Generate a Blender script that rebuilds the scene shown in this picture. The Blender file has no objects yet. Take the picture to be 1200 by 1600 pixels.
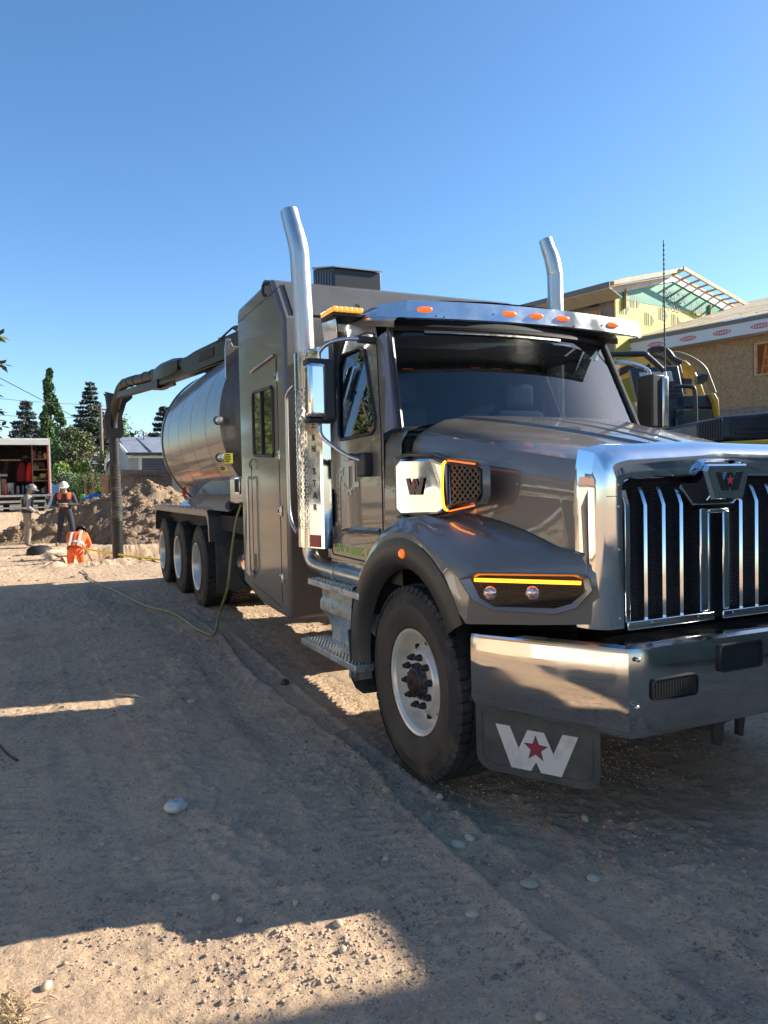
import bpy, bmesh, math, random
import numpy as np
from mathutils import Vector, Matrix
from math import sin, cos, pi, radians, sqrt, atan2
random.seed(7)
rng = np.random.default_rng(7)
S = bpy.context.scene
COL = S.collection
# ------------------------------------------------------------------ camera
FPX, YAW, PITCH, ROLL, CH = 1190.0, radians(24.9), radians(-2.0), radians(1.2), 1.62
fw = Vector((sin(YAW)*cos(PITCH), cos(YAW)*cos(PITCH), sin(PITCH)))
r0 = Vector((cos(YAW), -sin(YAW), 0)); u0 = r0.cross(fw)
rt = r0*cos(ROLL) - u0*sin(ROLL); up = u0*cos(ROLL) + r0*sin(ROLL)
O = Vector((0, 0, CH))
cd = bpy.data.cameras.new('camera'); cam = bpy.data.objects.new('camera', cd); COL.objects.link(cam)
cam.matrix_world = Matrix(((rt.x, up.x, -fw.x, 0), (rt.y, up.y, -fw.y, 0), (rt.z, up.z, -fw.z, CH), (0, 0, 0, 1)))
cd.sensor_fit = 'HORIZONTAL'; cd.sensor_width = 36; cd.lens = FPX/1200*36
cd.clip_end = 3000; cd.clip_start = .05
S.camera = cam
# ------------------------------------------------------------------ light
SUN_AZ, SUN_EL = radians(99), radians(27)
w = bpy.data.worlds.new('World'); S.world = w; w.use_nodes = True
nt = w.node_tree; nt.nodes.clear()
sky = nt.nodes.new('ShaderNodeTexSky'); sky.sky_type = 'NISHITA'; sky.sun_disc = False
sky.sun_elevation = SUN_EL; sky.sun_rotation = SUN_AZ; sky.altitude = 1000
sky.air_density = 1.0; sky.dust_density = 1.0; sky.ozone_density = 2.6
bg = nt.nodes.new('ShaderNodeBackground'); bg.inputs[1].default_value = .086
wo = nt.nodes.new('ShaderNodeOutputWorld')
hs = nt.nodes.new('ShaderNodeHueSaturation'); hs.inputs['Saturation'].default_value = 1.17; hs.inputs['Hue'].default_value = .499
nt.links.new(sky.outputs[0], hs.inputs['Color']); nt.links.new(hs.outputs[0], bg.inputs[0]); nt.links.new(bg.outputs[0], wo.inputs[0])
sd = Vector((sin(SUN_AZ)*cos(SUN_EL), cos(SUN_AZ)*cos(SUN_EL), sin(SUN_EL)))
sl = bpy.data.lights.new('sun', 'SUN'); sl.energy = 3.9; sl.angle = radians(.5); sl.color = (1, .97, .84)
so = bpy.data.objects.new('sun', sl); COL.objects.link(so); so.rotation_euler = sd.to_track_quat('Z', 'Y').to_euler()
S.view_settings.view_transform = 'Standard'; S.view_settings.look = 'None'
S.view_settings.exposure = 1.48; S.view_settings.gamma = 1; S.view_settings.use_curve_mapping = False
S.cycles.max_bounces = 8; S.cycles.use_denoising = True

# ------------------------------------------------------------------ helpers
def ray(px, py): return fw + rt*((px-600)/FPX) - up*((py-800)/FPX)
def A(px, py, **k):
    d = ray(px, py); (a, v), = k.items()
    if a == 'd': return O + d*v
    i = 'xyz'.index(a); return O + d*((v-O[i])/d[i])
def AP(px, py, P, n):
    d = ray(px, py); n = Vector(n); return O + d*((Vector(P)-O).dot(n)/d.dot(n))

MATS = {}
def mat(name, col=(.5, .5, .5), rough=.5, metal=0., coat=0., coat_r=.03, emit=0, ecol=None, alpha=None, trans=0,
        noise=None, bump=None, spec=.5, rnoise=None, ior=None, layers=(), coat_ior=1.5):
    """noise=(colour2, scale, lo, hi); bump=(scale, strength[, distance]); layers = more noise mixes"""
    if name in MATS: return MATS[name]
    m = bpy.data.materials.new(name); m.use_nodes = True; t = m.node_tree; b = t.nodes['Principled BSDF']
    b.inputs['Roughness'].default_value = rough; b.inputs['Metallic'].default_value = metal
    b.inputs['Coat Weight'].default_value = coat; b.inputs['Coat Roughness'].default_value = coat_r
    b.inputs['Specular IOR Level'].default_value = spec; b.inputs['Transmission Weight'].default_value = trans
    b.inputs['Coat IOR'].default_value = coat_ior
    if ior: b.inputs['IOR'].default_value = ior
    b.inputs['Base Color'].default_value = (*col, 1)
    if emit:
        b.inputs['Emission Color'].default_value = (*(ecol or col), 1); b.inputs['Emission Strength'].default_value = emit
    tc = t.nodes.new('ShaderNodeTexCoord'); last = None
    ls = ([noise] if noise else []) + list(layers)
    for (c2, sc, lo, hi) in ls:
        n = t.nodes.new('ShaderNodeTexNoise'); n.inputs['Scale'].default_value = sc if not isinstance(sc, tuple) else 1
        n.inputs['Detail'].default_value = 6; n.inputs['Roughness'].default_value = .62
        if isinstance(sc, tuple):
            mp = t.nodes.new('ShaderNodeMapping'); mp.inputs['Scale'].default_value = sc
            t.links.new(tc.outputs['Object'], mp.inputs[0]); t.links.new(mp.outputs[0], n.inputs['Vector'])
        else: t.links.new(tc.outputs['Object'], n.inputs['Vector'])
        mr = t.nodes.new('ShaderNodeMapRange'); mr.inputs[1].default_value = lo; mr.inputs[2].default_value = hi
        t.links.new(n.outputs[0], mr.inputs[0])
        mx = t.nodes.new('ShaderNodeMix'); mx.data_type = 'RGBA'
        t.links.new(mr.outputs[0], mx.inputs[0]); mx.inputs[6].default_value = (*col, 1); mx.inputs[7].default_value = (*c2, 1)
        if last is not None: t.links.new(last, mx.inputs[6])
        last = mx.outputs[2]
    if last is not None: t.links.new(last, b.inputs['Base Color'])
    if rnoise:
        sc, a, z = rnoise
        n = t.nodes.new('ShaderNodeTexNoise'); n.inputs['Scale'].default_value = sc; n.inputs['Detail'].default_value = 5
        t.links.new(tc.outputs['Object'], n.inputs['Vector'])
        mr = t.nodes.new('ShaderNodeMapRange'); mr.inputs[1].default_value = .35; mr.inputs[2].default_value = .7
        mr.inputs[3].default_value = a; mr.inputs[4].default_value = z
        t.links.new(n.outputs[0], mr.inputs[0]); t.links.new(mr.outputs[0], b.inputs['Roughness'])
    if bump:
        n = t.nodes.new('ShaderNodeTexNoise'); n.inputs['Scale'].default_value = bump[0]; n.inputs['Detail'].default_value = 8
        t.links.new(tc.outputs['Object'], n.inputs['Vector'])
        bp = t.nodes.new('ShaderNodeBump'); bp.inputs['Strength'].default_value = bump[1]
        bp.inputs['Distance'].default_value = bump[2] if len(bump) > 2 else .02
        t.links.new(n.outputs[0], bp.inputs['Height']); t.links.new(bp.outputs[0], b.inputs['Normal'])
    MATS[name] = m; return m

def dusty(m, col=(.34, .28, .215), amt=.42, side=.10):
    # settled dust: most on upward faces, a thin uneven film elsewhere, and a patchy clear coat
    t = m.node_tree; b = t.nodes['Principled BSDF']; N = t.nodes.new; L = t.links.new
    tc = N('ShaderNodeTexCoord'); ge = N('ShaderNodeNewGeometry'); sx = N('ShaderNodeSeparateXYZ'); L(ge.outputs['Normal'], sx.inputs[0])
    u = N('ShaderNodeMapRange'); u.inputs[1].default_value = .45; u.inputs[2].default_value = .98; u.inputs[3].default_value = side; u.inputs[4].default_value = 1; L(sx.outputs[2], u.inputs[0])
    n = N('ShaderNodeTexNoise'); n.inputs['Scale'].default_value = 2.6; n.inputs['Detail'].default_value = 9; n.inputs['Roughness'].default_value = .68; L(tc.outputs['Object'], n.inputs['Vector'])
    r = N('ShaderNodeMapRange'); r.inputs[1].default_value = .36; r.inputs[2].default_value = .68; L(n.outputs[0], r.inputs[0])
    k = N('ShaderNodeMath'); k.operation = 'MULTIPLY'; L(u.outputs[0], k.inputs[0]); L(r.outputs[0], k.inputs[1])
    k2 = N('ShaderNodeMath'); k2.operation = 'MULTIPLY'; k2.inputs[1].default_value = amt; L(k.outputs[0], k2.inputs[0])
    mx = N('ShaderNodeMix'); mx.data_type = 'RGBA'; L(k2.outputs[0], mx.inputs[0]); mx.inputs[7].default_value = (*col, 1)
    src = b.inputs['Base Color'].links[0].from_socket if b.inputs['Base Color'].links else None
    if src: L(src, mx.inputs[6])
    else: mx.inputs[6].default_value = b.inputs['Base Color'].default_value[:]
    L(mx.outputs[2], b.inputs['Base Color'])
    c = N('ShaderNodeMapRange'); c0 = b.inputs['Coat Roughness'].default_value; c.inputs[3].default_value = c0; c.inputs[4].default_value = c0+.22; L(k2.outputs[0], c.inputs[0]); L(c.outputs[0], b.inputs['Coat Roughness'])
class MB:
    def __init__(s, m=None): s.v = []; s.f = []; s.mi = []; s.mats = [m] if m else []; s.cur = 0
    def use(s, m):
        if m not in s.mats: s.mats.append(m)
        s.cur = s.mats.index(m); return s
    def add(s, vs, fs):
        o = len(s.v); s.v += [tuple(v) for v in vs]
        for f in fs: s.f.append(tuple(i+o for i in f)); s.mi.append(s.cur)
        return s
    def box(s, lo, hi):
        (a, b, c), (d, e, f) = lo, hi
        a, d = min(a, d), max(a, d); b, e = min(b, e), max(b, e); c, f = min(c, f), max(c, f)
        return s.add([(a,b,c),(d,b,c),(d,e,c),(a,e,c),(a,b,f),(d,b,f),(d,e,f),(a,e,f)],
                     [(0,3,2,1),(4,5,6,7),(0,1,5,4),(1,2,6,5),(2,3,7,6),(3,0,4,7)])
    def obox(s, c, U, V, W, a, b, d):   # oriented box, half sizes
        c = Vector(c); U = Vector(U).normalized()*a; V = Vector(V).normalized()*b; W = Vector(W).normalized()*d
        P = [c+U*i+V*j+W*k for k in (-1, 1) for (i, j) in ((-1,-1),(1,-1),(1,1),(-1,1))]
        return s.add(P, [(0,3,2,1),(4,5,6,7),(0,1,5,4),(1,2,6,5),(2,3,7,6),(3,0,4,7)])
    def beam(s, p, q, w, h=None, upv=(0, 0, 1)):
        p, q = Vector(p), Vector(q); d = q-p; L = d.length
        if L < 1e-6: return s
        d.normalize(); x = d.cross(Vector(upv))
        if x.length < 1e-3: x = d.cross(Vector((1, 0, 0)))
        x.normalize(); z = x.cross(d); h = h or w
        return s.obox((p+q)/2, d, x, z, L/2, w/2, h/2)
    def prism(s, pts, ext):    # closed planar loop of 3d points, extruded by vector
        n = len(pts); e = Vector(ext); P = [Vector(p) for p in pts]
        return s.add(P + [p+e for p in P], [tuple(range(n))[::-1], tuple(range(n, 2*n))] + [(i, (i+1) % n, n+(i+1) % n, n+i) for i in range(n)])
    def loft(s, rows, closed=False, caps=False):
        n = len(rows[0]); fs = []
        for i in range(len(rows)-1):
            for j in range(n if closed else n-1):
                k = (j+1) % n; fs.append((i*n+j, i*n+k, (i+1)*n+k, (i+1)*n+j))
        if caps: fs += [tuple(range(n))[::-1], tuple((len(rows)-1)*n+j for j in range(n))]
        return s.add([p for r in rows for p in r], fs)
    def tube(s, path, r, n=12, caps=True):
        P = [Vector(p) for p in path]; R = r if isinstance(r, (list, tuple)) else [r]*len(P)
        t0 = (P[1]-P[0]).normalized(); a = Vector((0, 0, 1)) if abs(t0.z) < .9 else Vector((1, 0, 0))
        x = t0.cross(a).normalized(); rows = []
        for i, p in enumerate(P):
            t = ((P[min(i+1, len(P)-1)]-P[max(i-1, 0)])).normalized()
            x = (x - t*x.dot(t)).normalized(); y = t.cross(x)
            rows.append([p + x*R[i]*cos(2*pi*k/n) + y*R[i]*sin(2*pi*k/n) for k in range(n)])
        return s.loft(rows, True, caps)
    def lathe(s, prof, c, ax='x', n=32, closed=False):    # prof (along, radius)
        c = Vector(c); rows = []
        for (h, r) in prof:
            row = []
            for k in range(n):
                a = 2*pi*k/n
                row.append(c + (Vector((h, r*cos(a), r*sin(a))) if ax == 'x' else Vector((r*sin(a), h, r*cos(a))) if ax == 'y' else Vector((r*cos(a), r*sin(a), h))))
            rows.append(row)
        return s.loft(rows, True, False)
    def fill(s, outer, holes=(), ext=None):     # planar outline with holes
        bm = bmesh.new()
        for lp in [outer]+list(holes):
            vs = [bm.verts.new(p) for p in lp]
            for i in range(len(vs)): bm.edges.new((vs[i], vs[(i+1) % len(vs)]))
        bmesh.ops.triangle_fill(bm, use_beauty=True, edges=bm.edges[:])
        bm.verts.index_update(); s.add([v.co.copy() for v in bm.verts], [[v.index for v in f.verts] for f in bm.faces])
        bm.free()
        if ext is not None:
            e = Vector(ext)
            for lp in [outer]+list(holes):
                n = len(lp); s.add([Vector(p) for p in lp]+[Vector(p)+e for p in lp], [(i, (i+1) % n, n+(i+1) % n, n+i) for i in range(n)])
        return s
    def obj(s, name, parent=None, smooth=35, bevel=0, seg=2, sub=0, recalc=True):
        me = bpy.data.meshes.new(name); me.from_pydata(s.v, [], s.f)
        for m in s.mats: me.materials.append(m)
        if len(s.mats) > 1: me.polygons.foreach_set('material_index', s.mi)
        if recalc:
            bm = bmesh.new(); bm.from_mesh(me); bmesh.ops.recalc_face_normals(bm, faces=bm.faces); bm.to_mesh(me); bm.free()
        if smooth:
            me.shade_smooth(); me.set_sharp_from_angle(angle=radians(smooth))
        me.update()
        o = bpy.data.objects.new(name, me); COL.objects.link(o); setp(o, parent)
        if bevel:
            b = o.modifiers.new('bevel', 'BEVEL'); b.width = bevel; b.segments = seg; b.limit_method = 'ANGLE'; b.angle_limit = radians(40)
            b.harden_normals = False
        if sub:
            b = o.modifiers.new('sub', 'SUBSURF'); b.levels = b.render_levels = sub
        return o
LOC = {}
def setp(o, parent):
    if parent is not None:
        o.parent = parent
        if parent.name in LOC: o.matrix_parent_inverse = Matrix.Translation(-LOC[parent.name])
def tag(o, label=None, cat=None, group=None, kind=None):
    if label: o['label'] = label
    if cat: o['category'] = cat
    if group: o['group'] = group
    if kind: o['kind'] = kind
    return o
def thing(name, label, cat, loc=(0, 0, 0), group=None, local=False):
    o = bpy.data.objects.new(name, None); COL.objects.link(o); o.location = loc; o.empty_display_size = .1
    if not local: LOC[o.name] = Vector(loc)     # children are written in world coordinates
    return tag(o, label, cat, group)
def dup(o, parent=None):
    c = o.copy(); COL.objects.link(c); c.parent = parent
    for ch in list(o.children): dup(ch, c)
    return c
def text_mb(txt, org, U, V, h, depth=.002, m=None, align='LEFT', bold=0):
    cu = bpy.data.curves.new('t', 'FONT'); cu.body = txt; cu.size = 1; cu.align_x = align; cu.extrude = 0; cu.offset = bold; cu.resolution_u = 3
    ob = bpy.data.objects.new('t', cu); COL.objects.link(ob)
    dg = bpy.context.evaluated_depsgraph_get(); me = bpy.data.meshes.new_from_object(ob.evaluated_get(dg))
    U = Vector(U).normalized(); V = Vector(V).normalized(); N = U.cross(V)*depth; b = MB(m); k = h/.69
    vs = [Vector(org)+U*v.co.x*k+V*v.co.y*k+N for v in me.vertices]
    b.add(vs, [tuple(p.vertices) for p in me.polygons])
    bpy.data.objects.remove(ob); bpy.data.curves.remove(cu); bpy.data.meshes.remove(me)
    return b
def lerp(a, b, t): return a+(b-a)*t
def cr(pts, n):     # catmull-rom through points
    P = [Vector(p) for p in pts]; out = []
    for i in range(len(P)-1):
        p0, p1, p2, p3 = P[max(i-1, 0)], P[i], P[i+1], P[min(i+2, len(P)-1)]
        for k in range(n):
            t = k/n; out.append(.5*((2*p1)+(p2-p0)*t+(2*p0-5*p1+4*p2-p3)*t*t+(-p0+3*p1-3*p2+p3)*t**3))
    out.append(P[-1]); return out
def vnoise(x, y, s, seed=0):    # value noise, numpy
    x = np.asarray(x)*s+seed*17.3; y = np.asarray(y)*s+seed*9.7
    xi = np.floor(x).astype(np.int64); yi = np.floor(y).astype(np.int64); fx = x-xi; fy = y-yi
    fx = fx*fx*(3-2*fx); fy = fy*fy*(3-2*fy)
    def h(a, b):
        n = (a*374761393 + b*668265263 + seed*974711) & 0xffffffff
        n = ((n ^ (n >> 13))*1274126177) & 0xffffffff; return ((n ^ (n >> 16)) & 0xffff)/65535.0
    return (h(xi, yi)*(1-fx)+h(xi+1, yi)*fx)*(1-fy)+(h(xi, yi+1)*(1-fx)+h(xi+1, yi+1)*fx)*fy
def fbm(x, y, s, o=4, seed=0, g=.5):
    t = 0; a = 1; n = 0
    for i in range(o): t = t+a*(vnoise(x, y, s*2**i, seed+i)-.5); n += a; a *= g
    return t/n*2
def sstep(a, b, x): t = np.clip((x-a)/(b-a), 0, 1); return t*t*(3-2*t)

# ------------------------------------------------------------------ materials
paint = mat('truck_paint', (.190, .156, .128), .40, .30, 1, .018, noise=((.225, .185, .15), 2.2, .5, .75), coat_ior=1.62)
boxp = mat('box_paint', (.145, .116, .094), .42, .22, .85, .07, noise=((.17, .138, .112), 1.5, .5, .75))
dusty(paint); dusty(boxp)
chrome = mat('chrome', (.80, .80, .82), .06, 1, rnoise=(9, .035, .12))
alu = mat('dusty_aluminium', (.62, .60, .57), .34, 1, noise=((.42, .37, .31), 6, .45, .75), rnoise=(14, .25, .5))
rimal = mat('rim_aluminium', (.80, .74, .65), .30, .35, noise=((.60, .52, .43), 9, .5, .8))
blackp = mat('black_plastic', (.022, .022, .023), .48, noise=((.05, .045, .04), 5, .5, .8))
flarem = mat('flare_plastic', (.060, .054, .048), .42, .25, noise=((.09, .08, .068), 4, .45, .8))
darkm = mat('dark_metal', (.05, .048, .046), .5, .4, noise=((.10, .085, .07), 5, .45, .75))
underm = mat('underbody', (.018, .017, .016), .8, noise=((.06, .05, .04), 4, .5, .8))
rubber = mat('tyre_rubber', (.030, .028, .026), .78, noise=((.10, .078, .055), 5, .48, .72), bump=(60, .25, .003))
wallr = mat('tyre_sidewall', (.060, .045, .032), .8, noise=((.10, .075, .052), 3.5, .4, .7), bump=(80, .15, .002))
amber = mat('amber_lens', (.85, .13, .01), .12, coat=1, emit=.35, ecol=(1, .16, .01))
ambl = mat('amber_lit', (1, .38, .02), .3, emit=2.6, ecol=(1, .27, .01))
redm = mat('red_paint', (.30, .015, .03), .4)
whitem = mat('off_white', (.62, .58, .52), .5)
boltm = mat('bolt_steel', (.72, .70, .66), .25, 1)
darkin = mat('dark_interior', (.012, .012, .013), .7)
rust = mat('rusty_cap', (.055, .028, .022), .6, .4, noise=((.03, .02, .02), 20, .4, .7))
brushed = mat('stack_steel', (.56, .55, .53), .34, 1, rnoise=(5, .28, .42))
def glassm(name, tint, spec=1.0, fk=1.6):
    m = bpy.data.materials.new(name); m.use_nodes = True; t = m.node_tree; t.nodes.clear()
    g = t.nodes.new('ShaderNodeBsdfGlossy'); g.inputs['Roughness'].default_value = .01; g.inputs['Color'].default_value = (spec, spec, spec, 1)
    tr = t.nodes.new('ShaderNodeBsdfTransparent'); tr.inputs[0].default_value = (*tint, 1)
    f = t.nodes.new('ShaderNodeFresnel'); ge = t.nodes.new('ShaderNodeNewGeometry'); mi = t.nodes.new('ShaderNodeMapRange'); mi.inputs[3].default_value = 1.52; mi.inputs[4].default_value = 1/1.52; t.links.new(ge.outputs['Backfacing'], mi.inputs[0]); t.links.new(mi.outputs[0], f.inputs[0])
    mx = t.nodes.new('ShaderNodeMath'); mx.operation = 'MULTIPLY'; mx.inputs[1].default_value = fk
    ms = t.nodes.new('ShaderNodeMixShader'); o = t.nodes.new('ShaderNodeOutputMaterial')
    t.links.new(f.outputs[0], mx.inputs[0]); t.links.new(mx.outputs[0], ms.inputs[0]); t.links.new(tr.outputs[0], ms.inputs[1]); t.links.new(g.outputs[0], ms.inputs[2]); t.links.new(ms.outputs[0], o.inputs[0])
    MATS[name] = m; return m
glass = glassm('tinted_glass', (.62, .76, .84)); glassd = glassm('dark_glass', (.12, .13, .12)); glassc = glassm('lamp_glass', (.70, .62, .60), 1, .6)

LOGO = [(-1,1),(-.64,1),(-.42,.5),(-.2,.97),(.2,.97),(.42,.5),(.64,1),(1,1),(.6,0),(.13,0),(0,.25),(-.13,0),(-.6,0)]
def logo_pts(c, U, V, w, grow=0):
    c = Vector(c); U = Vector(U).normalized(); V = Vector(V).normalized()
    return [c+U*(x*w/2)+V*((y-.5)*w*.49) for x, y in LOGO]
def star_pts(c, U, V, r):
    c = Vector(c); U = Vector(U).normalized(); V = Vector(V).normalized()
    return [c+U*(sin(i*pi/5)*(r if i % 2 == 0 else r*.42))+V*(cos(i*pi/5)*(r if i % 2 == 0 else r*.42)) for i in range(10)]
def badge(parent, c, U, V, w, t, m, sm, outline=None):
    N = Vector(U).normalized().cross(Vector(V).normalized()); c = Vector(c); Vn = Vector(V).normalized()
    if outline:
        p = logo_pts(c, U, V, w*1.1); MB(outline).prism(p, N*t*.6).obj('emblem_backing', parent)
    MB(m).prism(logo_pts(c, U, V, w), N*t).obj('emblem_letter', parent)
    MB(darkm if not outline else outline).prism(star_pts(c+Vn*w*.03+N*t, U, V, w*.155), N*.0015).obj('star_edge', parent)
    MB(sm).prism(star_pts(c+Vn*w*.03+N*(t+.0015), U, V, w*.128), N*.0015).obj('star', parent)
sidb = mat('siding_blue', (.30, .36, .40), .7); trimw = mat('trim_white', (.72, .70, .66), .6); shing = mat('shingle_red', (.27, .14, .105), .9, noise=((.20, .11, .085), 8, .4, .6)); shg = mat('metal_roof', (.30, .31, .35), .5, .2, noise=((.36, .37, .40), 2, .4, .6))
Rv = rt.copy(); Rv.z = 0; Rv.normalize(); Fv = Vector((-Rv.y, Rv.x, 0))
# ------------------------------------------------------------------ ground
PIT = (0.75, 5.6, 18.0, 22.2)
def gz(x, y):
    x = np.asarray(x, float); y = np.asarray(y, float)
    z = .02*fbm(x, y, .45, 3, 3)*sstep(2, 6, np.abs(x-3.1)+np.abs(y-8)*.0+1.5) + .0
    ex = (x > -9) & (x < 9) & (y < 33)
    z = np.interp(y, [-60, 0, 3.9, 10, 13, 17, 19], [-.09, -.09, -.065, .10, .12, .02, 0]) + z + .0075*fbm(x, y, 2.6, 5, 11, .66) +   .0065*fbm(x, y, 17, 3, 12, .7) + .012*np.clip(fbm(x, y, 24, 2, 13, .7)-.12, 0, 1)*sstep(.35, .65, vnoise(x, y, 1.3, 19))
    z = z + .010*np.clip(fbm(x, y, 9, 4, 21, .6)+.05, 0, 1)*sstep(-.25, .35, fbm(x, y, .5, 2, 31))
    # rut of the front wheel, running out towards the viewer, and older tracks beside the truck
    c = 2.02+.03*fbm(y, y*0, .4, 2, 5)
    rut = np.exp(-((x-c-.12)/.15)**2*1.2)
    z = z - .016*rut*sstep(9.5, 8, y) + .013*np.exp(-((x-c+.07)/.03)**2)*sstep(9, 7.5, y)*(.6+.8*vnoise(x, y, 5, 8))
    tread = (np.sin(y*2*pi/.085+np.sin(x*2*pi/.16)*1.3) > .15)
    z = z + .014*rut*tread*sstep(8.5, 8, y)*(y > 4.2)*(x > 1.9)
    for k, cx in enumerate((1.35, .15, -.75)):
        r2 = np.exp(-((x-cx-.18*np.sin(y*.35+k))/.16)**2)
        z = z - .012*r2*vnoise(x, y, .7, 40+k) + .006*r2*(np.sin(y*2*pi/.1+np.sin(x*40)) > .3)*(vnoise(x, y, .8, 50+k) > .5)
    for k, (cx, am) in enumerate(((1.42, .35), (.55, -.5), (-.15, .3))):
        cc = cx+am*.12*(y-4)+.06*np.sin(y*.8+k); bandm = sstep(.17, .13, np.abs(x-cc))*sstep(9, 7.5, y)
        z = z - .008*bandm + .0075*bandm*(np.sin((y+.35*np.abs(x-cc)*(-1)**k)*2*pi/.075) > .1)*(vnoise(x, y, .6, 70+k) > .35)
    # windrows of loosened gravel and a scuffed crust
    wr = np.exp(-((x-.95-.22*np.sin(y*1.1)-.1*fbm(y, x, 1.2, 2, 14))/.17)**2)*sstep(2.0, 3.2, y)*sstep(9, 6, y)
    z = z + wr*(.010+.030*np.clip(fbm(x, y, 11, 3, 15, .7), 0, 1))
    cl = sstep(.12, .35, fbm(x, y, .75, 3, 16))
    z = z + cl*.022*np.clip(fbm(x, y, 14, 3, 17, .7)+.1, 0, 1)
    step = sstep(-.012, .012, x-1.76-.05*np.sin(y*1.7)-.04*fbm(y, x, 2.4, 3, 18))*sstep(10, 8.5, y)
    z = z - .022*step + .012*np.exp(-((x-1.74-.05*np.sin(y*1.7))/.035)**2)*vnoise(x, y, 6, 23)*sstep(10, 8.5, y)
    # rise of the lane beyond the trench
    z = z + .72*sstep(27, 38, y)*sstep(40, 20, np.abs(x))
    # trench
    e = .35*fbm(x, y, .9, 3, 61)
    ins = np.minimum(np.minimum(x-PIT[0]+e, PIT[1]-x+e), np.minimum(y-PIT[2]+e*.5, PIT[3]-y+e))
    z = z - 1.05*sstep(-.05, .55, ins) + .10*np.exp(-((ins+.2)/.25)**2)*(.4+vnoise(x, y, 3, 66))
    z = z + .10*fbm(x, y, 2.5, 4, 71, .6)*sstep(-1.2, .0, ins)
    z = z + .06*np.clip(fbm(x, y, 2.2, 4, 72, .6), 0, 1)*sstep(15, 18, y)*sstep(34, 28, y)*(np.abs(x) < 9)
    return z
def footpos(px, py):
    # march down the pixel ray to the terrain
    d = ray(px, py)
    for k in range(60, 2400):
        p = O+d*(k*.025)
        if p.z < float(gz(p.x, p.y)): return Vector((p.x, p.y, float(gz(p.x, p.y))))
    return O+d*25
def axis(segs):
    out = []
    for a, b, d in segs: out += list(np.arange(a, b-d*.3, d))
    return np.array(out+[segs[-1][1]])
xs = axis([(-700, -60, 80), (-60, -12, 4), (-12, -4, .6), (-4, -1.2, .07), (-1.2, 3.4, .0145), (3.4, 4.6, .04), (4.6, 8, .15), (8, 14, .6), (14, 60, 4), (60, 700, 80)])
ys = axis([(-60, -8, 6), (-8, 1.2, .8), (1.2, 5.2, .0145), (5.2, 7.5, .022), (7.5, 10.5, .045), (10.5, 17, .09), (17, 23.5, .09), (23.5, 36, .25), (36, 60, 2), (60, 1500, 90)])
X, Y = np.meshgrid(xs, ys); Z = gz(X, Y)
nx, ny = len(xs), len(ys)
me = bpy.data.meshes.new('ground'); me.vertices.add(nx*ny)
me.vertices.foreach_set('co', np.stack([X, Y, Z], -1).astype(np.float32).ravel())
i = (np.arange(ny-1)[:, None]*nx+np.arange(nx-1)[None]).ravel(); q = np.stack([i, i+1, i+nx+1, i+nx], -1).astype(np.int32)
me.loops.add(q.size); me.loops.foreach_set('vertex_index', q.ravel()); me.polygons.add(len(q))
me.polygons.foreach_set('loop_start', np.arange(0, q.size, 4, dtype=np.int32)); me.update(calc_edges=True); me.shade_smooth()
def groundmat():
    m = bpy.data.materials.new('dirt_road'); m.use_nodes = True; t = m.node_tree; b = t.nodes['Principled BSDF']; N = t.nodes.new; L = t.links.new
    b.inputs['Roughness'].default_value = .92; b.inputs['Specular IOR Level'].default_value = .2
    tc = N('ShaderNodeTexCoord')
    def noise(sc, det=6, ro=.6, mp=None):
        n = N('ShaderNodeTexNoise'); n.inputs['Scale'].default_value = sc; n.inputs['Detail'].default_value = det; n.inputs['Roughness'].default_value = ro
        if mp:
            k = N('ShaderNodeMapping'); k.inputs['Scale'].default_value = mp; L(tc.outputs['Object'], k.inputs[0]); L(k.outputs[0], n.inputs['Vector'])
        else: L(tc.outputs['Object'], n.inputs['Vector'])
        return n.outputs[0]
    def rng_(s, a, z):
        r = N('ShaderNodeMapRange'); r.inputs[1].default_value = a; r.inputs[2].default_value = z; L(s, r.inputs[0]); return r.outputs[0]
    def mix(f, a, c):
        x = N('ShaderNodeMix'); x.data_type = 'RGBA'; L(f, x.inputs[0])
        for i_, v in ((6, a), (7, c)):
            if isinstance(v, tuple): x.inputs[i_].default_value = (*v, 1)
            else: L(v, x.inputs[i_])
        return x.outputs[2]
    c = mix(rng_(noise(.55, 5), .42, .62), (.62, .415, .26), (.53, .355, .225))
    c = mix(rng_(noise(3.5, 8, .7), .50, .70), c, (.38, .255, .175))
    c = mix(rng_(noise(38, 5, .7), .54, .70), c, (.68, .47, .31))
    c = mix(rng_(noise(75, 3, .6), .58, .68), c, (.24, .17, .125))
    c = mix(rng_(noise(1.1, 6, .6, (1.6, .25, 1)), .56, .68), c, (.39, .265, .185))
    c = mix(rng_(noise(9, 6, .75), .60, .70), c, (.28, .195, .14))
    L(c, b.inputs['Base Color'])
    v = N('ShaderNodeTexVoronoi'); v.inputs['Scale'].default_value = 55; L(tc.outputs['Object'], v.inputs['Vector'])
    b1 = N('ShaderNodeBump'); b1.inputs['Strength'].default_value = .8; b1.inputs['Distance'].default_value = .018; L(noise(24, 9, .72), b1.inputs['Height'])
    b2 = N('ShaderNodeBump'); b2.inputs['Strength'].default_value = .3; b2.inputs['Distance'].default_value = .006; b2.invert = True; L(v.outputs['Distance'], b2.inputs['Height'])
    L(b1.outputs[0], b2.inputs['Normal']); L(b2.outputs[0], b.inputs['Normal'])
    return m
groundm = groundmat(); me.materials.append(groundm)
g = bpy.data.objects.new('ground', me); COL.objects.link(g); tag(g, kind='structure')

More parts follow.
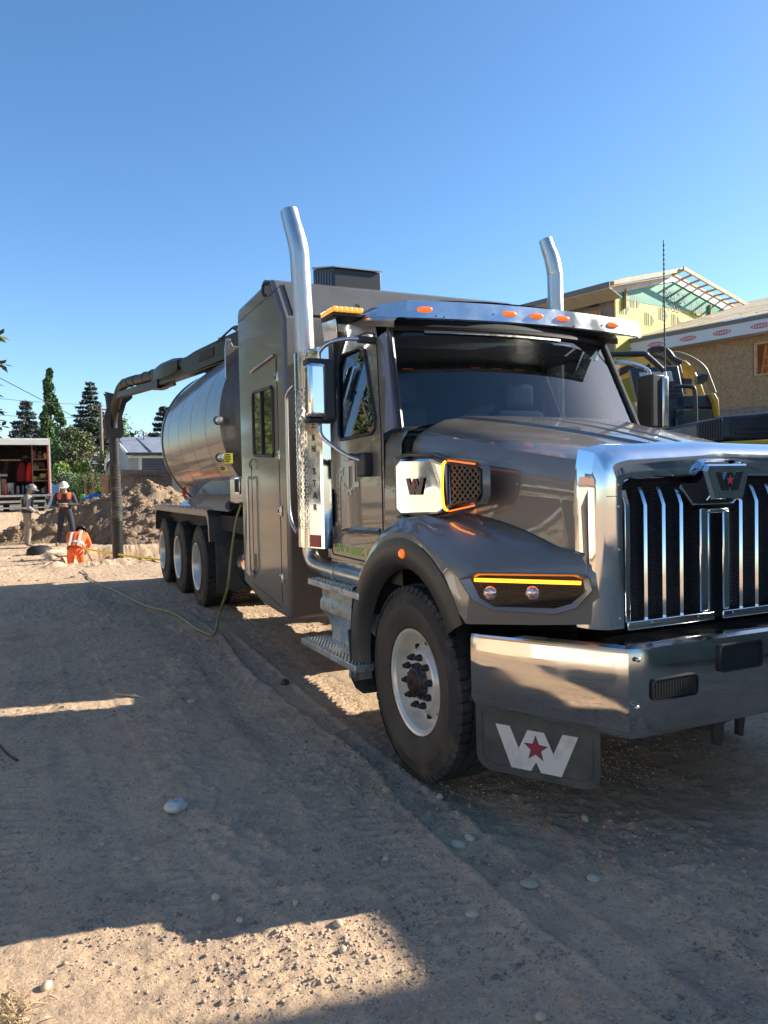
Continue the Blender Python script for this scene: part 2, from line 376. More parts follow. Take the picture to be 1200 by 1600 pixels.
def ico(sub=1):
    bm = bmesh.new(); bmesh.ops.create_icosphere(bm, subdivisions=sub, radius=1); bm.verts.index_update()
    v = np.array([p.co[:] for p in bm.verts]); f = [tuple(q.index for q in fc.verts) for fc in bm.faces]; bm.free(); return v, f
IV, IF = ico(1); IV2, IF2 = ico(2); IV3, IF3 = ico(3)
def scatter(name, pts, sizes, m, flat=.6, kind='stuff', label=None, cat=None, rough=.25, base=(IV, IF)):
    V, F = base; F = np.array(F); n = len(pts); nv = len(V)
    a = rng.uniform(0, 2*pi, n); sc = sizes[:, None]*rng.uniform(.6, 1.25, (n, 3)); sc[:, 2] *= flat
    P = V[None]*(1+rough*(rng.uniform(-1, 1, (n, nv, 1))))*sc[:, None, :]
    x = P[:, :, 0]*np.cos(a)[:, None]-P[:, :, 1]*np.sin(a)[:, None]; y = P[:, :, 0]*np.sin(a)[:, None]+P[:, :, 1]*np.cos(a)[:, None]
    P = np.stack([x, y, P[:, :, 2]], -1)+pts[:, None, :]
    fs = (F[None]+np.arange(n)[:, None, None]*nv).reshape(-1, 3)
    me = bpy.data.meshes.new(name); me.vertices.add(n*nv); me.vertices.foreach_set('co', P.astype(np.float32).ravel())
    me.loops.add(fs.size); me.loops.foreach_set('vertex_index', fs.astype(np.int32).ravel()); me.polygons.add(len(fs))
    me.polygons.foreach_set('loop_start', np.arange(0, fs.size, 3, dtype=np.int32)); me.update(calc_edges=True); me.materials.append(m)
    o = bpy.data.objects.new(name, me); COL.objects.link(o); tag(o, label, cat, kind=kind); return o
gravm = mat('gravel_stone', (.52, .36, .25), .9, noise=((.36, .26, .19), 3, .4, .6), layers=(((.20, .16, .125), 9, .52, .6),))
stonem = mat('pale_stone', (.56, .44, .31), .85, noise=((.42, .33, .24), 12, .4, .7), bump=(40, .4, .004))
n = 130000
gx = rng.uniform(-2.2, 4.4, n); gy = 1.3+rng.power(1.0, n)*10*rng.uniform(0, 1, n)**.7
den = vnoise(gx, gy, .9, 91)*.6+vnoise(gx, gy, 3.3, 92)*.4
keep = den > .56+.14*rng.uniform(-1, 1, n); gx, gy = gx[keep], gy[keep]
sz = .0028+.0085*rng.power(.45, len(gx))**2.2
scatter('gravel', np.stack([gx, gy, gz(gx, gy)+sz*.15], -1), sz, gravm, .65, label='loose gravel and grit strewn over the dirt lane', cat='gravel')
n = 30000
gx = rng.uniform(-2.2, 4.2, n); gy = rng.uniform(1.4, 10, n)
wrp = np.exp(-((gx-.95-.22*np.sin(gy*1.1))/.22)**2)
den = np.clip(wrp*.9*sstep(2.2, 3.2, gy)+sstep(.10, .4, fbm(gx, gy, .75, 3, 16)), 0, 1)*sstep(.35, .75, vnoise(gx, gy, 4.2, 93))
keep = rng.uniform(0, 1, n) < den; gx, gy = gx[keep], gy[keep]
scatter('loose_clods', np.stack([gx, gy, gz(gx, gy)], -1), .004+.013*rng.power(.4, len(gx))**2.2, gravm, .7, label='crumbled clods in bands along the lane', cat='clods', rough=.35)
# ------------------------------------------------------------------ house under construction (right)
hu = Vector((sin(radians(-13)), cos(radians(-13)), 0)); hv = Vector((cos(radians(-13)), -sin(radians(-13)), 0))     # along, across (away from lane)
def osbmat():
    m = bpy.data.materials.new('osb_board'); m.use_nodes = True; t = m.node_tree; bs_ = t.nodes['Principled BSDF']; bs_.inputs['Roughness'].default_value = .8
    tc = t.nodes.new('ShaderNodeTexCoord'); v = t.nodes.new('ShaderNodeTexVoronoi'); v.inputs['Scale'].default_value = 14; t.links.new(tc.outputs['Object'], v.inputs['Vector'])
    n = t.nodes.new('ShaderNodeTexNoise'); n.inputs['Scale'].default_value = 30; n.inputs['Detail'].default_value = 4; t.links.new(tc.outputs['Object'], n.inputs['Vector'])
    r = t.nodes.new('ShaderNodeValToRGB'); r.color_ramp.elements[0].color = (.22, .12, .055, 1); r.color_ramp.elements[1].color = (.52, .33, .17, 1)
    mx = t.nodes.new('ShaderNodeMix'); mx.data_type = 'FLOAT'; mx.inputs[0].default_value = .45; t.links.new(v.outputs['Color'], mx.inputs[2]); t.links.new(n.outputs[0], mx.inputs[3]); t.links.new(mx.outputs[0], r.inputs[0]); t.links.new(r.outputs[0], bs_.inputs['Base Color'])
    return m
osb = osbmat(); ply = mat('roof_plywood', (.72, .56, .37), .8, noise=((.62, .47, .30), (1.5, 6, 1.5), .4, .65)); lum = mat('lumber', (.52, .37, .22), .7, noise=((.42, .28, .15), 4, .4, .6)); luo = mat('lumber_orange', (.50, .20, .08), .7)
wrapw = mat('house_wrap', (.62, .60, .58), .5); yel = mat('yellow_wrap', (.50, .41, .055), .55, noise=((.43, .36, .07), 2, .4, .6)); grw = mat('green_wrap', (.012, .19, .11), .4, noise=((.025, .25, .15), 2, .45, .6)); redl = mat('print_red', (.55, .16, .17), .5); fasd = mat('fascia_grey', (.17, .155, .13), .7); osbd = mat('wall_brown', (.25, .20, .16), .8, noise=((.20, .15, .11), 5, .4, .6))
H = thing('unfinished_house', 'unfinished timber house with bare board walls, plywood roof and a yellow and green wrapped gable', 'house', (24, 22, 0))
W0 = A(1130, 560, d=29); 
def WP(px, py, off=0): return AP(px, py, W0-hv*off, hv)     # on the long low wall
def inu(P, u, z, off=0): return Vector((W0.x, W0.y, 0))-hv*off+hu*u+Vector((0, 0, z))
u_of = lambda P: (P-Vector((W0.x, W0.y, 0))).dot(hu)
eA, eB = WP(977, 553), WP(1200, 522); zE = (eA.z+eB.z)/2      # wall top
uA, uB = u_of(WP(940, 560))+8, -26
zF = WP(1130, 640).z
# wall panels (sheets 1.22 wide) with a window
wu0, wu1 = u_of(WP(1211, 560)), u_of(WP(1181, 560)); wz0, wz1 = WP(1195, 586).z, WP(1195, 534).z
k = 0; u = uA
while u > uB:
    u2 = u-1.22
    if u2 < wu1 and u > wu0: zs = [(zF, wz0), (wz1, zE)]
    else: zs = [(zF, zE)]
    for za, zb in zs: MB(osb).prism([inu(0, u-.004, za+.003), inu(0, u2+.004, za+.003), inu(0, u2+.004, zb), inu(0, u-.004, zb)], hv*.02-hv*random.uniform(0, .006)).obj('board_sheet', H)
    if u > -8: MB(osbd).prism([inu(0, u-.004, 0, .01), inu(0, u2+.004, 0, .01), inu(0, u2+.004, zF-.32, .01), inu(0, u-.004, zF-.32, .01)], hv*.02).obj('board_sheet', H)
    u = u2
MB(osbd).prism([inu(0, uA, zF-.32, .03), inu(0, uB, zF-.32, .03), inu(0, uB, zF, .03), inu(0, uA, zF, .03)], hv*.03).obj('floor_band', H)
MB(osbd).prism([inu(0, -8, 0, .0), inu(0, uB, 0, .0), inu(0, uB, zF-.32, .0), inu(0, -8, zF-.32, .0)], hv*.03).obj('lower_wall', H)
MB(osbd).prism([inu(0, uB, 0, 0), inu(0, uB, zE, 0), inu(0, uB, zE, -9), inu(0, uB, 0, -9)], hu*.03).obj('end_wall', H)
# framed window: studs and diagonal timbers inside
fr = MB(lum); 
for za, zb, ua, ub in ((wz0, wz0+.06, wu0, wu1), (wz1-.06, wz1, wu0, wu1)): fr.beam(inu(0, ua, (za+zb)/2, .02), inu(0, ub, (za+zb)/2, .02), .1, .06)
for uu in (wu0, wu1): fr.beam(inu(0, uu, wz0, .02), inu(0, uu, wz1, .02), .1, .06)
wf_ = fr.obj('window_frame', H)
for k in range(9):
    uu = lerp(wu0+.8, wu1-.3, (k+.5)/9); MB(luo if k % 3 else lum).beam(inu(0, uu, wz0, -.6-k*.2), inu(0, uu+random.uniform(-.2, .2), wz1, -.6-k*.2), .09, .05).obj('stud', wf_)
for k in range(5): MB(lum).beam(inu(0, wu0+.6, lerp(wz0, wz1, (k+.3)/4), -.5), inu(0, wu1, lerp(wz0, wz1, (k+.8)/4), -.9), .06, .05).obj('brace', wf_)
MB(mat('inner_shade', (.24, .15, .09), .8)).prism([inu(0, wu0+9, wz0-2, -3), inu(0, wu1-9, wz0-2, -3), inu(0, wu1-9, wz1+1, -3), inu(0, wu0+9, wz1+1, -3)], hv*.05).obj('inner_wall', H)
# fascia / soffit wrap, overhanging eave
zf1 = WP(1130, 524).z; OV = .55; sc_ = (29-OV*.7)/29
FA = lambda px, py: AP(px, py, W0-hv*OV, hv)
f_bot = FA(1100, 534).z; f_top = FA(1100, 515).z; g_top = FA(1100, 508.5).z
MB(wrapw).prism([inu(0, uA, f_bot, OV), inu(0, uB, f_bot, OV), inu(0, uB, f_top, OV), inu(0, uA, f_top, OV)], hv*.04).obj('wrapped_fascia', H)
MB(wrapw).prism([inu(0, uA, f_bot, OV), inu(0, uB, f_bot, OV), inu(0, uB, f_bot, 0), inu(0, uA, f_bot, 0)], (0, 0, .01)).obj('soffit', H)
MB(fasd).prism([inu(0, uA, f_top+.002, OV+.03), inu(0, uB, f_top+.002, OV+.03), inu(0, uB, g_top, OV+.03), inu(0, uA, g_top, OV+.03)], hv*.05).obj('drip_edge', H)
for px, py in ((975, 548), (1024, 541), (1075, 533.5), (1128, 523), (1188, 511)):
    q = FA(px, (py+2)); u0_ = u_of(q); b = MB(redl); zc_ = (f_bot+f_top)/2
    b.prism([inu(0, u0_+.36*cos(a), zc_+.10*sin(a), OV+.004) for a in np.linspace(0, 2*pi, 14, endpoint=False)], -hv*.004); lo_ = b.obj('wrap_logo', H)
    b = MB(wrapw)
    for k in range(6): b.prism([inu(0, u0_+.27-k*.10, zc_-.035, OV+.009), inu(0, u0_+.235-k*.10, zc_-.035, OV+.009), inu(0, u0_+.235-k*.10, zc_+.035, OV+.009), inu(0, u0_+.27-k*.10, zc_+.035, OV+.009)], -hv*.003)
    b.obj('logo_print', lo_)
# low roof: plywood sheets with lapping courses rising away
pitch = .28; rows_n = 9
for r_ in range(rows_n):
    o0, o1 = OV+.02-r_*1.22, OV+.02-(r_+1)*1.22+.02; z0_, z1_ = g_top+r_*1.22*pitch, g_top+(r_+1)*1.22*pitch
    u = uA+(.9 if r_ % 2 else 0)-(.0 if r_ < 9 else 3)
    while u > uB:
        u2 = max(uB, u-2.44); dz = random.uniform(0, .02)
        MB(ply).prism([inu(0, u-.006, z0_+dz, o0), inu(0, u2+.006, z0_+dz, o0), inu(0, u2+.006, z1_+dz*.5, o1), inu(0, u-.006, z1_+dz*.5, o1)], (0, 0, .02)).obj('roof_sheet', H); u = u2
for k in range(26):     # loose battens lying up the low roof
    b = MB(lum)
    u = uA-2-k*1.05; a0 = random.uniform(.3, 2.2); b.beam(inu(0, u, g_top+(OV+a0)*pitch*.0+(a0)*pitch+.04, OV-a0), inu(0, u-.5, g_top+(a0+2.2)*pitch+.04, OV-a0-2.2), .07, .05); b.obj('batten', H)
# gable part behind
G0 = A(1068, 470, d=34); gn = -hu
GP = lambda px, py, off=0: AP(px, py, G0+gn*off, gn)
rid, cl, = GP(1050, 441), GP(962, 460)
zc = GP(1170, 470)
base_z = 3.0
rgt = GP(1150, 494)
tri = [GP(961, 458), GP(1050, 440), GP(1150, 492)]
bl = Vector((tri[0].x, tri[0].y, base_z)); br_ = Vector((tri[2].x, tri[2].y, base_z)); br2 = br_+(br_-bl).normalized()*3
y0_, y1_ = GP(961, 466), GP(1105, 492)
slp = (y1_-y0_); yR = y0_+slp*((tri[2]-y0_).dot(hv)/slp.dot(hv))
MB(yel).prism([bl, br_, Vector((tri[2].x, tri[2].y, min(tri[2].z, yR.z)))-Vector((0, 0, .3)), y1_, y0_], -gn*.05).obj('yellow_sheathing', H)
MB(grw).prism([y0_+gn*.01, y1_+gn*.01, tri[2]+gn*.01, tri[1]+gn*.01, tri[0]+gn*.01], -gn*.05).obj('green_sheathing', H)
# wrapped strip under the rakes
strip = mat('rake_wrap', (.56, .54, .54), .5, noise=((.42, .40, .40), 3, .4, .6))
MB(strip).prism([GP(957, 459, .03), GP(957, 446, .03), GP(1045, 430, .03), GP(1051, 440, .03)], gn*.02).obj('rake_wrap', H)
MB(wrapw).prism([GP(1045, 430, .03), GP(1056, 431, .03), GP(1152, 484, .03), GP(1140, 489, .03), GP(1051, 440, .03)], gn*.02).obj('rake_wrap', H)
# side wall of the tall part, running away to the left, window and vent
lw = tri[0]; back = lw+hu*16
MB(osbd).prism([Vector((lw.x, lw.y, base_z)), lw, back, Vector((back.x, back.y, base_z))], hv*.05).obj('side_wall', H)
SP = lambda px, py, off=0: AP(px, py, lw-hv*off, hv)
MB(wrapw).prism([SP(961, 458, .02), SP(961, 450, .02), SP(885, 476, .02), SP(885, 481, .02)], -hv*.02).obj('soffit_wrap', H)
f_ = MB(luo).prism([SP(918, 487, .01), SP(940, 484, .01), SP(940, 500, .01), SP(918, 503, .01)], -hv*.02).obj('window_frame', H)
for k in range(4): MB(lum).prism([SP(919+k*6, 487, .04), SP(921+k*6, 487, .04), SP(921+k*6, 501, .04), SP(919+k*6, 501, .04)], -hv*.04).obj('stud', f_)
MB(darkm).prism([SP(920, 474, .01), SP(936, 471, .01), SP(936, 478, .01), SP(920, 481, .01)], -hv*.02).obj('wall_vent', H)
# left roof edge of the tall part
ro = .9
e1_ = AP(970, 437, lw-hv*ro, hv); L1 = e1_+hu*15
pk_ = GP(1068, 421, ro)
MB(ply).prism([e1_-hu*.2, L1, L1+hv*4.0+Vector((0, 0, 1.0)), pk_+hu*15.5, pk_], (0, 0, .10)).obj('upper_roof', H) if False else None
MB(lum).prism([GP(958, 445, .6), GP(958, 439.5, .6), GP(970, 435.5, .6), GP(1068, 418.5, .6), GP(1066, 424.5, .6)], gn*.05).obj('rake_board', H)
MB(ply).prism([GP(958, 440, .62), GP(1068, 419, .62), GP(1068, 419, -14), GP(958, 440, .62)+hu*15], (0, 0, .03)).obj('upper_roof', H)
MB(ply).prism([GP(958, 446, .6), GP(1050, 431, .6), GP(1050, 431, .6)+hu*.6, GP(958, 446, .6)+hu*.6], (0, 0, -.02)).obj('soffit', H)
lw2 = GP(958, 441, .6)-hv*.25; MB(fasd).prism([lw2, lw2+hu*16, lw2+hu*16-Vector((0, 0, .22)), lw2-Vector((0, 0, .22))], hv*.04).obj('eave_fascia', H)
MB(ply).prism([lw2-Vector((0, 0, .23)), lw2+hu*16-Vector((0, 0, .23)), lw2+hu*16-Vector((0, 0, .5))+hv*.85, lw2-Vector((0, 0, .5))+hv*.85], (0, 0, -.02)).obj('soffit', H)
# right rake: outer fly rafter on lookouts, open sky between
ra0, ra1 = GP(1068, 419, .75), GP(1172, 479, .75); rb0, rb1 = GP(1050, 431, .05), GP(1152, 484, .05)
MB(lum).beam(ra0, ra1, .07, .16).obj('fly_rafter', H); MB(lum).beam(rb0+Vector((0, 0, .08)), rb1+Vector((0, 0, .08)), .07, .10).obj('rafter', H)
for k in range(9): t_ = .02+k/8.3; MB(lum).beam(lerp(ra0, ra1, t_), lerp(rb0, rb1, t_)+Vector((0, 0, .08)), .09, .07).obj('lookout', H)
for px, y0, y1 in ((977, 451, 482), (1109, 476, 494)): MB(lum).beam(GP(px, y0, .05), GP(px, y1, .05), .13, .05).obj('brace_post', H)
# writing on the wraps
ink = mat('marker_ink', (.01, .05, .05), .6); UU = hv
a_ = GP(1038, 466, .04); text_mb('D910A', a_+gn*.02, UU, (0, 0, 1), (GP(1038, 449).z-a_.z)*.9, .004, ink).obj('painted_writing', H, smooth=0)
a_ = GP(1038, 481, .04); text_mb('F-1GE', a_+gn*.02, UU, (0, 0, 1), (GP(1038, 466).z-a_.z)*.85, .004, ink).obj('painted_writing', H, smooth=0)
inky = mat('print_grey', (.12, .115, .06), .6)
for px, py in ((968, 490), (985, 480), (1008, 508), (1030, 500), (1078, 492), (1088, 488), (1050, 510)):
    q = GP(px, py, .01); b = MB(inky)
    for j in range(3): b.prism([q+UU*(j*.13)+Vector((0, 0, z)) for z in ()] or [q+UU*j*.13, q+UU*(j*.13+.035), q+UU*(j*.13+.035)+Vector((0, 0, .55)), q+UU*j*.13+Vector((0, 0, .55))], gn*.004)
    b.prism([q+UU*.45, q+UU*.70+Vector((0, 0, .25)), q+UU*.45+Vector((0, 0, .5))], gn*.004); b.obj('wrap_print', H)
# ------------------------------------------------------------------ neighbour's house on the left, outside the view, seen in the chrome
crm = mat('cream_siding', (.50, .42, .30), .7); N_ = thing('cream_house', 'cream clapboard house on the left side of the lane, mirrored in the truck', 'house', (-8, 12, 0))
hx = -7.2; y0_, y1_ = 7.5, 21.0
b = MB(crm)
for k in range(26): z = .1+k*.125; b.loft([[(hx-.0, y0_, z), (hx, y1_, z)], [(hx-.018, y0_, z+.122), (hx-.018, y1_, z+.122)], [(hx, y0_, z+.1225), (hx, y1_, z+.1225)]])
b.box((hx-7, y0_, 0), (hx-.02, y1_, 3.3)); b.prism([(hx-.02, y0_, 3.3), (hx-7, y0_, 3.3), (hx-3.5, y0_, 5.4)], (0, .05, 0)); b.obj('wall', N_, smooth=0)
b = MB(mat('roof_felt', (.16, .13, .11), .9)); b.prism([(hx+.5, y0_-.3, 3.15), (hx-3.5, y0_-.3, 5.5), (hx-7.5, y0_-.3, 3.15), (hx-3.5, y0_-.3, 5.35)], (0, y1_-y0_+.6, 0)); b.obj('roof', N_)
for yy, zz, ww_, hh_ in ((9.6, 1.2, 1.3, 1.2), (13.4, 1.2, 1.8, 1.2), (18.5, 1.3, 1.1, 1.1)):
    f_ = MB(trimw).box((hx-.01, yy-ww_/2-.08, zz-.08), (hx+.04, yy+ww_/2+.08, zz+hh_+.08)).obj('window', N_); MB(mat('pane_dark', (.03, .035, .04), .08)).box((hx+.03, yy-ww_/2, zz), (hx+.045, yy+ww_/2, zz+hh_)).obj('pane', f_)
MB(trimw).box((hx-.01, 15.6, .15), (hx+.05, 16.6, 2.25)).obj('door', N_); MB(trimw).box((hx, y0_-.05, 0), (hx+.03, y0_+.12, 3.3)).obj('corner_board', N_); MB(trimw).box((hx+.4, y0_-.3, 3.02), (hx+.5, y1_+.3, 3.2)).obj('gutter', N_)
g3 = thing('cream_garage', 'second pale garage further forward on the left side of the lane', 'garage', (-8.5, 1, 0)); b = MB(crm)
for k in range(20): z = .1+k*.125; b.loft([[(-8.2, -2.5, z), (-8.2, 5.2, z)], [(-8.218, -2.5, z+.122), (-8.218, 5.2, z+.122)], [(-8.2, -2.5, z+.1225), (-8.2, 5.2, z+.1225)]])
b.box((-13, -2.5, 0), (-8.22, 5.2, 2.6)); b.obj('wall', g3, smooth=0); MB(shing).prism([(-7.8, -2.8, 2.55), (-10.5, -2.8, 4.1), (-13.3, -2.8, 2.55)], (0, 8.3, 0)).obj('roof', g3); MB(trimw).box((-8.2, -.6, .1), (-8.14, 2.6, 2.2)).obj('garage_door', g3)
# ------------------------------------------------------------------ container and block added right of the lane, outside the view, to shade it
ct = mat('shade_container_green', (.10, .14, .13), .6, .3); c_ = thing('shade_container', 'grey green storage container right of the lane, outside the view', 'container', (9, -3, 0))
b = MB(ct); b.box((7.2, -7, .12), (9.6, 4.2, 3.05)); 
for k in range(35): b.box((7.17, -6.9+k*.31, .2), (7.2, -6.75+k*.31, 2.95))
b.obj('shade_container_shell', c_)
m2 = thing('shade_block', 'tall grey apartment block behind the container, outside the view', 'building', (15, -7, 0)); b = MB(mat('shade_block_wall', (.36, .34, .31), .8)); b.box((10.2, -15, 0), (12.6, .46, 7.2)); b.box((12.6, -15, 0), (20, -1.5, 7.2)); b.obj('wall', m2)  # unseen mass added only for the shade it throws over the lane
for zz in (1.2, 4.0):
    for yy in (-13, -10, -7, -4, -1.5): MB(mat('pane_dark', (.03, .035, .04), .08)).box((10.17, yy-.6, zz), (10.2, yy+.6, zz+1.3)).obj('window', m2)
# ------------------------------------------------------------------ excavator behind the hood, at the right
E_ = thing('excavator', 'yellow excavator with black cab roof, guard rails and hoses, parked beyond the hood', 'excavator', (9.5, 8.5, 0))
cat_y = mat('machine_yellow', (.62, .37, .03), .4, 0, .3, noise=((.45, .28, .05), 4, .5, .75)); bk = mat('machine_black', (.018, .022, .032), .45, .2, .2, noise=((.05, .05, .055), 4, .5, .75)); rail = mat('rail_steel', (.05, .05, .055), .4, .5)
ED = 10.2
def E(px, py, d=ED): return A(px, py, d=d)
b = MB(bk); P = [E(985, 576), E(1060, 570), E(1068, 610), E(1070, 622), E(996, 627)]; cabm = b.prism(P, Fv*.12).obj('cab_back', E_, bevel=.02)
b = MB(mat('cab_glass', (.42, .47, .46), .06, coat=1)); b.prism([E(998, 582, ED-.02), E(1048, 580, ED-.02), E(1052, 596, ED-.02), E(1001, 597, ED-.02)], Fv*-.01); b.obj('cab_window', cabm, bevel=.01)
for k in range(3): MB(rail).beam(E(1000, 604+k*7, ED-.02), E(1062, 602+k*7, ED-.02), .02, .02).obj('vent_rib', cabm)
b = MB(bk); b.prism([E(985, 535, 10.9), E(985, 535, 10.9)+Rv*.01, E(985, 560, 10.9)], Fv*.01); b = MB(bk)
b.prism([E(998, 626), E(1068, 622), E(1068, 665), E(1004, 670)], Fv*.3); b.obj('cab_lower', E_)
b = MB(cat_y); b.prism([E(995, 627, ED-.05), E(1018, 624, ED-.05), E(1018, 630, ED-.05), E(996, 634, ED-.05)], Fv*.1); b.obj('cab_sill', E_, bevel=.01)
# front cab box (operator's roof) right of the mirror
b = MB(bk); o_ = [E(1050, 618), E(1118, 616), E(1122, 637), E(1118, 639), E(1052, 640)]; b.prism(o_, Fv*1.2); b.obj('cab_roof', E_, bevel=.06, seg=3)
for x0, x1 in ((1051, 1057), (1112, 1119)): b = MB(bk); b.prism([E(x0, 638), E(x1, 638), E(x1, 692), E(x0, 692)], Fv*.08); b.obj('cab_pillar', E_)
b = MB(mat('cab_glass_dim', (.09, .105, .08), .05, coat=1)); b.prism([E(1056, 640), E(1114, 640), E(1114, 690), E(1056, 690)], Fv*.02); b.obj('windscreen', E_)
b = MB(bk); b.prism([E(1056, 650, ED-.08)+Vector((0, 0, 0)), E(1070, 646, ED-.08), E(1074, 655, ED-.08), E(1072, 670, ED-.08), E(1056, 675, ED-.08)], Fv*.05); b.obj('operator_seat', E_, bevel=.03)
b = MB(cat_y); pa = [E(1110, 614, ED-.1), E(1117, 614, ED-.1), E(1123, 624, ED-.1), E(1125, 650, ED-.1), E(1120, 651, ED-.1), E(1117, 630, ED-.1)]; b.prism(pa, Fv*.25); b.obj('corner_post', E_, bevel=.01)
# rails
b = MB(rail); b.tube(cr([E(950, 554, 9.4), E(1003, 553, 9.4), E(1012, 557, 9.4), E(1030, 573, 9.4), E(1037, 580, 9.4)], 5), .035, 10); b.obj('mirror_rail', E_, smooth=60)
b = MB(rail); b.tube(cr([E(1052, 605, 9.6), E(1060, 604, 9.6), E(1078, 604, 9.6), E(1085, 609, 9.6), E(1087, 640, 9.6), E(1087, 690, 9.6)], 5), .026, 10); b.obj('hand_rail', E_, smooth=60)
# boom behind with hoses
BD = 13.0
b = MB(cat_y); b.prism([E(1058, 565, BD), E(1072, 562, BD), E(1083, 572, BD), E(1096, 596, BD), E(1104, 620, BD), E(1070, 622, BD), E(1064, 590, BD)], Fv*.5); b.obj('boom', E_, bevel=.03)
b = MB(cat_y); b.prism([E(1070, 575, BD-.05), E(1079, 570, BD-.05), E(1086, 582, BD-.05), E(1075, 590, BD-.05)], Fv*-.04); b.obj('boom_plate', E_)
goldh = mat('hose_line', (.26, .19, .11), .5, .3)
for k in range(5):
    b = MB(goldh); o_ = k*2.6
    b.tube(cr([E(1028+o_, 556-o_*.3, BD-.3), E(1050+o_, 560-o_*.8, BD-.3), E(1075+o_*.9, 560+o_*.1, BD-.3), E(1095+o_*.6, 575, BD-.3), E(1105+o_*.5, 595, BD-.3), E(1112+o_*.5, 614, BD-.3)], 6), .028, 8); b.obj('hydraulic_hose', E_, smooth=60)
b = MB(rail); b.tube(cr([E(1014, 550, BD-.5), E(1022, 546, BD-.5), E(1036, 545, BD-.5), E(1044, 550, BD-.5), E(1052, 560, BD-.5), E(1064, 566, BD-.5)], 5), .05, 8)
b.tube(cr([E(1018, 556, BD-.5), E(1034, 560, BD-.5), E(1050, 575, BD-.5), E(1066, 612, BD-.5)], 5), .035, 8); b.obj('hydraulic_hose', E_, smooth=60)
for k in range(3): b = MB(goldh); b.tube(cr([E(1036+k*4, 555, BD-.4), E(1052+k*4, 568, BD-.4), E(1060+k*3, 590, BD-.4), E(1068+k*2, 616, BD-.4)], 5), .022, 8); b.obj('hydraulic_hose', E_, smooth=60)
for px, py in ((1073, 597), (1093, 594), (1098, 590)): q = E(px, py, BD-.45); b = MB(rail); b.tube([q-Rv*.06, q+Rv*.06], .07, 8); b.obj('hose_clamp', E_)
b = MB(cat_y)      # arm and linkage seen above the truck's window corner
b.beam(E(965, 572, 15), E(1020, 566, 15), .3, .22); b.beam(E(960, 588, 15), E(1000, 575, 15), .2, .2); b.obj('stick_arm', E_, bevel=.02)
b = MB(rail)
for k in range(3): b.tube(cr([E(968, 578+k*4, 14.6), E(985, 572+k*3, 14.6), E(1000, 578, 14.6), E(1015, 570+k*2, 14.6)], 5), .03, 6)
b.obj('stick_hoses', E_)
# engine hood with grille, and yellow deck
HD = 8.6
b = MB(bk); top = [E(1090, 660, HD), E(1132, 650, HD), E(1215, 642, HD), E(1260, 640, HD)]; bot = [E(1260, 690, HD), E(1170, 689, HD), E(1135, 688, HD), E(1091, 688, HD)]
b.prism(top+bot, Fv*1.5); hd_ = b.obj('engine_hood', E_, bevel=.04, seg=3)
b = MB(rail)
for k in range(10): x = 1092+k*4.0; b.beam(E(x, 661-k*.9, HD-.015), E(x, 688, HD-.015), .014, .03)
for k in range(6): y = 664+k*4.6; b.beam(E(1091, y, HD-.015), E(1131, y-4+k*.4, HD-.015), .03, .012)
b.obj('engine_grille', hd_)
for y in (668, 676): MB(rail).beam(E(1150, y, HD-.01), E(1215, y-2, HD-.01), .012, .02).obj('hood_rib', hd_)
b = MB(cat_y); b.prism([E(1130, 690, HD-.1), E(1260, 683, HD-.1), E(1260, 760, HD-.1), E(1130, 760, HD-.1)], Fv*2.2); b.obj('deck', E_, bevel=.02)
b = MB(underm); q = E(1180, 760, HD+1); b.box((q.x-1.8, q.y-2.2, .05), (q.x-1.2, q.y+2.4, .9)); b.box((q.x+1.0, q.y-2.2, .05), (q.x+1.6, q.y+2.4, .9)); b.obj('track', E_, bevel=.2, seg=4)
b = MB(bk); b.box((q.x-.8, q.y-.8, .5), (q.x+.8, q.y+.8, 1.0)); b.obj('turntable', E_)
# ------------------------------------------------------------------ dirt pile
dirtm = mat('dug_clay', (.30, .20, .125), .95, noise=((.20, .14, .095), 2.2, .4, .65), layers=(((.40, .29, .19), 9, .55, .75),), bump=(14, .9, .06), spec=.15)
b = MB(dirtm); xs_ = np.arange(-2.2, 9.5, .075); ys_ = np.arange(22.6, 31.5, .09); X, Y = np.meshgrid(xs_, ys_)
def pileh(X, Y):
    ridge = np.interp(X, [-1.6, -.6, .5, 1.6, 2.6, 3.6, 5, 6.5, 9], [-.3, .45, 1.0, 1.45, 1.72, 1.78, 1.75, 1.5, -.3])
    nw = np.interp(X, [-2, 1.3, 2.6, 6], [.8, 1.0, 3.4, 3.8]); prof = np.clip(1-np.abs(Y-27.2)/np.where(Y < 27.2, nw, 3.8), 0, 1)**.85
    h = ridge*prof; rid = np.abs(fbm(X, Y, 1.5, 5, 81, .6))
    return h*(1+.35*fbm(X, Y, .9, 4, 82, .6))+.40*rid*sstep(0, .4, h)-.10*sstep(0, .2, h)
Hh = pileh(X, Y); Zp = np.where(Hh > .015, gz(X, Y)+Hh, gz(X, Y)-.15)
n1 = len(xs_); me = bpy.data.meshes.new('dirt_pile')
me.from_pydata(np.stack([X, Y, Zp], -1).reshape(-1, 3).tolist(), [], [(r*n1+c, r*n1+c+1, (r+1)*n1+c+1, (r+1)*n1+c) for r in range(len(ys_)-1) for c in range(n1-1)])
me.materials.append(dirtm); me.shade_smooth(); o = bpy.data.objects.new('dirt_pile', me); COL.objects.link(o); tag(o, 'big heap of freshly dug clods behind the trench', 'dirt pile')
n = 2600; px_ = rng.uniform(-1.5, 8.5, n); py_ = rng.uniform(22.9, 30, n); hh = pileh(px_, py_); k = hh > .05; px_, py_, hh = px_[k], py_[k], hh[k]
scatter('clods', np.stack([px_, py_, gz(px_, py_)+hh], -1), .03+.13*rng.power(.5, len(px_))**2.5, dirtm, .75, label='clods and lumps of clay covering the heap', cat='clods', rough=.3)
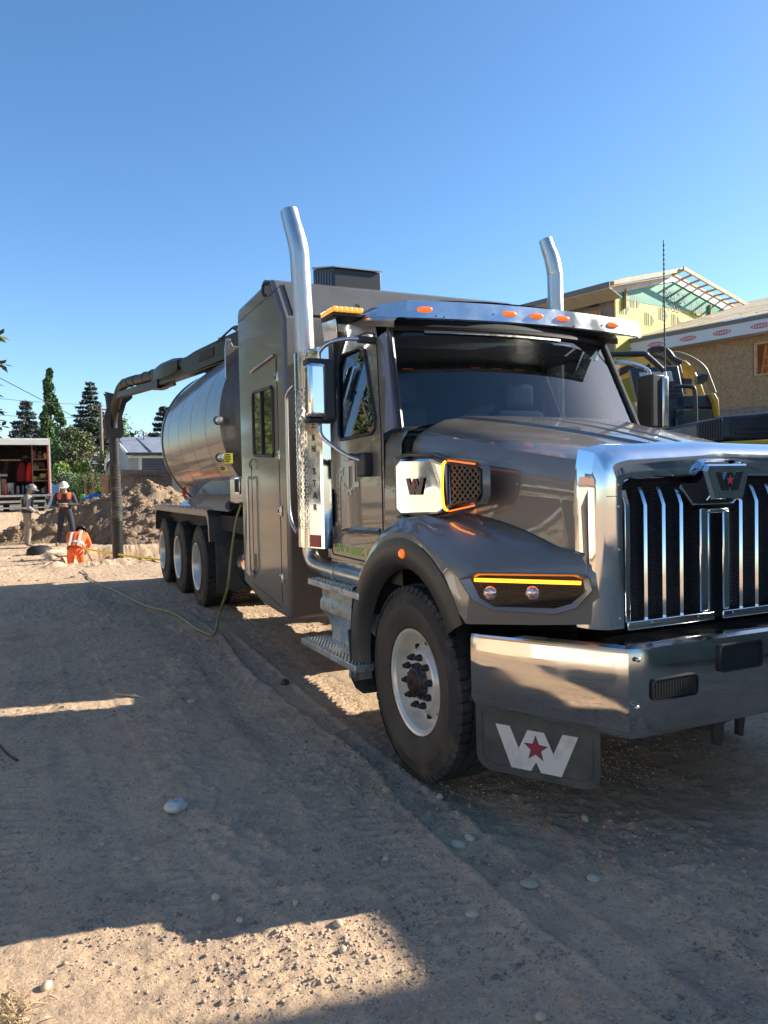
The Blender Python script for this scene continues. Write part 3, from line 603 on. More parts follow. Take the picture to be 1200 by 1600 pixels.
n = 2600; px_ = rng.uniform(-4, 8, n); py_ = rng.uniform(14.5, 25, n); k = vnoise(px_, py_, .8, 88) > .5; px_, py_ = px_[k], py_[k]
scatter('rubble', np.stack([px_, py_, gz(px_, py_)], -1), .012+.06*rng.power(.4, len(px_))**2.5, dirtm, .6, label='small rubble lying round the trench', cat='rubble', rough=.3)
for (px, py, d, r, lb) in ((83, 828, 24.3, .17, 'rounded boulder in the heap between the two standing workers'), (143, 830, 24.3, .26, 'largest pale boulder at the foot of the heap, left of the hose tube'), (160, 792, 26, .22, 'boulder on the upper left flank of the heap'), (212, 800, 25.5, .26, 'boulder right of the hose tube'), (228, 785, 26, .2, 'boulder high on the heap near the truck wheels'), (172, 877, 19.0, .17, 'flat rock on the trench edge left of the hose tube')):
    q = A(px, py, d=d); V = IV3.copy(); dd = 1+.35*(vnoise(V[:, 0]*1.6+px, V[:, 1]*1.6+V[:, 2], 1, 4)-.5)
    o = MB(dirtm).add((V*dd[:, None]*np.array([1, .8, .75])*r+np.array(q)).tolist(), IF3).obj('boulder', None, smooth=50); tag(o, lb, 'boulder')
# ------------------------------------------------------------------ trees
barkm = mat('bark', (.12, .09, .065), .9, bump=(12, .6, .03))
def leafm(name, c1, c2): return mat(name, c1, .6, noise=(c2, .9, .35, .65), spec=.3)
def leafcloud(P, S_, m, name, parent, quad=.55, N=None):
    n = len(P); a = rng.normal(size=(n, 3)); a /= np.linalg.norm(a, axis=1)[:, None]; c = rng.normal(size=(n, 3)); c2 = np.cross(a, c); c2 /= np.linalg.norm(c2, axis=1)[:, None]
    S_ = np.asarray(S_)[:, None] if np.ndim(S_) else S_
    U = a*S_; V = c2*S_*quad; vs = np.stack([P-U, P+V, P+U, P-V], 1).reshape(-1, 3); me = bpy.data.meshes.new(name); me.vertices.add(4*n); me.vertices.foreach_set('co', vs.astype(np.float32).ravel())
    me.loops.add(4*n); me.loops.foreach_set('vertex_index', np.arange(4*n, dtype=np.int32)); me.polygons.add(n); me.polygons.foreach_set('loop_start', np.arange(0, 4*n, 4, dtype=np.int32)); me.update(calc_edges=True); me.materials.append(m)
    o = bpy.data.objects.new(name, me); COL.objects.link(o); setp(o, parent); return o
def spruce(base, h, r, m, label, n=9000, grp='spruces behind the yards', seed=0, bare=0.04):
    t = thing('spruce_tree', label, 'tree', base, grp); B = Vector(base); R = np.random.default_rng(seed)
    MB(barkm).tube([B, B+Vector((0, 0, h*.6)), B+Vector((0, 0, h*.99))], [h*.016, h*.009, .02], 8).obj('trunk', t)
    P = []; bb = MB(barkm); lev = int(h*2.6); 
    for L in range(lev):
        f = L/lev; z = h*(bare+(1-bare)*f); rr = r*(1-f)**.85*R.uniform(.75, 1.12)+.10; nb = 9 if f < .7 else 6
        for k in range(nb):
            a = 2*pi*(k+R.uniform(-.3, .3))/nb+L*.9; ln = rr*R.uniform(.65, 1.1); tip = np.array([cos(a)*ln, sin(a)*ln, -ln*.22+R.uniform(-.05, .1)])
            m_ = max(6, int(n/(lev*nb)*(.3+1.4*(1-f)))); s = R.power(1.4, m_); pt = s[:, None]*tip[None]+np.array([0, 0, z]); pt[:, 2] += .10*ln*s**3
            pt += R.normal(size=(m_, 3))*np.array([.12, .12, .05])*(.35+ln*.25); P.append(pt)
            if L % 2 == 0: bb.tube([B+Vector((0, 0, z)), B+Vector((tip[0]*.8, tip[1]*.8, z+tip[2]*.8))], [.03, .01], 4)
    bb.obj('branches', t); P = np.concatenate(P)+np.array(base); leafcloud(P, R.uniform(.12, .27, len(P)), m, 'crown', t, .38); return t
def blob(base, h, r, m, label, n=7000, name='leafy_tree', cat='tree', grp=None, shape='round', ls=.1, lo=.15, seed=0, trunk=True):
    t = thing(name, label, cat, base, grp); B = Vector(base); R = np.random.default_rng(seed+5)
    if trunk:
        b_ = MB(barkm); b_.tube([B, B+Vector((.05, 0, h*.45)), B+Vector((0, 0, h*.9))], [max(.03, h*.02), max(.02, h*.013), .02], 8)
        for k in range(9): a = R.uniform(0, 6.28); z = h*R.uniform(.25, .7); b_.tube([B+Vector((0, 0, z)), B+Vector((cos(a)*r*.6, sin(a)*r*.6, z+h*.15))], [h*.008+.01, .01], 5)
        b_.obj('trunk', t)
    nc = 46; C = []
    for k in range(nc):
        f = R.uniform(lo, 1)
        if shape == 'column': rr = r*min(1, (1-f)*2.4+.12)*R.uniform(.2, .85); cr_ = r*.42*(.5+min(1, (1-f)*2))
        else: rr = r*sqrt(max(0.02, 1-((f-.55)/.5)**2))*R.uniform(.2, .8); cr_ = r*R.uniform(.25, .42)
        a = R.uniform(0, 6.28); C.append((rr*cos(a), rr*sin(a), h*f*.95, cr_))
    C = np.array(C); i_ = R.integers(0, nc, n); d = R.normal(size=(n, 3)); d /= np.linalg.norm(d, axis=1)[:, None]; d *= R.power(2.2, n)[:, None]
    P = C[i_, :3]+d*C[i_, 3:4]*np.array([1, 1, 1.35 if shape == 'column' else .85]); P[:, 2] = np.clip(P[:, 2], .02, None)
    leafcloud(P+np.array(base), R.uniform(.6, 1.3, n)*ls, m, 'crown', t); return t
def gpos(px, d):
    q = A(px, 771, d=d); return (q.x, q.y, float(gz(q.x, q.y)))
def hat(px, py, d): q = A(px, py, d=d); return q.z-float(gz(q.x, q.y))
sp1 = leafm('spruce_blue', (.055, .080, .075), (.10, .115, .085)); sp2 = leafm('spruce_dark', (.035, .060, .040), (.065, .085, .055))
pop = leafm('poplar_leaf', (.055, .105, .035), (.085, .15, .05)); ol = leafm('olive_leaf', (.15, .16, .075), (.10, .125, .05)); bri = leafm('bright_leaf', (.26, .30, .05), (.16, .23, .05)); grn2 = leafm('shrub_leaf', (.07, .13, .04), (.12, .18, .06)); pale = leafm('sage_leaf', (.20, .24, .14), (.13, .17, .10))
spruce(gpos(45, 62), hat(45, 623, 62), 3.6, sp1, 'blue spruce with a reddish top behind the cube truck', 16000, seed=1)
spruce(gpos(146, 66), hat(146, 594, 66), 3.7, sp2, 'tallest dark spruce, left of the wooden power pole', 16000, seed=2)
spruce(gpos(262, 58), hat(256, 632, 58), 4.0, sp2, 'spruce half hidden behind the tank of the truck', 14000, seed=3)
spruce(gpos(3, 78), hat(3, 682, 78), 3.0, sp2, 'small distant spruce at the left edge of the photo', 6000, seed=4)
blob(gpos(83, 58), hat(83, 570, 58), .80, pop, 'tall slim poplar column, the highest of the pair', 12000, 'poplar_tree', grp='columnar poplars', shape='column', ls=.15, lo=.03, seed=1)
blob(gpos(98, 56), hat(98, 630, 56), .62, pop, 'shorter poplar column leaning on the right of the tall one', 9000, 'poplar_tree', grp='columnar poplars', shape='column', ls=.14, lo=.03, seed=2)
blob(gpos(76, 57), hat(77, 622, 57), .45, pop, 'shorter poplar column on the left of the tall one', 5000, 'poplar_tree', grp='columnar poplars', shape='column', ls=.14, lo=.03, seed=8)
blob(gpos(120, 50), hat(120, 668, 50), 1.7, ol, 'olive green round tree in front of the tall dark spruce', 9000, ls=.10, seed=3)
blob(gpos(172, 70), hat(175, 655, 70), 3.0, grn2, 'mid green tree right of the power pole', 8000, ls=.16, seed=4)
blob(gpos(190, 74), hat(195, 668, 74), 3.0, sp2, 'dark leafy tree behind the hose tube', 7000, ls=.16, seed=14)
blob(gpos(70, 72), hat(72, 668, 72), 3.5, sp2, 'dark leafy tree between blue spruce and poplars', 7000, ls=.16, seed=15)
blob(gpos(96, 46), hat(96, 722, 46), .9, bri, 'yellow green bush beside the cube truck', 4500, 'bush', 'bush', 'shrubs along the yard', ls=.07, seed=5)
blob(gpos(127, 47), hat(127, 720, 47), .7, bri, 'narrow yellow green bush left of the small blue house', 3500, 'bush', 'bush', 'shrubs along the yard', ls=.07, seed=6)
blob(gpos(104, 44), hat(104, 738, 44), 1.0, pale, 'pale sage green shrub behind the man in the dark coat', 4500, 'bush', 'bush', 'shrubs along the yard', ls=.06, seed=7)
blob(gpos(140, 43), hat(135, 748, 43), 1.7, grn2, 'low dark green shrub spreading behind the blue tarp', 7000, 'bush', 'bush', 'shrubs along the yard', ls=.07, seed=9)
blob(gpos(172, 52), hat(172, 706, 52), 1.3, ol, 'sunlit bush between the blue house and the garage', 5000, 'bush', 'bush', 'shrubs along the yard', ls=.08, seed=10)
# off to the left: trees whose foliage mirrors in the truck, and the ash whose twigs reach into view
ashm = leafm('ash_leaf', (.085, .12, .035), (.16, .17, .06))
for k, (x, y, h, r) in enumerate(((-5.3, 22.5, 13, 3.0), (-6.0, 28.5, 13, 3.4), (-9.5, 25, 12, 3.2), (-13, 29, 10, 3.2), (-7.0, 35, 11, 3), (-13, 1.5, 8, 2.6), (-15, -6, 9, 3.2))):
    blob((x, y, float(gz(x, y))), h, r, ashm, ('tall leafy tree nearest behind the cream house', 'second tall leafy tree behind the cream house', 'broad tree at the far corner of the cream house', 'leafy tree furthest left behind the cream house', 'leafy tree furthest back along the left side', 'leafy tree in front of the cream house', 'leafy tree behind the camera on the left')[k], 13000, grp='yard trees left of the lane', ls=.12, lo=.2, seed=20+k)
t = thing('ash_tree', 'ash tree whose leafy twigs hang in at the left edge', 'tree', (-2.6, 8.0, float(gz(-2.6, 8))))
b = MB(barkm); b.tube(cr([(-2.6, 8, 0), (-2.65, 8, 1.6), (-2.5, 8.05, 3.2), (-2.6, 8.1, 4.8)], 5), [.11]*5+[.09]*5+[.06]*6, 10)
LV = MB(ashm); ends = []
def leaf(p, d, L_):
    d = Vector(d).normalized(); s_ = d.cross(Vector((random.gauss(0, .4), random.gauss(0, .4), 1))).normalized(); n_ = s_.cross(d)
    LV.add([p, p+d*L_*.45+s_*L_*.22+n_*.004, p+d*L_, p+d*L_*.45-s_*L_*.22+n_*.004, p+d*L_*.5-n_*L_*.03], [(0, 1, 2, 4), (0, 4, 2, 3)])
def spray(p, d, L_):
    d = Vector(d).normalized(); e = p+d*L_; b.tube([p, lerp(p, e, .5)+Vector((0, 0, .02)), e], [.005, .004, .002], 5)
    sd = d.cross(Vector((0, 0, 1))).normalized()
    for k in range(8):
        q = lerp(p, e, .15+.115*k)
        for s in (-1, 1): leaf(q, d*.6+sd*s*.7+Vector((0, 0, s*random.uniform(.1, .9))), random.uniform(.085, .125))
    leaf(e, d+Vector((0, 0, -.2)), .1)
for (px, py, d) in ((14, 532, 8), (6, 560, 8), (16, 578, 7.8), (2, 600, 8), (4, 620, 8.2), (10, 635, 8.4), (0, 650, 8.2), (-4, 510, 8), (-10, 580, 8), (-14, 620, 8), (8, 655, 9.6), (14, 668, 10), (2, 680, 9.5), (-8, 660, 9)):
    tip = A(px, py, d=d-.4); st = tip+Vector((-.42, .05, .02+random.uniform(-.05, .12))); b.tube([Vector((-2.55, 8.05, st.z-.5)), lerp(Vector((-2.55, 8.05, st.z-.5)), st, .5)+Vector((0, 0, .1)), st], [.02, .012, .006], 5); spray(st, tip-st+Vector((0, 0, random.uniform(-.06, .06))), .36)
for k in range(260):
    a = random.uniform(0, 6.28); rr = random.uniform(.5, 1.7); z = random.uniform(2.0, 5.2); p = Vector((-2.9+cos(a)*rr, 8+sin(a)*rr*1.2, z))
    if p.x > -.06*p.y-.75: continue
    spray(p, (cos(a), sin(a), random.uniform(-.4, .3)), .35)
b.obj('trunk', t); LV.obj('crown', t, smooth=0, recalc=False)
# ------------------------------------------------------------------ power pole and wires
polem = mat('pole_wood', (.20, .16, .12), .9)
pb = Vector(gpos(161, 52)); ph = hat(164, 632, 52); pt = thing('power_pole', 'weathered wooden power pole right of the tall dark spruce', 'pole', pb)
MB(polem).tube([pb, pb+Vector((.03, 0, ph))], [.14, .10], 10).obj('pole', pt); q = pb+Vector((.02, 0, ph-.35)); MB(polem).beam(q-Vector((.55, 0, 0)), q+Vector((.55, 0, 0)), .1, .1).obj('crossarm', pt)
for k in (-.5, -.2, .45): MB(mat('insulator', (.3, .3, .3), .3)).tube([q+Vector((k, 0, .05)), q+Vector((k, 0, .2))], .04, 8).obj('insulator', pt)
wm = mat('wire', (.03, .03, .03), .6)
def wire(P, r, lb): o = MB(wm).tube(cr(P, 8), r, 5).obj('wire'); tag(o, lb, 'wire', 'overhead wires')
wire([A(-30, 575, d=38), A(60, 622, d=43), A(125, 655, d=50), A(163, 668, d=52)], .022, 'thicker cable dropping from the left edge toward the pole')
wire([A(-30, 620, d=40), A(60, 628, d=46), A(163, 634, d=52)], .014, 'upper thin wire running level to the pole top')
wire([A(-30, 646, d=40), A(60, 652, d=46), A(163, 652, d=52)], .014, 'lower thin wire running level to the pole')
wire([A(165, 634, d=52), A(190, 665, d=55), A(260, 685, d=60)], .014, 'wire sloping down to the right from the pole')
# ------------------------------------------------------------------ small far buildings, fence
def Q(px, py, d): return A(px, py, d=d)
hz = thing('blue_house', 'small blue house with red brown shingle roof behind the yard fence', 'house', gpos(158, 56))
def quad(name, m, P, ext, par, **k): return MB(m).prism(P, ext).obj(name, par, **k)
D = 56
g0 = gpos(158, D)[2]
def lv(px, py, d): q = Q(px, py, d); return q
wl, wr2 = Q(131, 727, D), Q(166, 727, D); zt_ = wl.z
quad('wall', sidb, [Vector((wl.x, wl.y, g0)), Vector((wr2.x+.5, wr2.y-.2, g0)), Vector((wr2.x+.5, wr2.y-.2, zt_)), Vector((wl.x, wl.y, zt_))], Fv*4, hz)
e0, e1, r1_, r0_ = Q(128, 723, D-.4), Q(168, 723, D-.4), Q(172, 708, D+2), Q(133, 709, D+2)
quad('roof', shing, [e0, e1, r1_, r0_], (0, 0, .08), hz); MB(shing).prism([Q(131, 723, D), Q(133, 709, D+2), Q(126, 724, D+4)], Rv*.1).obj('gable', hz)
MB(trimw).beam(e0, e1, .06, .18).obj('fascia', hz)
f_ = MB(trimw).prism([Q(141, 727.5, D-.1), Q(164, 727.5, D-.1), Q(164, 741, D-.1), Q(141, 741, D-.1)], Fv*-.05).obj('window', hz); MB(mat('curtain', (.16, .20, .22), .4)).prism([Q(143, 729.5, D-.2), Q(162, 729.5, D-.2), Q(162, 741, D-.2), Q(143, 741, D-.2)], Fv*-.03).obj('pane', f_)
f_ = MB(trimw).prism([Q(133, 735, D-.1), Q(139, 735, D-.1), Q(139, 742, D-.1), Q(133, 742, D-.1)], Fv*-.05).obj('window', hz); MB(mat('curtain', (.2, .2, .2))).prism([Q(134, 736, D-.2), Q(138, 736, D-.2), Q(138, 742, D-.2), Q(134, 742, D-.2)], Fv*-.03).obj('pane', f_)
# garage
D = 46; ga = thing('garage', 'grey sided garage with pale metal roof and dark blue door, left of the tank', 'garage', gpos(230, D)); g0 = gpos(230, D)[2]
sidg = mat('siding_grey', (.40, .40, .38), .7)
cL, cR = Q(200, 712, D), Q(300, 712, D)
MB(sidg).prism([Vector((cL.x, cL.y, g0)), Vector((cR.x, cR.y, g0)), cR, cL], Fv*5).obj('wall', ga)
gl_ = Q(167, 735, D+3); pk = Q(184, 694, D+3)
MB(sidg).prism([Vector((gl_.x, gl_.y, g0)), Vector((cL.x, cL.y, g0)), cL, pk, gl_], Fv*.1).obj('gable_wall', ga)
for k in range(14):
    z = lerp(g0+1, cL.z-.1, k/13); MB(sidg).beam(Vector((cL.x, cL.y, z))-Fv*.02, Vector((cR.x, cR.y, z))-Fv*.02, .05, .03).obj('siding_board', ga)
MB(shg).prism([Q(197, 711, D-.5), Q(300, 711, D-.5), Q(300, 685, D+3), Q(186, 685, D+3)], (0, 0, .08)).obj('roof', ga)
MB(darkm).beam(Q(197, 709, D-.6), Q(300, 709, D-.6), .1, .16).obj('gutter', ga); MB(trimw).beam(Q(200, 714, D-.2), Q(300, 714, D-.2), .1, .15).obj('fascia', ga)
MB(darkm).beam(Q(213, 685, D+3-.2), Q(236, 706, D-.2), .06, .06).obj('roof_seam', ga); MB(darkm).beam(Q(200, 695, D+1.4), Q(300, 696, D+1.4), .03, .05).obj('roof_seam', ga)
MB(trimw).beam(Q(184, 692, D-.5), Q(165, 722, D-.5), .12, .2).obj('barge_board', ga); MB(trimw).beam(Q(165, 722, D-.5), Q(164, 735, D-.5), .1, .1).obj('downpipe', ga); MB(trimw).beam(Q(184, 692, D-.5), Q(203, 714, D-.5), .1, .15).obj('barge_board', ga)
dr = MB(trimw).prism([Q(217, 713, D-.1), Q(300, 713, D-.1), Q(300, 735, D-.1), Q(217, 735, D-.1)], Fv*-.04).obj('garage_door', ga)
dbl = mat('door_navy', (.045, .06, .085), .5)
for k in range(5):
    y0_, y1_ = 716+k*3.7, 716+k*3.7+3.3; MB(dbl).prism([Q(222, y0_, D-.2), Q(298, y0_, D-.2), Q(298, y1_, D-.2), Q(222, y1_, D-.2)], Fv*-.05).obj('door_panel', dr)
v_ = Q(225, 686, D+2.5); MB(darkm).tube([v_-Vector((0, 0, .2)), v_+Vector((0, 0, .45)), v_+Vector((-.12, 0, .5))], .05, 6).obj('roof_vent', ga)
# fence
fnm = mat('fence_wood', (.26, .155, .09), .85, noise=((.19, .12, .075), 4, .4, .65)); fnd = mat('fence_weathered', (.20, .14, .105), .9, noise=((.14, .10, .08), 5, .4, .6))
fc = thing('wooden_fence', 'brown board fence in front of the garage, behind the dirt heap', 'fence', gpos(215, 41))
def pick(x0, x1, yt, D, m):
    k = x0
    while k < x1:
        a_, c_ = Q(k, yt, D), Q(k+3.1, yt+random.uniform(-.3, .3), D); zb_ = float(gz(a_.x, a_.y)); MB(m).prism([Vector((a_.x, a_.y, zb_)), Vector((c_.x, c_.y, zb_)), c_, a_], Fv*.03).obj('fence_board', fc); k += 3.3
pick(186, 268, 734, 41, fnd); pick(157, 184, 741, 42, fnm)
for x0, x1, y, D in ((132, 158, 743, 42), (158, 184, 742, 41.9), (186, 262, 742, 40.9)): MB(fnd).beam(Q(x0, y, D), Q(x1, y, D), .05, .12).obj('fence_rail', fc)
for x in (133, 145, 167): q = Q(x, 741, 41.9); MB(fnm).beam(Vector((q.x, q.y, .7)), q, .14).obj('fence_post', fc)
ip = thing('iron_railing', 'low dark iron railing leaning in front of the board fence', 'railing', gpos(225, 39))
ps = [211, 218, 225, 233, 238, 244]; MB(darkm).beam(Q(200, 742, 39), Q(250, 743, 39), .04, .05).obj('rail', ip)
for x in ps: q = Q(x, 742, 39); MB(darkm).beam(Vector((q.x-.1, q.y, .8)), q, .035).obj('baluster', ip)
# blue tarp
q = Q(148, 770, 36); b = MB(mat('tarp_blue', (.03, .12, .42), .4)); gx_, gy_ = np.meshgrid(np.linspace(-.55, .55, 14), np.linspace(-.35, .35, 9)); hh = .28*(1-(gx_/.6)**2)*(1-(gy_/.4)**2)+.08*fbm(gx_, gy_, 5, 3, 7)
b.loft([[(q.x+gx_[r_, c], q.y+gy_[r_, c], float(gz(q.x, q.y))+.25+hh[r_, c]+.25) for c in range(14)] for r_ in range(9)]); tag(b.obj('blue_tarp', smooth=60), 'crumpled blue tarp at the foot of the green shrub', 'tarp')
q = Q(147, 775, 36); b = MB(mat('tarp_green', (.08, .25, .10), .6)); b.box((q.x-.6, q.y-.1, .6), (q.x-.4, q.y+.3, 1.5)); tag(b.obj('green_crate', bevel=.03), 'green crate left of the blue tarp', 'crate')
b = MB(mat('bin_blue', (.03, .07, .16), .5)); q = Q(84, 768, 40); b.box((q.x-.3, q.y, .8), (q.x+.3, q.y+.5, 2.0)); tag(b.obj('dark_blue_bin', bevel=.04), 'dark blue bin beside the right corner of the cube truck', 'bin')
# ------------------------------------------------------------------ the truck
XC = 3.10
T = thing('vacuum_truck', 'dark grey vacuum truck with chrome grille, box body and tank on the dirt lane', 'truck', (XC, 8, 0))
def MX(p): return (2*XC-p[0], p[1], p[2])
# ---- hood
def hoodrow(y):     # near half cross section from centre to fender crease
    t = max(0, (y-2.86)/(4.2-2.86))
    zc = lerp(1.775, 2.06, t)+.022*sin(pi*t); k = t
    sh = lerp(.655, .80, k); st = lerp(.747, .965, k); sb = lerp(.762, 1.0, k)
    bul = lerp(.10, .62, t)
    zb = 1.27+.19*sin(pi*min(1, max(0, (t*.95+.02))))+.06*t
    return [(0, zc), (bul*.5, zc-.002), (bul, zc-.006), (bul+.025, zc-.022), (lerp(bul, sh, .6)+.01, zc-.034), (sh, zc-.062), (sh+.05, zc-.085), (lerp(sh, st, .78), lerp(1.715, 1.93, t)), (st-.003, lerp(1.67, 1.88, t)), (st+.008, lerp(1.60, 1.80, t)), (lerp(st, sb, .5)+.012, lerp(1.5, 1.6, t)), (sb, zb), (sb+.012, zb-.10)]
ysH = list([2.80]+list(np.linspace(2.87, 4.17, 15)))
b = MB(paint)
rows = [[(XC-x, y, z) for x, z in hoodrow(y)][::-1]+[(XC+x, y, z) for x, z in hoodrow(y)][1:] for y in ysH]
b.loft(rows); hood = b.obj('hood', T, smooth=28)
# dark channel lines on the hood top
ch = mat('panel_gap', (.008, .008, .009), .6)
def onhood(dx, y, up_=.003):
    pr = hoodrow(y); a = abs(dx)
    for (x0, z0), (x1, z1) in zip(pr, pr[1:]):
        if x0 <= a <= x1+1e-6: return Vector((XC+dx, y, z0+(z1-z0)*(a-x0)/max(1e-6, x1-x0)+up_))
    return Vector((XC+dx, y, pr[5][1]))
for s in (-1, 1):
    b = MB(ch); L_ = []; R_ = []
    for y in np.linspace(3.05, 4.12, 12):
        t = (y-3.05)/1.07; c_ = lerp(.075, .13, t); w_ = lerp(.022, .004, t)
        L_.append(onhood(s*(c_-w_), y)); R_.append(onhood(s*(c_+w_), y))
    b.loft([L_, R_]); b.obj('hood_channel', hood)
# ---- cowl between hood and door
b = MB(paint)
for s in (-1, 1):
    f = (lambda p: p) if s < 0 else MX
    rows = []
    for y in (4.185, 4.30, 4.425):
        rows.append([f((x, y, z)) for x, z in ((XC-.60, 2.03), (XC-.88, 1.985), (XC-.985, 1.95), (2.072, 1.88), (2.062, 1.6), (2.058, 1.3), (2.06, 1.0))])
    b.loft(rows)
b.loft([[(XC+x, 4.185, 2.05-abs(x)*.05), (XC+x, 4.36, 2.02-abs(x)*.03)] for x in (-.7, -.3, 0, .3, .7)])
b.obj('cowl', T, smooth=35)
# ---- fenders
WY, WZ = 3.87, .49; AY, AZ = 3.93, .53
def fender(side):
    f = (lambda p: Vector(p)) if side < 0 else (lambda p: Vector(MX(p)))
    Cc = [(2.06, 4.44, 1.30), (2.075, 4.3, 1.36), (2.105, 4.1, 1.42), (2.14, 3.87, 1.455), (2.19, 3.6, 1.455), (2.235, 3.38, 1.42), (2.275, 3.18, 1.37), (2.305, 3.0, 1.31), (2.325, 2.88, 1.275)]
    Rr = []; Ll = []
    for th in (140, 122, 104, 86, 68, 50): Rr.append((1.965, WY-cos(radians(180-th))*-.86*-1, AZ+.86*sin(radians(th))))
    Rr = [(1.965, AY+.86*cos(radians(180-th)), AZ+.86*sin(radians(th))) for th in (142, 122, 102, 82, 62)]
    Ll = [(1.925, AY+.775*cos(radians(180-th)), AZ+.775*sin(radians(th))) for th in (142, 120, 98, 76, 54)]
    Rr += [(1.945, 3.34, 1.255), (1.955, 3.17, 1.205), (2.16, 2.96, 1.225), (2.362, 2.778, 1.245)]
    Ll += [(1.925, 3.36, 1.02), (1.925, 3.215, .93), (2.16, 2.975, .94), (2.40, 2.752, .955)]
    b = MB(paint); rows = []
    for c_, r_, l_ in zip(Cc, Rr, Ll):
        c_, r_, l_ = map(Vector, (c_, r_, l_)); m1 = c_*.55+r_*.45+Vector((-.02, 0, .022)); m2 = r_*.6+l_*.4+Vector((-.012, 0, 0))
        rows.append([f(p) for p in (c_+Vector((.04, 0, .0)), c_, m1, r_+Vector((.018, .0, .006)), r_+Vector((-.001, -.0, -.014)), m2, l_)])
    b.loft(rows)
    # underside lip and closing to the bumper
    b.loft([[f(r[-1]), f(Vector(r[-1])+Vector((.03, .03, 0)))] for r in [[x] for x in Ll]]) if False else None
    fo = b.obj('fender', T, smooth=33)
    # panel gap between fender and hood
    g2 = MB(ch); g2.tube([f(Vector(p)+Vector((-.004, 0, .0))) for p in cr(Cc, 3)], .0015, 6); g2.obj('fender_gap', fo)
    # flare: matte band round the wheel opening
    b = MB(flarem); rows = []
    for th in np.linspace(196, 30, 26):
        a = radians(th); ca, sa = cos(pi-a), sin(a)
        ro = .785 if th > 60 else .785
        pts = [(1.985, .60), (1.925, .625), (1.905, .65), (1.908, .74), (1.922, ro), (1.95, ro)]
        rows.append([f((x, AY+r*ca, AZ+r*sa)) for x, r in pts])
    b.loft(rows)
    fl = b.obj('wheel_flare', fo, smooth=50)
    # inner arch
    b = MB(underm); rows = []
    for th in np.linspace(200, 20, 18):
        a = radians(th); rows.append([f((1.96, AY+.64*cos(pi-a), AZ+.64*sin(a))), f((2.5, AY+.64*cos(pi-a), AZ+.64*sin(a)))])
    b.loft(rows); b.box(f((2.5, 3.1, .5)), f((2.52, 4.7, 1.3))); b.obj('wheel_liner', fo)
    b = MB(amber); q = f((1.90, AY-.06, AZ+.70))
    b.lathe([(-.012, .001), (-.012, .018), (-.004, .026), (.01, .028)], (q.x, q.y, q.z), 'x', 16); b.obj('side_marker', fo)
    # glowing amber slash in the crease above the fender
    return fo
fen = fender(-1); fen2 = fender(1)
# amber daytime line reflected spot on fender crest: a thin lamp slit
# ---- headlight (on the diagonal nose panel)
P0 = Vector((1.94, 3.19, 1.1)); dirn = Vector((.475, -.48, 0)).normalized(); nrm = Vector((-.711, -.703, 0))
def headlight(side, fo):
    f = (lambda p: Vector(p)) if side < 0 else (lambda p: Vector(MX(p)))
    W_ = lambda l, off=0: [f(AP(x, y, P0+nrm*(.012+off), nrm)) for x, y in l]
    N = f(Vector((XC, 0, 0))+nrm)-f(Vector((XC, 0, 0)))
    outer = [(716, 905), (742, 893), (905, 896), (922, 902), (927, 922), (902, 951), (868, 961), (768, 955), (737, 938)]
    inner = [(735, 904), (750, 898), (898, 900), (912, 905), (914, 926), (892, 944), (866, 951), (772, 948), (750, 935)]
    b = MB(paint); o1 = W_(outer, -.012); o2 = W_([(lerp(x, 822, .02), lerp(y, 926, .05)) for x, y in outer], .022); i2 = W_(inner, .012); i3 = W_([(lerp(x, 822, .02), lerp(y, 926, .06)) for x, y in inner], -.008)
    b.loft([o1, o2, i2, i3], True); hl = b.obj('headlight', fo, smooth=30)
    b = MB(mat('lamp_bezel', (.012, .009, .010), .2, .2)); b.fill(W_(inner, -.002)); b.obj('lamp_backing', hl)
    b = MB(mat('lamp_fin', (.02, .015, .015), .35, .3))
    for k in range(9):
        y = 912+k*4.0; x0 = 752+max(0, (y-938)*1.2); x1 = 906-max(0, y-928)*1.35
        p, q = W_([(x0, y+ (0)), (x1, y+1.5)], .003); b.beam(p, q, .004, .006)
    b.obj('lamp_fins', hl)
    b = MB(ambl); p, q = W_([(741, 906), (908, 911)], .007); b.beam(p, q, .012, .017); b.obj('amber_strip', hl, bevel=.003)
    for x in (766, 832):
        c_ = W_([(x, 927)], .004)[0]
        U = (q-p).normalized(); V = Vector((0, 0, 1))
        b = MB(mat('lamp_lens', (.75, .62, .60), .08, .7, coat=1, noise=((.35, .12, .12), 60, .45, .6)))
        rows = [[c_+N*h+U*r*cos(a)+V*r*sin(a) for a in np.linspace(0, 2*pi, 20, endpoint=False)] for h, r in ((0, .036), (.006, .034), (.012, .026), (.016, .013), (.016, .0005))]
        b.loft(rows, True); b.obj('projector_lens', hl, smooth=60)
    b = MB(glassc); b.fill(W_([(lerp(x, 822, .01), lerp(y, 926, .03)) for x, y in inner], .012)); b.obj('lamp_glass', hl)
headlight(-1, fen); headlight(1, fen2)
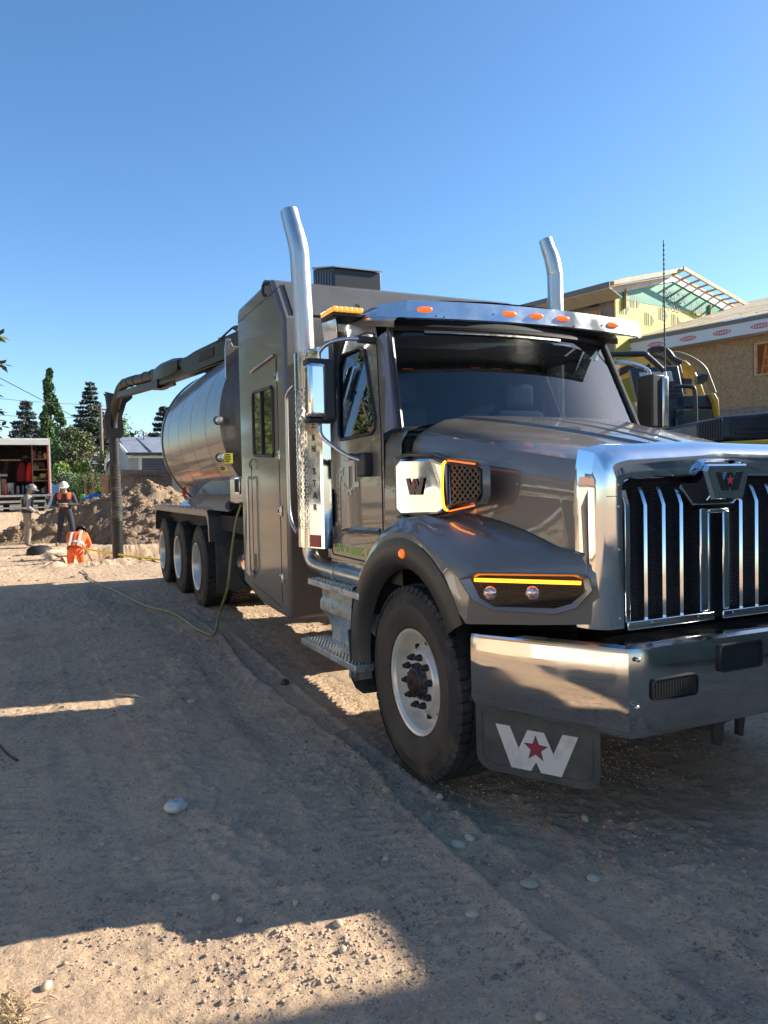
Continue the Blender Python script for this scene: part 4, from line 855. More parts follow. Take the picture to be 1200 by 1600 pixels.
# ---- air intake vents on the hood side
def vent(side):
    f = (lambda p: Vector(p)) if side < 0 else (lambda p: Vector(MX(p)))
    # recessed surround
    b = MB(chrome)
    def sx(y): return 2.05+(4.2-y)*.085
    ch_ = [(4.18, 1.47), (4.18, 1.745), (4.13, 1.775), (3.80, 1.765), (3.70, 1.735), (3.685, 1.49), (3.74, 1.455), (4.13, 1.44)]
    base = [f((sx(y)+.03, y, z)) for y, z in ch_]; face = [f((sx(y)-.03+(.012 if y < 3.75 else 0), lerp(y, 3.93, .04), lerp(z, 1.6, .08))) for y, z in ch_]
    mid = [f((sx(y)-.022, y, z)) for y, z in ch_]
    b.loft([base, mid, face], True); b.fill(face); v = b.obj('hood_vent', T, smooth=25)
    b = MB(paint); ou = [(4.235, 1.41), (4.235, 1.80), (4.12, 1.82), (3.80, 1.80), (3.67, 1.77), (3.36, 1.735), (3.33, 1.70), (3.33, 1.56), (3.36, 1.51), (3.67, 1.435), (3.8, 1.42), (4.12, 1.40)]
    o1 = [f((sx(y)+.03, y, z)) for y, z in ou]; o2 = [f((sx(y)-.008, lerp(y, 3.8, .03), lerp(z, 1.6, .05))) for y, z in ou]; o3 = [f((sx(y)+.012, lerp(y, 3.8, .07), lerp(z, 1.6, .13))) for y, z in ou]
    b.loft([o1, o2, o3], True); b.obj('vent_surround', v, smooth=40)
    c_ = f((sx(3.93)-.033, 3.95, 1.61)); U = Vector((0, -1, 0)) if side < 0 else Vector((0, 1, 0))
    Us = Vector((.085, -1, 0)) if side < 0 else Vector((.085, 1, 0))
    badge(v, c_, Us, (0, 0, 1), .20, .006, mat('badge_dark', (.04, .03, .035), .2, .6), mat('badge_red', (.25, .03, .05), .3, .5))
    # mesh opening
    mo = [(3.66, 1.50), (3.66, 1.735), (3.40, 1.705), (3.365, 1.68), (3.365, 1.57), (3.40, 1.535)]
    b = MB(darkin); b.fill([f((sx(y)+.018, y, z)) for y, z in mo]); b.obj('vent_backing', v)
    b = MB(mat('mesh_metal', (.10, .09, .08), .35, .8)); bars = MB
    def clip(y, z):
        return 3.375 < y < 3.655 and (1.50+(3.66-y)*.12+max(0, 3.42-y)*.6) < z < (1.735-(3.66-y)*.12-max(0, 3.42-y)*.6)
    for s in (-1, 1):
        for k in range(-14, 26):
            pts = []
            for j in range(61):
                y = 3.375+j*.28/60; z = 1.35+k*.038+s*(y-3.375)*.8+(.0 if s > 0 else .22)
                if clip(y, z): pts.append((y, z))
            if len(pts) > 3:
                (y0, z0), (y1, z1) = pts[0], pts[-1]; b.beam(f((sx(y0)+.006, y0, z0)), f((sx(y1)+.006, y1, z1)), .006, .007)
    b.obj('vent_mesh', v)
    b = MB(blackp); fr = [f((sx(y)-.004, y, z)) for y, z in mo]; b.tube(fr+[fr[0]], .008, 8); b.obj('vent_frame', v)
    b = MB(ambl); b.tube(cr([f((sx(3.675)-.012, 3.668, 1.745)), f((sx(3.68)-.02, 3.682, 1.72)), f((sx(3.68)-.026, 3.684, 1.6)), f((sx(3.68)-.02, 3.682, 1.50)), f((sx(3.67)-.008, 3.665, 1.475))], 4), .0075, 8); b.obj('amber_strip', v)
    b = MB(mat('amber_glow', (.6, .12, .02), .3, emit=.7, ecol=(1, .15, .02)))
    b.tube([f((sx(3.66)-.006, 3.655, 1.75)), f((sx(3.4)-.006, 3.41, 1.722))], .0045, 6); b.tube([f((sx(3.66)-.006, 3.655, 1.47)), f((sx(3.4)-.006, 3.42, 1.505))], .0045, 6); b.obj('amber_edge', v)
vent(-1); vent(1)
# ---- grille shell
YG = 2.76
def shellsec(p, out, side_d):   # section at path point, 'out' = outward direction in xz
    p = Vector((p[0], 0, p[1])); o = Vector((out[0], 0, out[1])).normalized(); o = o/max(abs(o.x), abs(o.z))**.8
    return [p-o*.0+Vector((0, YG+.10, 0)), p+Vector((0, YG-.015, 0)), p+o*.012+Vector((0, YG-.028, 0)), p+o*.085+Vector((0, YG-.022, 0)), p+o*.112+Vector((0, YG-.010, 0)), p+o*.148+Vector((0, YG+.026, 0)), p+o*.172+Vector((0, YG+.115, 0))]
path = []
xl = .605
for z in (.93, 1.05, 1.2, 1.3, 1.40, 1.5): path.append(((-xl+.012*(1.5-z), z), (-1, 0), .07 if z < 1.22 else (.19 if z < 1.35 else .22)))
for a in np.linspace(0, 90, 7): path.append(((-xl+.05-.05*cos(radians(a)), 1.575+.05*sin(radians(a))), (-cos(radians(a)), sin(radians(a))), .22-.08*(a/90)))
for x in (-.4, -.3, -.2, -.1): path.append(((x, 1.625+.012*(1-abs(x)/.5)), (0, 1), .11))
full = path+[((0, 1.64), (0, 1), .11)]+[((-p[0][0], p[0][1]), (-p[1][0], p[1][1]), p[2]) for p in path[::-1]]
b = MB(chrome); b.loft([[v+Vector((XC, 0, 0)) for v in shellsec(*q)] for q in full]); shell = b.obj('grille_surround', T, smooth=30)
b = MB(ch); b.box((XC-.70, YG-.022, 1.546), (XC-.605, YG-.030, 1.549)); b.box((XC+.605, YG-.022, 1.546), (XC+.70, YG-.030, 1.549)); b.obj('surround_seam', shell)
for z in (.98, 1.3, 1.5, 1.6):
    for s in (-1, 1):
        MB(boltm).lathe([(0, .0005), (0, .005), (.005, .007)], (XC+s*(xl+.03), YG-.032, z), 'y', 10).obj('screw', shell)
b = MB(darkin); b.box((XC-xl, YG+.10, .90), (XC+xl, YG+.13, 1.64)); b.box((XC-xl+.002, YG+.02, .92), (XC-xl+.02, YG+.10, 1.63)); b.box((XC+xl-.002, YG+.02, .92), (XC+xl-.02, YG+.10, 1.63)); b.obj('grille_backing', shell)
# grille mesh: real wavy wires in front of the backing
gm = MB(mat('grille_mesh', (.16, .15, .17), .35, .8)); nr = 62
for k in range(nr):
    z = .965+k*.0105
    top = 1.60
    pts = []
    for j in range(0, 113):
        x = -.56+j*.01; zz = z+(.0026 if (j+k) % 2 else -.0026)
        pts.append(Vector((XC+x, YG+.055, zz)))
    gm.loft([[p+Vector((0, 0, .0016)) for p in pts], [p+Vector((0, -.003, 0)) for p in pts], [p-Vector((0, 0, .0016)) for p in pts]])
gm.obj('grille_mesh', shell, smooth=0, recalc=False)
# vertical bars
barx = [-.475, -.375, -.275, .0, .275, .375, .475]
for i_, dx in enumerate((-.442, -.326, -.212, .198, .313, .428, .52)[:6]):
    zt = 1.585 if abs(dx) > .2 else (1.59 if dx > 0 else 1.59)
    b = MB(chrome); w_ = .011
    sec = lambda z, y, w_=.011: [(XC+dx-w_, y+.055, z), (XC+dx-w_, y+.006, z), (XC+dx, y-.004, z), (XC+dx+w_, y+.006, z), (XC+dx+w_, y+.055, z)]
    b.loft([sec(.955, YG), sec(1.50, YG), sec(zt-.03, YG+.022), sec(zt, YG+.04)], caps=True); b.obj('grille_bar', shell, smooth=25)
for s in (-1, 1):
    b = MB(chrome); x0 = XC+s*.578; x1 = XC+s*.548
    b.loft([[(x0, YG+.07, z), (x0, y, z), (x1, y, z), (x1, YG+.07, z)] for z, y in ((.935, YG-.005), (1.50, YG-.005), (1.575, YG+.02))], caps=True); b.obj('grille_edge', shell, bevel=.003)
    b = MB(chrome); b.box((XC+s*.588, YG-.03, .918), (XC+(-.028 if s < 0 else .03), YG+.02, .958)); b.obj('grille_foot', shell, bevel=.004)
    for q in (.12, .42): MB(boltm).lathe([(0, .0005), (0, .004), (.004, .005)], (XC+s*q-.02, YG-.034, .944), 'y', 8).obj('screw', shell)
# centre frame (inverted U) and dark mask below the emblem
b = MB(chrome)
b.box((XC-.112, YG-.02, .962), (XC-.06, YG+.05, 1.475)); b.box((XC-.052, YG-.012, .962), (XC-.034, YG+.05, 1.46)); b.box((XC+.044, YG-.02, .962), (XC+.088, YG+.05, 1.46)); b.box((XC-.052, YG-.018, 1.448), (XC+.088, YG+.05, 1.472)); b.obj('centre_frame', shell, bevel=.006)
b = MB(darkin); b.prism([(XC+x, YG+.045, z) for x, z in ((-.24, 1.60), (-.155, 1.50), (.12, 1.50), (.135, 1.60))], (0, -.06, 0)); b.obj('emblem_mask', shell)
b = MB(chrome); b.tube([(XC+x, YG-.016, z) for x, z in ((-.245, 1.59), (-.16, 1.496), (.115, 1.496), (.132, 1.515), (.137, 1.59))], .006, 8); b.obj('mask_trim', shell)
# emblem block
b = MB(chrome)
ec = XC+.015
f0 = [(ec-.165, 1.66), (ec-.11, 1.515), (ec+.10, 1.515), (ec+.145, 1.66), (ec+.13, 1.69), (ec-.15, 1.69)]
rows = [[(x, YG+.05, z) for x, z in f0], [(x, YG-.07, z) for x, z in f0], [(lerp(x, ec, .1), YG-.085, lerp(z, 1.6, .1)) for x, z in f0]]
b.loft(rows, True); b.fill(rows[-1])
top = [(ec-.15, 1.69, YG-.07), (ec+.13, 1.69, YG-.07)]
rows = [[(ec-.165, YG-.06, 1.665), (ec-.15, YG-.065, 1.695), (ec-.1, YG-.04, 1.71), (ec+.08, YG-.04, 1.71), (ec+.13, YG-.065, 1.695), (ec+.145, YG-.06, 1.665)],
        [(ec-.17, YG+.08, 1.70), (ec-.155, YG+.08, 1.745), (ec-.10, YG+.08, 1.765), (ec+.08, YG+.08, 1.765), (ec+.14, YG+.08, 1.745), (ec+.155, YG+.08, 1.70)],
        [(ec-.15, YG+.26, 1.77), (ec-.13, YG+.27, 1.80), (ec-.095, YG+.20, 1.805), (ec+.08, YG+.20, 1.805), (ec+.12, YG+.27, 1.80), (ec+.14, YG+.26, 1.77)]]
b.loft(rows); em = b.obj('emblem_block', shell, smooth=30)
badge(shell, (ec-.008, YG-.087, 1.605), (1, 0, 0), (0, 0, 1), .185, .006, mat('emblem_black', (.01, .01, .014), .15, coat=1), mat('emblem_red', (.35, .01, .04), .25, coat=1), chrome)
# ---- bumper
def prof(pt, inw):
    x, y = pt
    return [Vector((x+inw[0]*.20, y+inw[1]*.20, .885)), Vector((x+inw[0]*.03, y+inw[1]*.03, .892)), Vector((x+inw[0]*.008, y+inw[1]*.008, .880)), Vector((x, y, .855)), Vector((x, y, .57)), Vector((x+inw[0]*.02, y+inw[1]*.02, .53)), Vector((x+inw[0]*.10, y+inw[1]*.10, .525))]
bump_m = mat('dusty_chrome', (.58, .56, .54), .08, 1, noise=((.36, .31, .26), 3, .5, .8), rnoise=(6, .04, .2), bump=(130, .03, .001))
pl = [((1.955, 3.30), (1, 0), 0), ((1.955, 3.20), (.95, .3), 0), ((1.975, 3.16), (.8, .6), 0), ((2.33, 2.56), (.85, .55), -.0), ((2.37, 2.525), (.3, 1), -.0)]
b = MB(bump_m); rows = []
pts = [(2.0, 3.30, 1, .0), (1.952, 3.22, .95, .3), (1.972, 3.165, .85, .5), (2.315, 2.60, .85, .55), (2.345, 2.55, .5, .9), (2.42, 2.528, .0, 1)]
pts = [(x, y, a_, b_) for x, y, a_, b_ in pts]
drop = lambda i_: [0, 0, 0, 1, 1, 1][i_]
rows = []
for i_, (x, y, a_, b_) in enumerate(pts):
    r = prof((x, y), (a_, b_))
    if drop(i_): r = [v if v.z > .6 else Vector((v.x, v.y, v.z-.05)) for v in r]
    rows.append(r)
for x in np.linspace(2.6, 3.6, 5): rows.append([v if v.z > .6 else Vector((v.x, v.y, v.z-.05+.03*0)) for v in prof((x, 2.525), (0, 1))])
full = rows+[[Vector(MX(v)) for v in r] for r in rows[:len(pts)][::-1]]
b.loft(full); bumper = b.obj('bumper', T, smooth=30)
# dirty flat top of the bumper
b = MB(bump_m); b.loft([[(x, y0, .884), (x, y1, .884)] for x, y0, y1 in ((1.99, 3.2, 3.3), (2.37, 2.60, 3.0), (2.5, 2.56, 2.95), (3.7, 2.56, 2.95), (3.83, 2.60, 3.0), (4.21, 3.2, 3.3))]); b.obj('bumper_top', bumper)
def bump_hole(cx, cz, w_, h_, m_, name, grid):
    r = .02; P = []
    for (sx_, sz_, a0) in ((1, 1, 0), (-1, 1, 90), (-1, -1, 180), (1, -1, 270)):
        for a in (0, 30, 60, 90): P.append((cx+sx_*(w_/2-r)+r*cos(radians(a0+a)), cz+sz_*(h_/2-r)+r*sin(radians(a0+a))))
    b = MB(blackp); A_ = [(x, 2.524, z) for x, z in P]; B_ = [(x, 2.510, z) for x, z in P]; C_ = [(lerp(x, cx, .045), 2.510, lerp(z, cz, .12)) for x, z in P]; D_ = [(lerp(x, cx, .05), 2.523, lerp(z, cz, .13)) for x, z in P]
    b.loft([A_, B_, C_, D_], True); o = b.obj(name, bumper)
    MB(darkin).fill([(lerp(x, cx, .05), 2.5225, lerp(z, cz, .13)) for x, z in P]).obj('opening_back', o)
    if grid:
        b = MB(mat('grid_metal', (.09, .085, .08), .4, .6))
        for k in range(15): x = cx-w_/2+.02+k*(w_-.04)/14; b.box((x-.002, 2.518, cz-h_/2+.012), (x+.002, 2.512, cz+h_/2-.012))
        for k in range(9): z = cz-h_/2+.015+k*(h_-.03)/8; b.box((cx-w_/2+.012, 2.5178, z-.0018), (cx+w_/2-.012, 2.5128, z+.0018))
        b.obj('lamp_grid', o)
v3 = AP(1053, 1073, (0, 2.525, 0), (0, 1, 0)); bump_hole(v3.x, v3.z, .27, .10, darkin, 'bumper_lamp', True)
bump_hole(2*XC-v3.x, v3.z, .27, .10, darkin, 'bumper_lamp', True)
v4 = AP(1153, 1024, (0, 2.525, 0), (0, 1, 0)); bump_hole(v4.x+.01, v4.z, .28, .13, darkin, 'tow_slot', False); bump_hole(2*XC-v4.x-.02+.3, v4.z, .1, .13, darkin, 'tow_slot', False)
for px, py in ((997, 1031), (995, 1106)):
    q = AP(px, py, (0, 2.525, 0), (0, 1, 0)); MB(boltm).lathe([(.0, .011), (-.006, .011), (-.010, .007), (-.012, .0005)], (q.x, 2.526, q.z), 'y', 12).obj('bolt', bumper)
# tow bracket under the bumper
b = MB(darkm); q = AP(1117, 1125, (0, 2.62, 0), (0, 1, 0))
sh_ = [(0, 0), (0, -.15), (.04, -.16), (.06, -.13), (.06, -.06), (.09, -.045), (.16, -.045), (.16, -.13), (.19, -.14), (.21, 0)]
b.prism([(q.x+x-.02, 2.60, .50+z) for x, z in sh_], (0, .03, 0)); b.obj('tow_bracket', T, bevel=.003)
# ---- mud flap with emblem under the bumper wing
d2 = (Vector((2.33, 2.57, 0))-Vector((1.96, 3.18, 0))).normalized(); n2 = Vector((d2.y, -d2.x, 0)); n2 = n2 if n2.y < 0 else -n2
PF = Vector((1.99, 3.17, 0))+d2*0-n2*.03
def flap_pt(px, py, off=0): return AP(px, py, PF+n2*off, n2)
top_l, top_r = flap_pt(743, 1096), flap_pt(938, 1150)
LF = (top_r-top_l); Lh = sqrt(LF.x**2+LF.y**2); UF = Vector((LF.x, LF.y, 0)).normalized()
zt, zb = .54, flap_pt(750, 1200).z; zb = .20
def fp(u, z, off=0): return Vector((top_l.x, top_l.y, 0))+UF*u+Vector((0, 0, z))+n2*off
r = .08; P = [fp(0, zt), fp(0, zb+r)]
for a in (30, 60): P.append(fp(r-r*cos(radians(a)), zb+r-r*sin(radians(a))))
P += [fp(r, zb), fp(Lh-r, zb)]
for a in (60, 30): P.append(fp(Lh-r+r*cos(radians(a)), zb+r-r*sin(radians(a))))
P += [fp(Lh, zb+r), fp(Lh, zt-.06)]
flm = mat('flap_rubber', (.045, .046, .042), .6, noise=((.12, .115, .095), 3, .45, .75))
flap = MB(flm).prism(P, -n2*.008).obj('mud_flap', T)
b = MB(flm); bord = [fp(.035, zt-.05), fp(.035, zb+.09), fp(.05, zb+.055), fp(.09, zb+.035), fp(Lh-.09, zb+.035), fp(Lh-.05, zb+.055), fp(Lh-.035, zb+.09), fp(Lh-.035, zt-.1)]; b.tube([p+n2*.001 for p in bord], .003, 6); b.obj('flap_rib', flap)
cF = (flap_pt(776, 1139)+flap_pt(903, 1206))/2; cF = fp((cF-fp(0, 0)).dot(UF), 0)+Vector((0, 0, flap_pt(838, 1174).z)); wF = (flap_pt(903, 1153)-flap_pt(774, 1138)).dot(UF)
badge(flap, cF+n2*.001, UF, (0, 0, 1), wF, .002, mat('flap_white', (.66, .60, .54), .5, noise=((.45, .38, .31), 9, .5, .8)), mat('flap_star', (.28, .02, .045), .5))
b = MB(underm); b.beam(fp(-.02, .555, .012), fp(Lh+.02, .505, .012), .02, .035); b.obj('flap_bracket', flap)
for u in (.02, .12, Lh*.5, Lh*.86, Lh*.97):
    q = fp(u, .555-.05*u/Lh, .022); b = MB(boltm); rows = [[q+n2*h+UF*rr*cos(a)+Vector((0, 0, rr*sin(a))) for a in np.linspace(0, 2*pi, 12, endpoint=False)] for h, rr in ((0, .011), (.006, .011), (.010, .006), (.011, .0005))]; b.loft(rows, True); b.obj('bolt', flap)
# ---- cab
def cx_(z): return 2.06 if z < 1.95 else 2.06+(z-1.95)*.155       # near side plane leans in above the belt
def side(s, l): return [Vector((cx_(z), y, z)) if s < 0 else Vector((2*XC-cx_(z), y, z)) for y, z in l]
WIN = [(4.60, 1.965), (5.14, 1.958), (5.20, 2.0), (5.38, 2.52), (5.34, 2.60), (5.0, 2.60), (4.90, 2.56), (4.57, 2.06), (4.56, 1.99)]
cab = None
b = MB(paint)
for s in (-1, 1):
    low = side(s, [(4.425, 1.95), (4.43, 1.06), (5.47, 1.08), (5.47, 1.95)])
    b.fill(low)
    upo = side(s, [(4.425, 1.9501), (4.70, 2.60), (4.76, 2.70), (4.86, 2.76), (5.47, 2.80), (5.47, 1.9501)])
    b.fill(upo, [side(s, WIN)])
    # body side crease at the bottom
for s in (-1, 1):     # front pillar, from door edge to the glass
    f = (lambda p: p) if s < 0 else MX
    b.loft([[f(p) for p in ((2.06, 4.425, 1.95), (2.062, 4.36, 1.962), (2.085, 4.32, 1.975), (2.12, 4.30, 1.985))],
            [f(p) for p in ((cx_(2.3), 4.573, 2.3), (cx_(2.3)+.003, 4.50, 2.30), (2.135, 4.46, 2.305), (2.17, 4.45, 2.31))],
            [f(p) for p in ((cx_(2.62), 4.708, 2.62), (cx_(2.62)+.003, 4.65, 2.63), (2.18, 4.60, 2.64), (2.21, 4.60, 2.65))]])
    # roof side: rolls from door top over to the roof
ry = [4.46, 4.62, 4.9, 5.2, 5.5]
rows = []
for y in ry:
    t = (y-4.46)/1.04; zc = 2.86+.16*sstep(0, 1, t); zs = 2.66+.14*min(1, t*1.6)
    hw = .93-.02*t
    half = [(-hw, zs-.02), (-hw+.002, zs+.02), (-hw+.05, zs+.07), (-hw+.16, lerp(zs+.07, zc, .6)), (-hw+.36, lerp(zs, zc, .9)), (-.2, zc)]
    rows.append([(XC+x, y, z) for x, z in half]+[(XC-x, y, z) for x, z in half[::-1]])
b.loft(rows)
b.loft([[(XC+x, 5.5, z) for x in (-1.03, 1.03)] for z in (1.0, 2.0)]); b.loft([[(XC-1.03, 5.5, 2.0), (XC+1.03, 5.5, 2.0)], [(XC-.93, 5.5, 2.8), (XC+.93, 5.5, 2.8)], [(XC-.7, 5.5, 3.0), (XC+.7, 5.5, 3.0)]])
cab = b.obj('cab_body', T, smooth=32)
b = MB(underm); b.box((2.1, 4.45, 1.0), (4.1, 5.49, 1.12)); b.box((2.5, 4.15, .9), (3.7, 4.2, 1.9)); b.obj('cab_floor', cab)
# door outline, handle, rubber, window glass
for s in (-1, 1):
    N = Vector((s*.004, 0, 0)); b = MB(ch)
    out = side(s, [(4.455, 1.10), (4.455, 1.95), (4.70, 2.56), (4.78, 2.655), (4.9, 2.69), (5.32, 2.71), (5.38, 2.66), (5.40, 1.95), (5.40, 1.2), (5.36, 1.11), (4.455, 1.10)])
    b.tube([p+N*.0 for p in out], .0055, 6); door = b.obj('door_gap', cab)
    b = MB(blackp); W = side(s, WIN); b.tube([p+N for p in W]+[W[0]+N, W[1]+N], .013, 8); b.obj('window_rubber', cab)
    b = MB(glassd); b.fill([p-N*2 for p in W]); b.obj('side_window', cab)
    b = MB(darkin); hpts = side(s, [(5.335-.035*cos(a)*(1), 1.46+.145*sin(a)) for a in np.linspace(0, 2*pi, 20, endpoint=False)])
    b.prism([p+N*.5 for p in hpts], N*1.0); hd = b.obj('door_handle', cab)
    b = MB(blackp); rr = side(s, [(5.335, 1.57), (5.34, 1.46), (5.335, 1.35)]); b.tube([p+N*4 for p in rr], .016, 8); b.obj('handle_grip', hd)
    # raised sweep line low on the door
    b = MB(paint); L1 = side(s, [(y, z) for y, z in ((5.30, 1.24), (5.15, 1.31), (4.9, 1.335), (4.5, 1.345))]); L2 = side(s, [(y, z) for y, z in ((5.30, 1.20), (5.13, 1.265), (4.9, 1.29), (4.5, 1.30))])
    b.loft([[p+N*.4 for p in L1], [lerp(p, q, .4)+N*3.5 for p, q in zip(L1, L2)], [q+N*.4 for q in L2]]); b.obj('door_crease', cab)
    b = MB(alu); q = side(s, [(4.47, 1.05), (5.40, 1.05)]); b.beam(q[0]-N*6, q[1]-N*6, .05, .05); b.obj('door_sill', cab, bevel=.004)
# lettering and crest on the near door
NX = Vector((-1, 0, 0))
gr = mat('crest_grey', (.62, .58, .52), .4, .2)
cc = side(-1, [(5.02, 1.70)])[0]+NX*.003; b = MB(gr)
def ring(c, r0, r1, a0, a1, n, yoff=0):
    P = [];
    for a in np.linspace(a0, a1, n): P.append(((c+Vector((0, -r0*cos(a), r0*sin(a)))), (c+Vector((0, -r1*cos(a), r1*sin(a))))))
    return [[p for p, q in P], [q for p, q in P]]
b.loft(ring(cc, .105, .122, .5, pi-.3, 24)); b.loft(ring(cc, .105, .122, pi+.5, 2*pi-.5, 24))
for k in range(12):
    a = k*pi/6+.26
    if abs(sin(a)) < .3: continue
    b.loft([[cc+Vector((0, -r*cos(a+d), r*sin(a+d))) for d in (-.11, .11)] for r in (.120, .148)])
b.obj('crest_gear', cab, smooth=0)
text_mb('P', side(-1, [(5.19, 1.655)])[0]+NX*.003, (0, -1, 0), (0, 0, 1), .10, .001, gr, bold=.02).obj('crest_letter', cab, smooth=0)
text_mb('TL', side(-1, [(5.10, 1.62)])[0]+NX*.003, (0, -1, 0), (0, 0, 1), .17, .001, gr, bold=.03).obj('crest_letter', cab, smooth=0)
grn = mat('green_vinyl', (.30, .80, .04), .4)
text_mb('GVW 41,000KG  TARE 22,800KG', side(-1, [(5.33, 1.135)])[0]+NX*.003, (0, -1, 0), (0, 0, 1), .055, .001, grn).obj('weight_lettering', cab, smooth=0)
# ---- windshield
def ws(t, h):     # t -1..1 across, h 0..1 up
    hb, ht = lerp(.98, .895, h), 0
    x = XC+t*lerp(.98, .90, h); y = lerp(4.30, 4.60, h)-(1-t*t)*lerp(.17, .13, h); z = lerp(1.965, 2.665, h)
    return Vector((x, y, z))
b = MB(glass); rows = [[ws(t, h) for t in np.linspace(-1, 1, 21)] for h in np.linspace(0, 1, 6)]; b.loft(rows); wsh = b.obj('windshield', cab, smooth=60)
b = MB(blackp); bd = [ws(-1, h) for h in np.linspace(0, 1, 6)]+[ws(t, 1) for t in np.linspace(-1, 1, 21)]+[ws(1, h) for h in np.linspace(1, 0, 6)]+[ws(t, 0) for t in np.linspace(1, -1, 21)]
b.tube([p+Vector((0, -.008, 0)) for p in bd], .022, 8); b.obj('windshield_seal', wsh)
b = MB(darkin); b.loft([[ws(t, .80)+Vector((0, .03, 0)) for t in np.linspace(-.98, .98, 15)], [ws(t, 1)+Vector((0, .03, .06)) for t in np.linspace(-.98, .98, 15)]]); b.obj('sun_shade', wsh)
b = MB(alu); b.loft([[ws(t, .95)+Vector((0, -.012, 0)) for t in np.linspace(-.75, .45, 9)], [ws(t, .985)+Vector((0, -.014, 0)) for t in np.linspace(-.75, .45, 9)]]); b.obj('header_strip', wsh)
# interior
inn = mat('cab_trim', (.07, .066, .062), .6); seatm = mat('seat_fabric', (.16, .15, .14), .85, bump=(60, .3, .004))
b = MB(inn); b.box((2.16, 4.32, 1.55), (4.04, 4.66, 1.93)); b.box((2.9, 4.5, 1.5), (3.4, 4.8, 1.93)); b.obj('dashboard', cab, bevel=.03)
b = MB(inn); b.box((2.13, 5.44, 1.1), (4.07, 5.47, 2.8)); b.box((2.3, 4.55, 2.76), (3.9, 5.4, 2.78)); b.obj('cab_lining', cab)
wr = MB(blackp); cw = Vector((3.72, 4.78, 1.93)); ax = Vector((0, -.8, .6)).normalized(); U = Vector((1, 0, 0)); V = ax.cross(U)
wr.tube([cw+U*.21*cos(a)+V*.21*sin(a) for a in np.linspace(0, 2*pi, 33)], .014, 8)
for a in (0.2, pi-.2, -pi/2): wr.beam(cw, cw+U*.2*cos(a)+V*.2*sin(a), .03, .012)
wr.obj('steering_wheel', cab)
for x in (2.62, 3.72):
    b = MB(seatm); b.box((x-.24, 4.95, 1.45), (x+.24, 5.38, 1.6)); b.box((x-.23, 5.25, 1.6), (x+.23, 5.38, 2.22)); b.box((x-.13, 5.25, 2.24), (x+.13, 5.34, 2.44)); b.obj('seat', cab, bevel=.05, seg=3)
b = MB(mat('hi_vis_paper', (.75, .85, .72), .7)); b.loft([[(3.66, 4.30, 1.95), (3.95, 4.36, 1.95)], [(3.58, 4.46, 1.96), (3.98, 4.55, 1.96)]]); b.obj('paper_sheet', cab)
b = MB(mat('hi_vis_red', (.75, .09, .05), .7)); b.box((4.02, 4.40, 1.96), (4.05, 4.52, 2.07)); b.obj('warning_card', cab)
# wipers
for x0, x1, x2 in ((2.95, 2.42, 2.36), (3.78, 3.42, 3.30)):
    b = MB(blackp); t0, t1 = (x0-XC)/.98, (x1-XC)/.98
    p0 = ws(t0, .02)+Vector((0, -.045, 0)); p1 = ws(t1, .05)+Vector((0, -.035, 0)); b.tube([p0, lerp(p0, p1, .5)+Vector((0, -.01, .03)), p1], .008, 6)
    pa, pb = ws((x2-XC)/.98, .035)+Vector((0, -.025, 0)), ws(min(.95, (x0+.12-XC)/.98), .045)+Vector((0, -.025, 0)); b.tube([pa, lerp(pa, pb, .5)+Vector((0, -.03, .02)), pb], .007, 6); b.obj('wiper', cab)
# ---- sun visor (chrome), marker lights
def vis(t, h, y0=0):
    x = XC+t*lerp(.955, .935, h); y = 4.15+.09*t*t+.015*h+y0; z = lerp(2.66, 2.768, h)-.004*t*t
    return Vector((x, y, z))
vism = mat('visor_steel', (.66, .67, .70), .22, .95, noise=((.50, .50, .52), 2.5, .4, .8), rnoise=(7, .16, .34))
b = MB(vism); ts = np.linspace(-1, 1, 17)
b.loft([[vis(t, 1)+Vector((0, .20-.0*t, .03)) for t in ts], [vis(t, 1)+Vector((0, .015, .006)) for t in ts], [vis(t, 1) for t in ts], [vis(t, 0) for t in ts], [vis(t, 0)+Vector((0, .03, -.004)) for t in ts]])
for s in (-1, 1):
    e0, e1 = vis(s, 1), vis(s, 0); ex = Vector((s*.04, .36, .0))
    b.loft([[e0, e1], [e0+ex+Vector((0, 0, .05)), e1+ex+Vector((0, 0, .08))], [e0+ex+Vector((s*-.03, .06, .02)), e1+ex+Vector((s*-.03, .05, .12))]])
visor = b.obj('sun_visor', cab, smooth=30)
b = MB(ch)
for t in (-.80,): b.loft([[vis(t, 1)+Vector((0, -.002, 0)), vis(t, 0)+Vector((0, -.002, 0))], [vis(t+.006, 1)+Vector((0, -.002, 0)), vis(t+.006, 0)+Vector((0, -.002, 0))]])
for px, py in ((671, 502), (796, 507), (838, 511), (880, 514), (965, 521)):
    q = A(px, py, y=4.16); t = (q.x-XC)/.95; q = vis(t, .5); U = (vis(t+.01, .5)-vis(t-.01, .5)).normalized(); Nn = U.cross(Vector((0, 0, 1)))
    b = MB(amber); rows = []
    for h, k in ((0, 1), (.010, .95), (.017, .7), (.019, .3)): rows.append([q+Nn*h+U*(.05*k*np.sign(cos(a))*abs(cos(a))**.5)+Vector((0, 0, .0165*k*np.sign(sin(a))*abs(sin(a))**.7)) for a in np.linspace(0, 2*pi, 20, endpoint=False)])
    b.loft(rows, True, True); ml = b.obj('marker_light', visor, smooth=60)
for px, py in ((688, 491), (700, 510), (772, 491), (888, 499), (897, 521), (945, 507)):
    q = A(px, py, y=4.16); t = (q.x-XC)/.95; h = (q.z-2.66)/.105; q = vis(t, min(.9, max(.1, h))); MB(darkm).lathe([(0, .0055), (-.006, .004), (-.008, .0005)], q, 'y', 8).obj('rivet', visor)
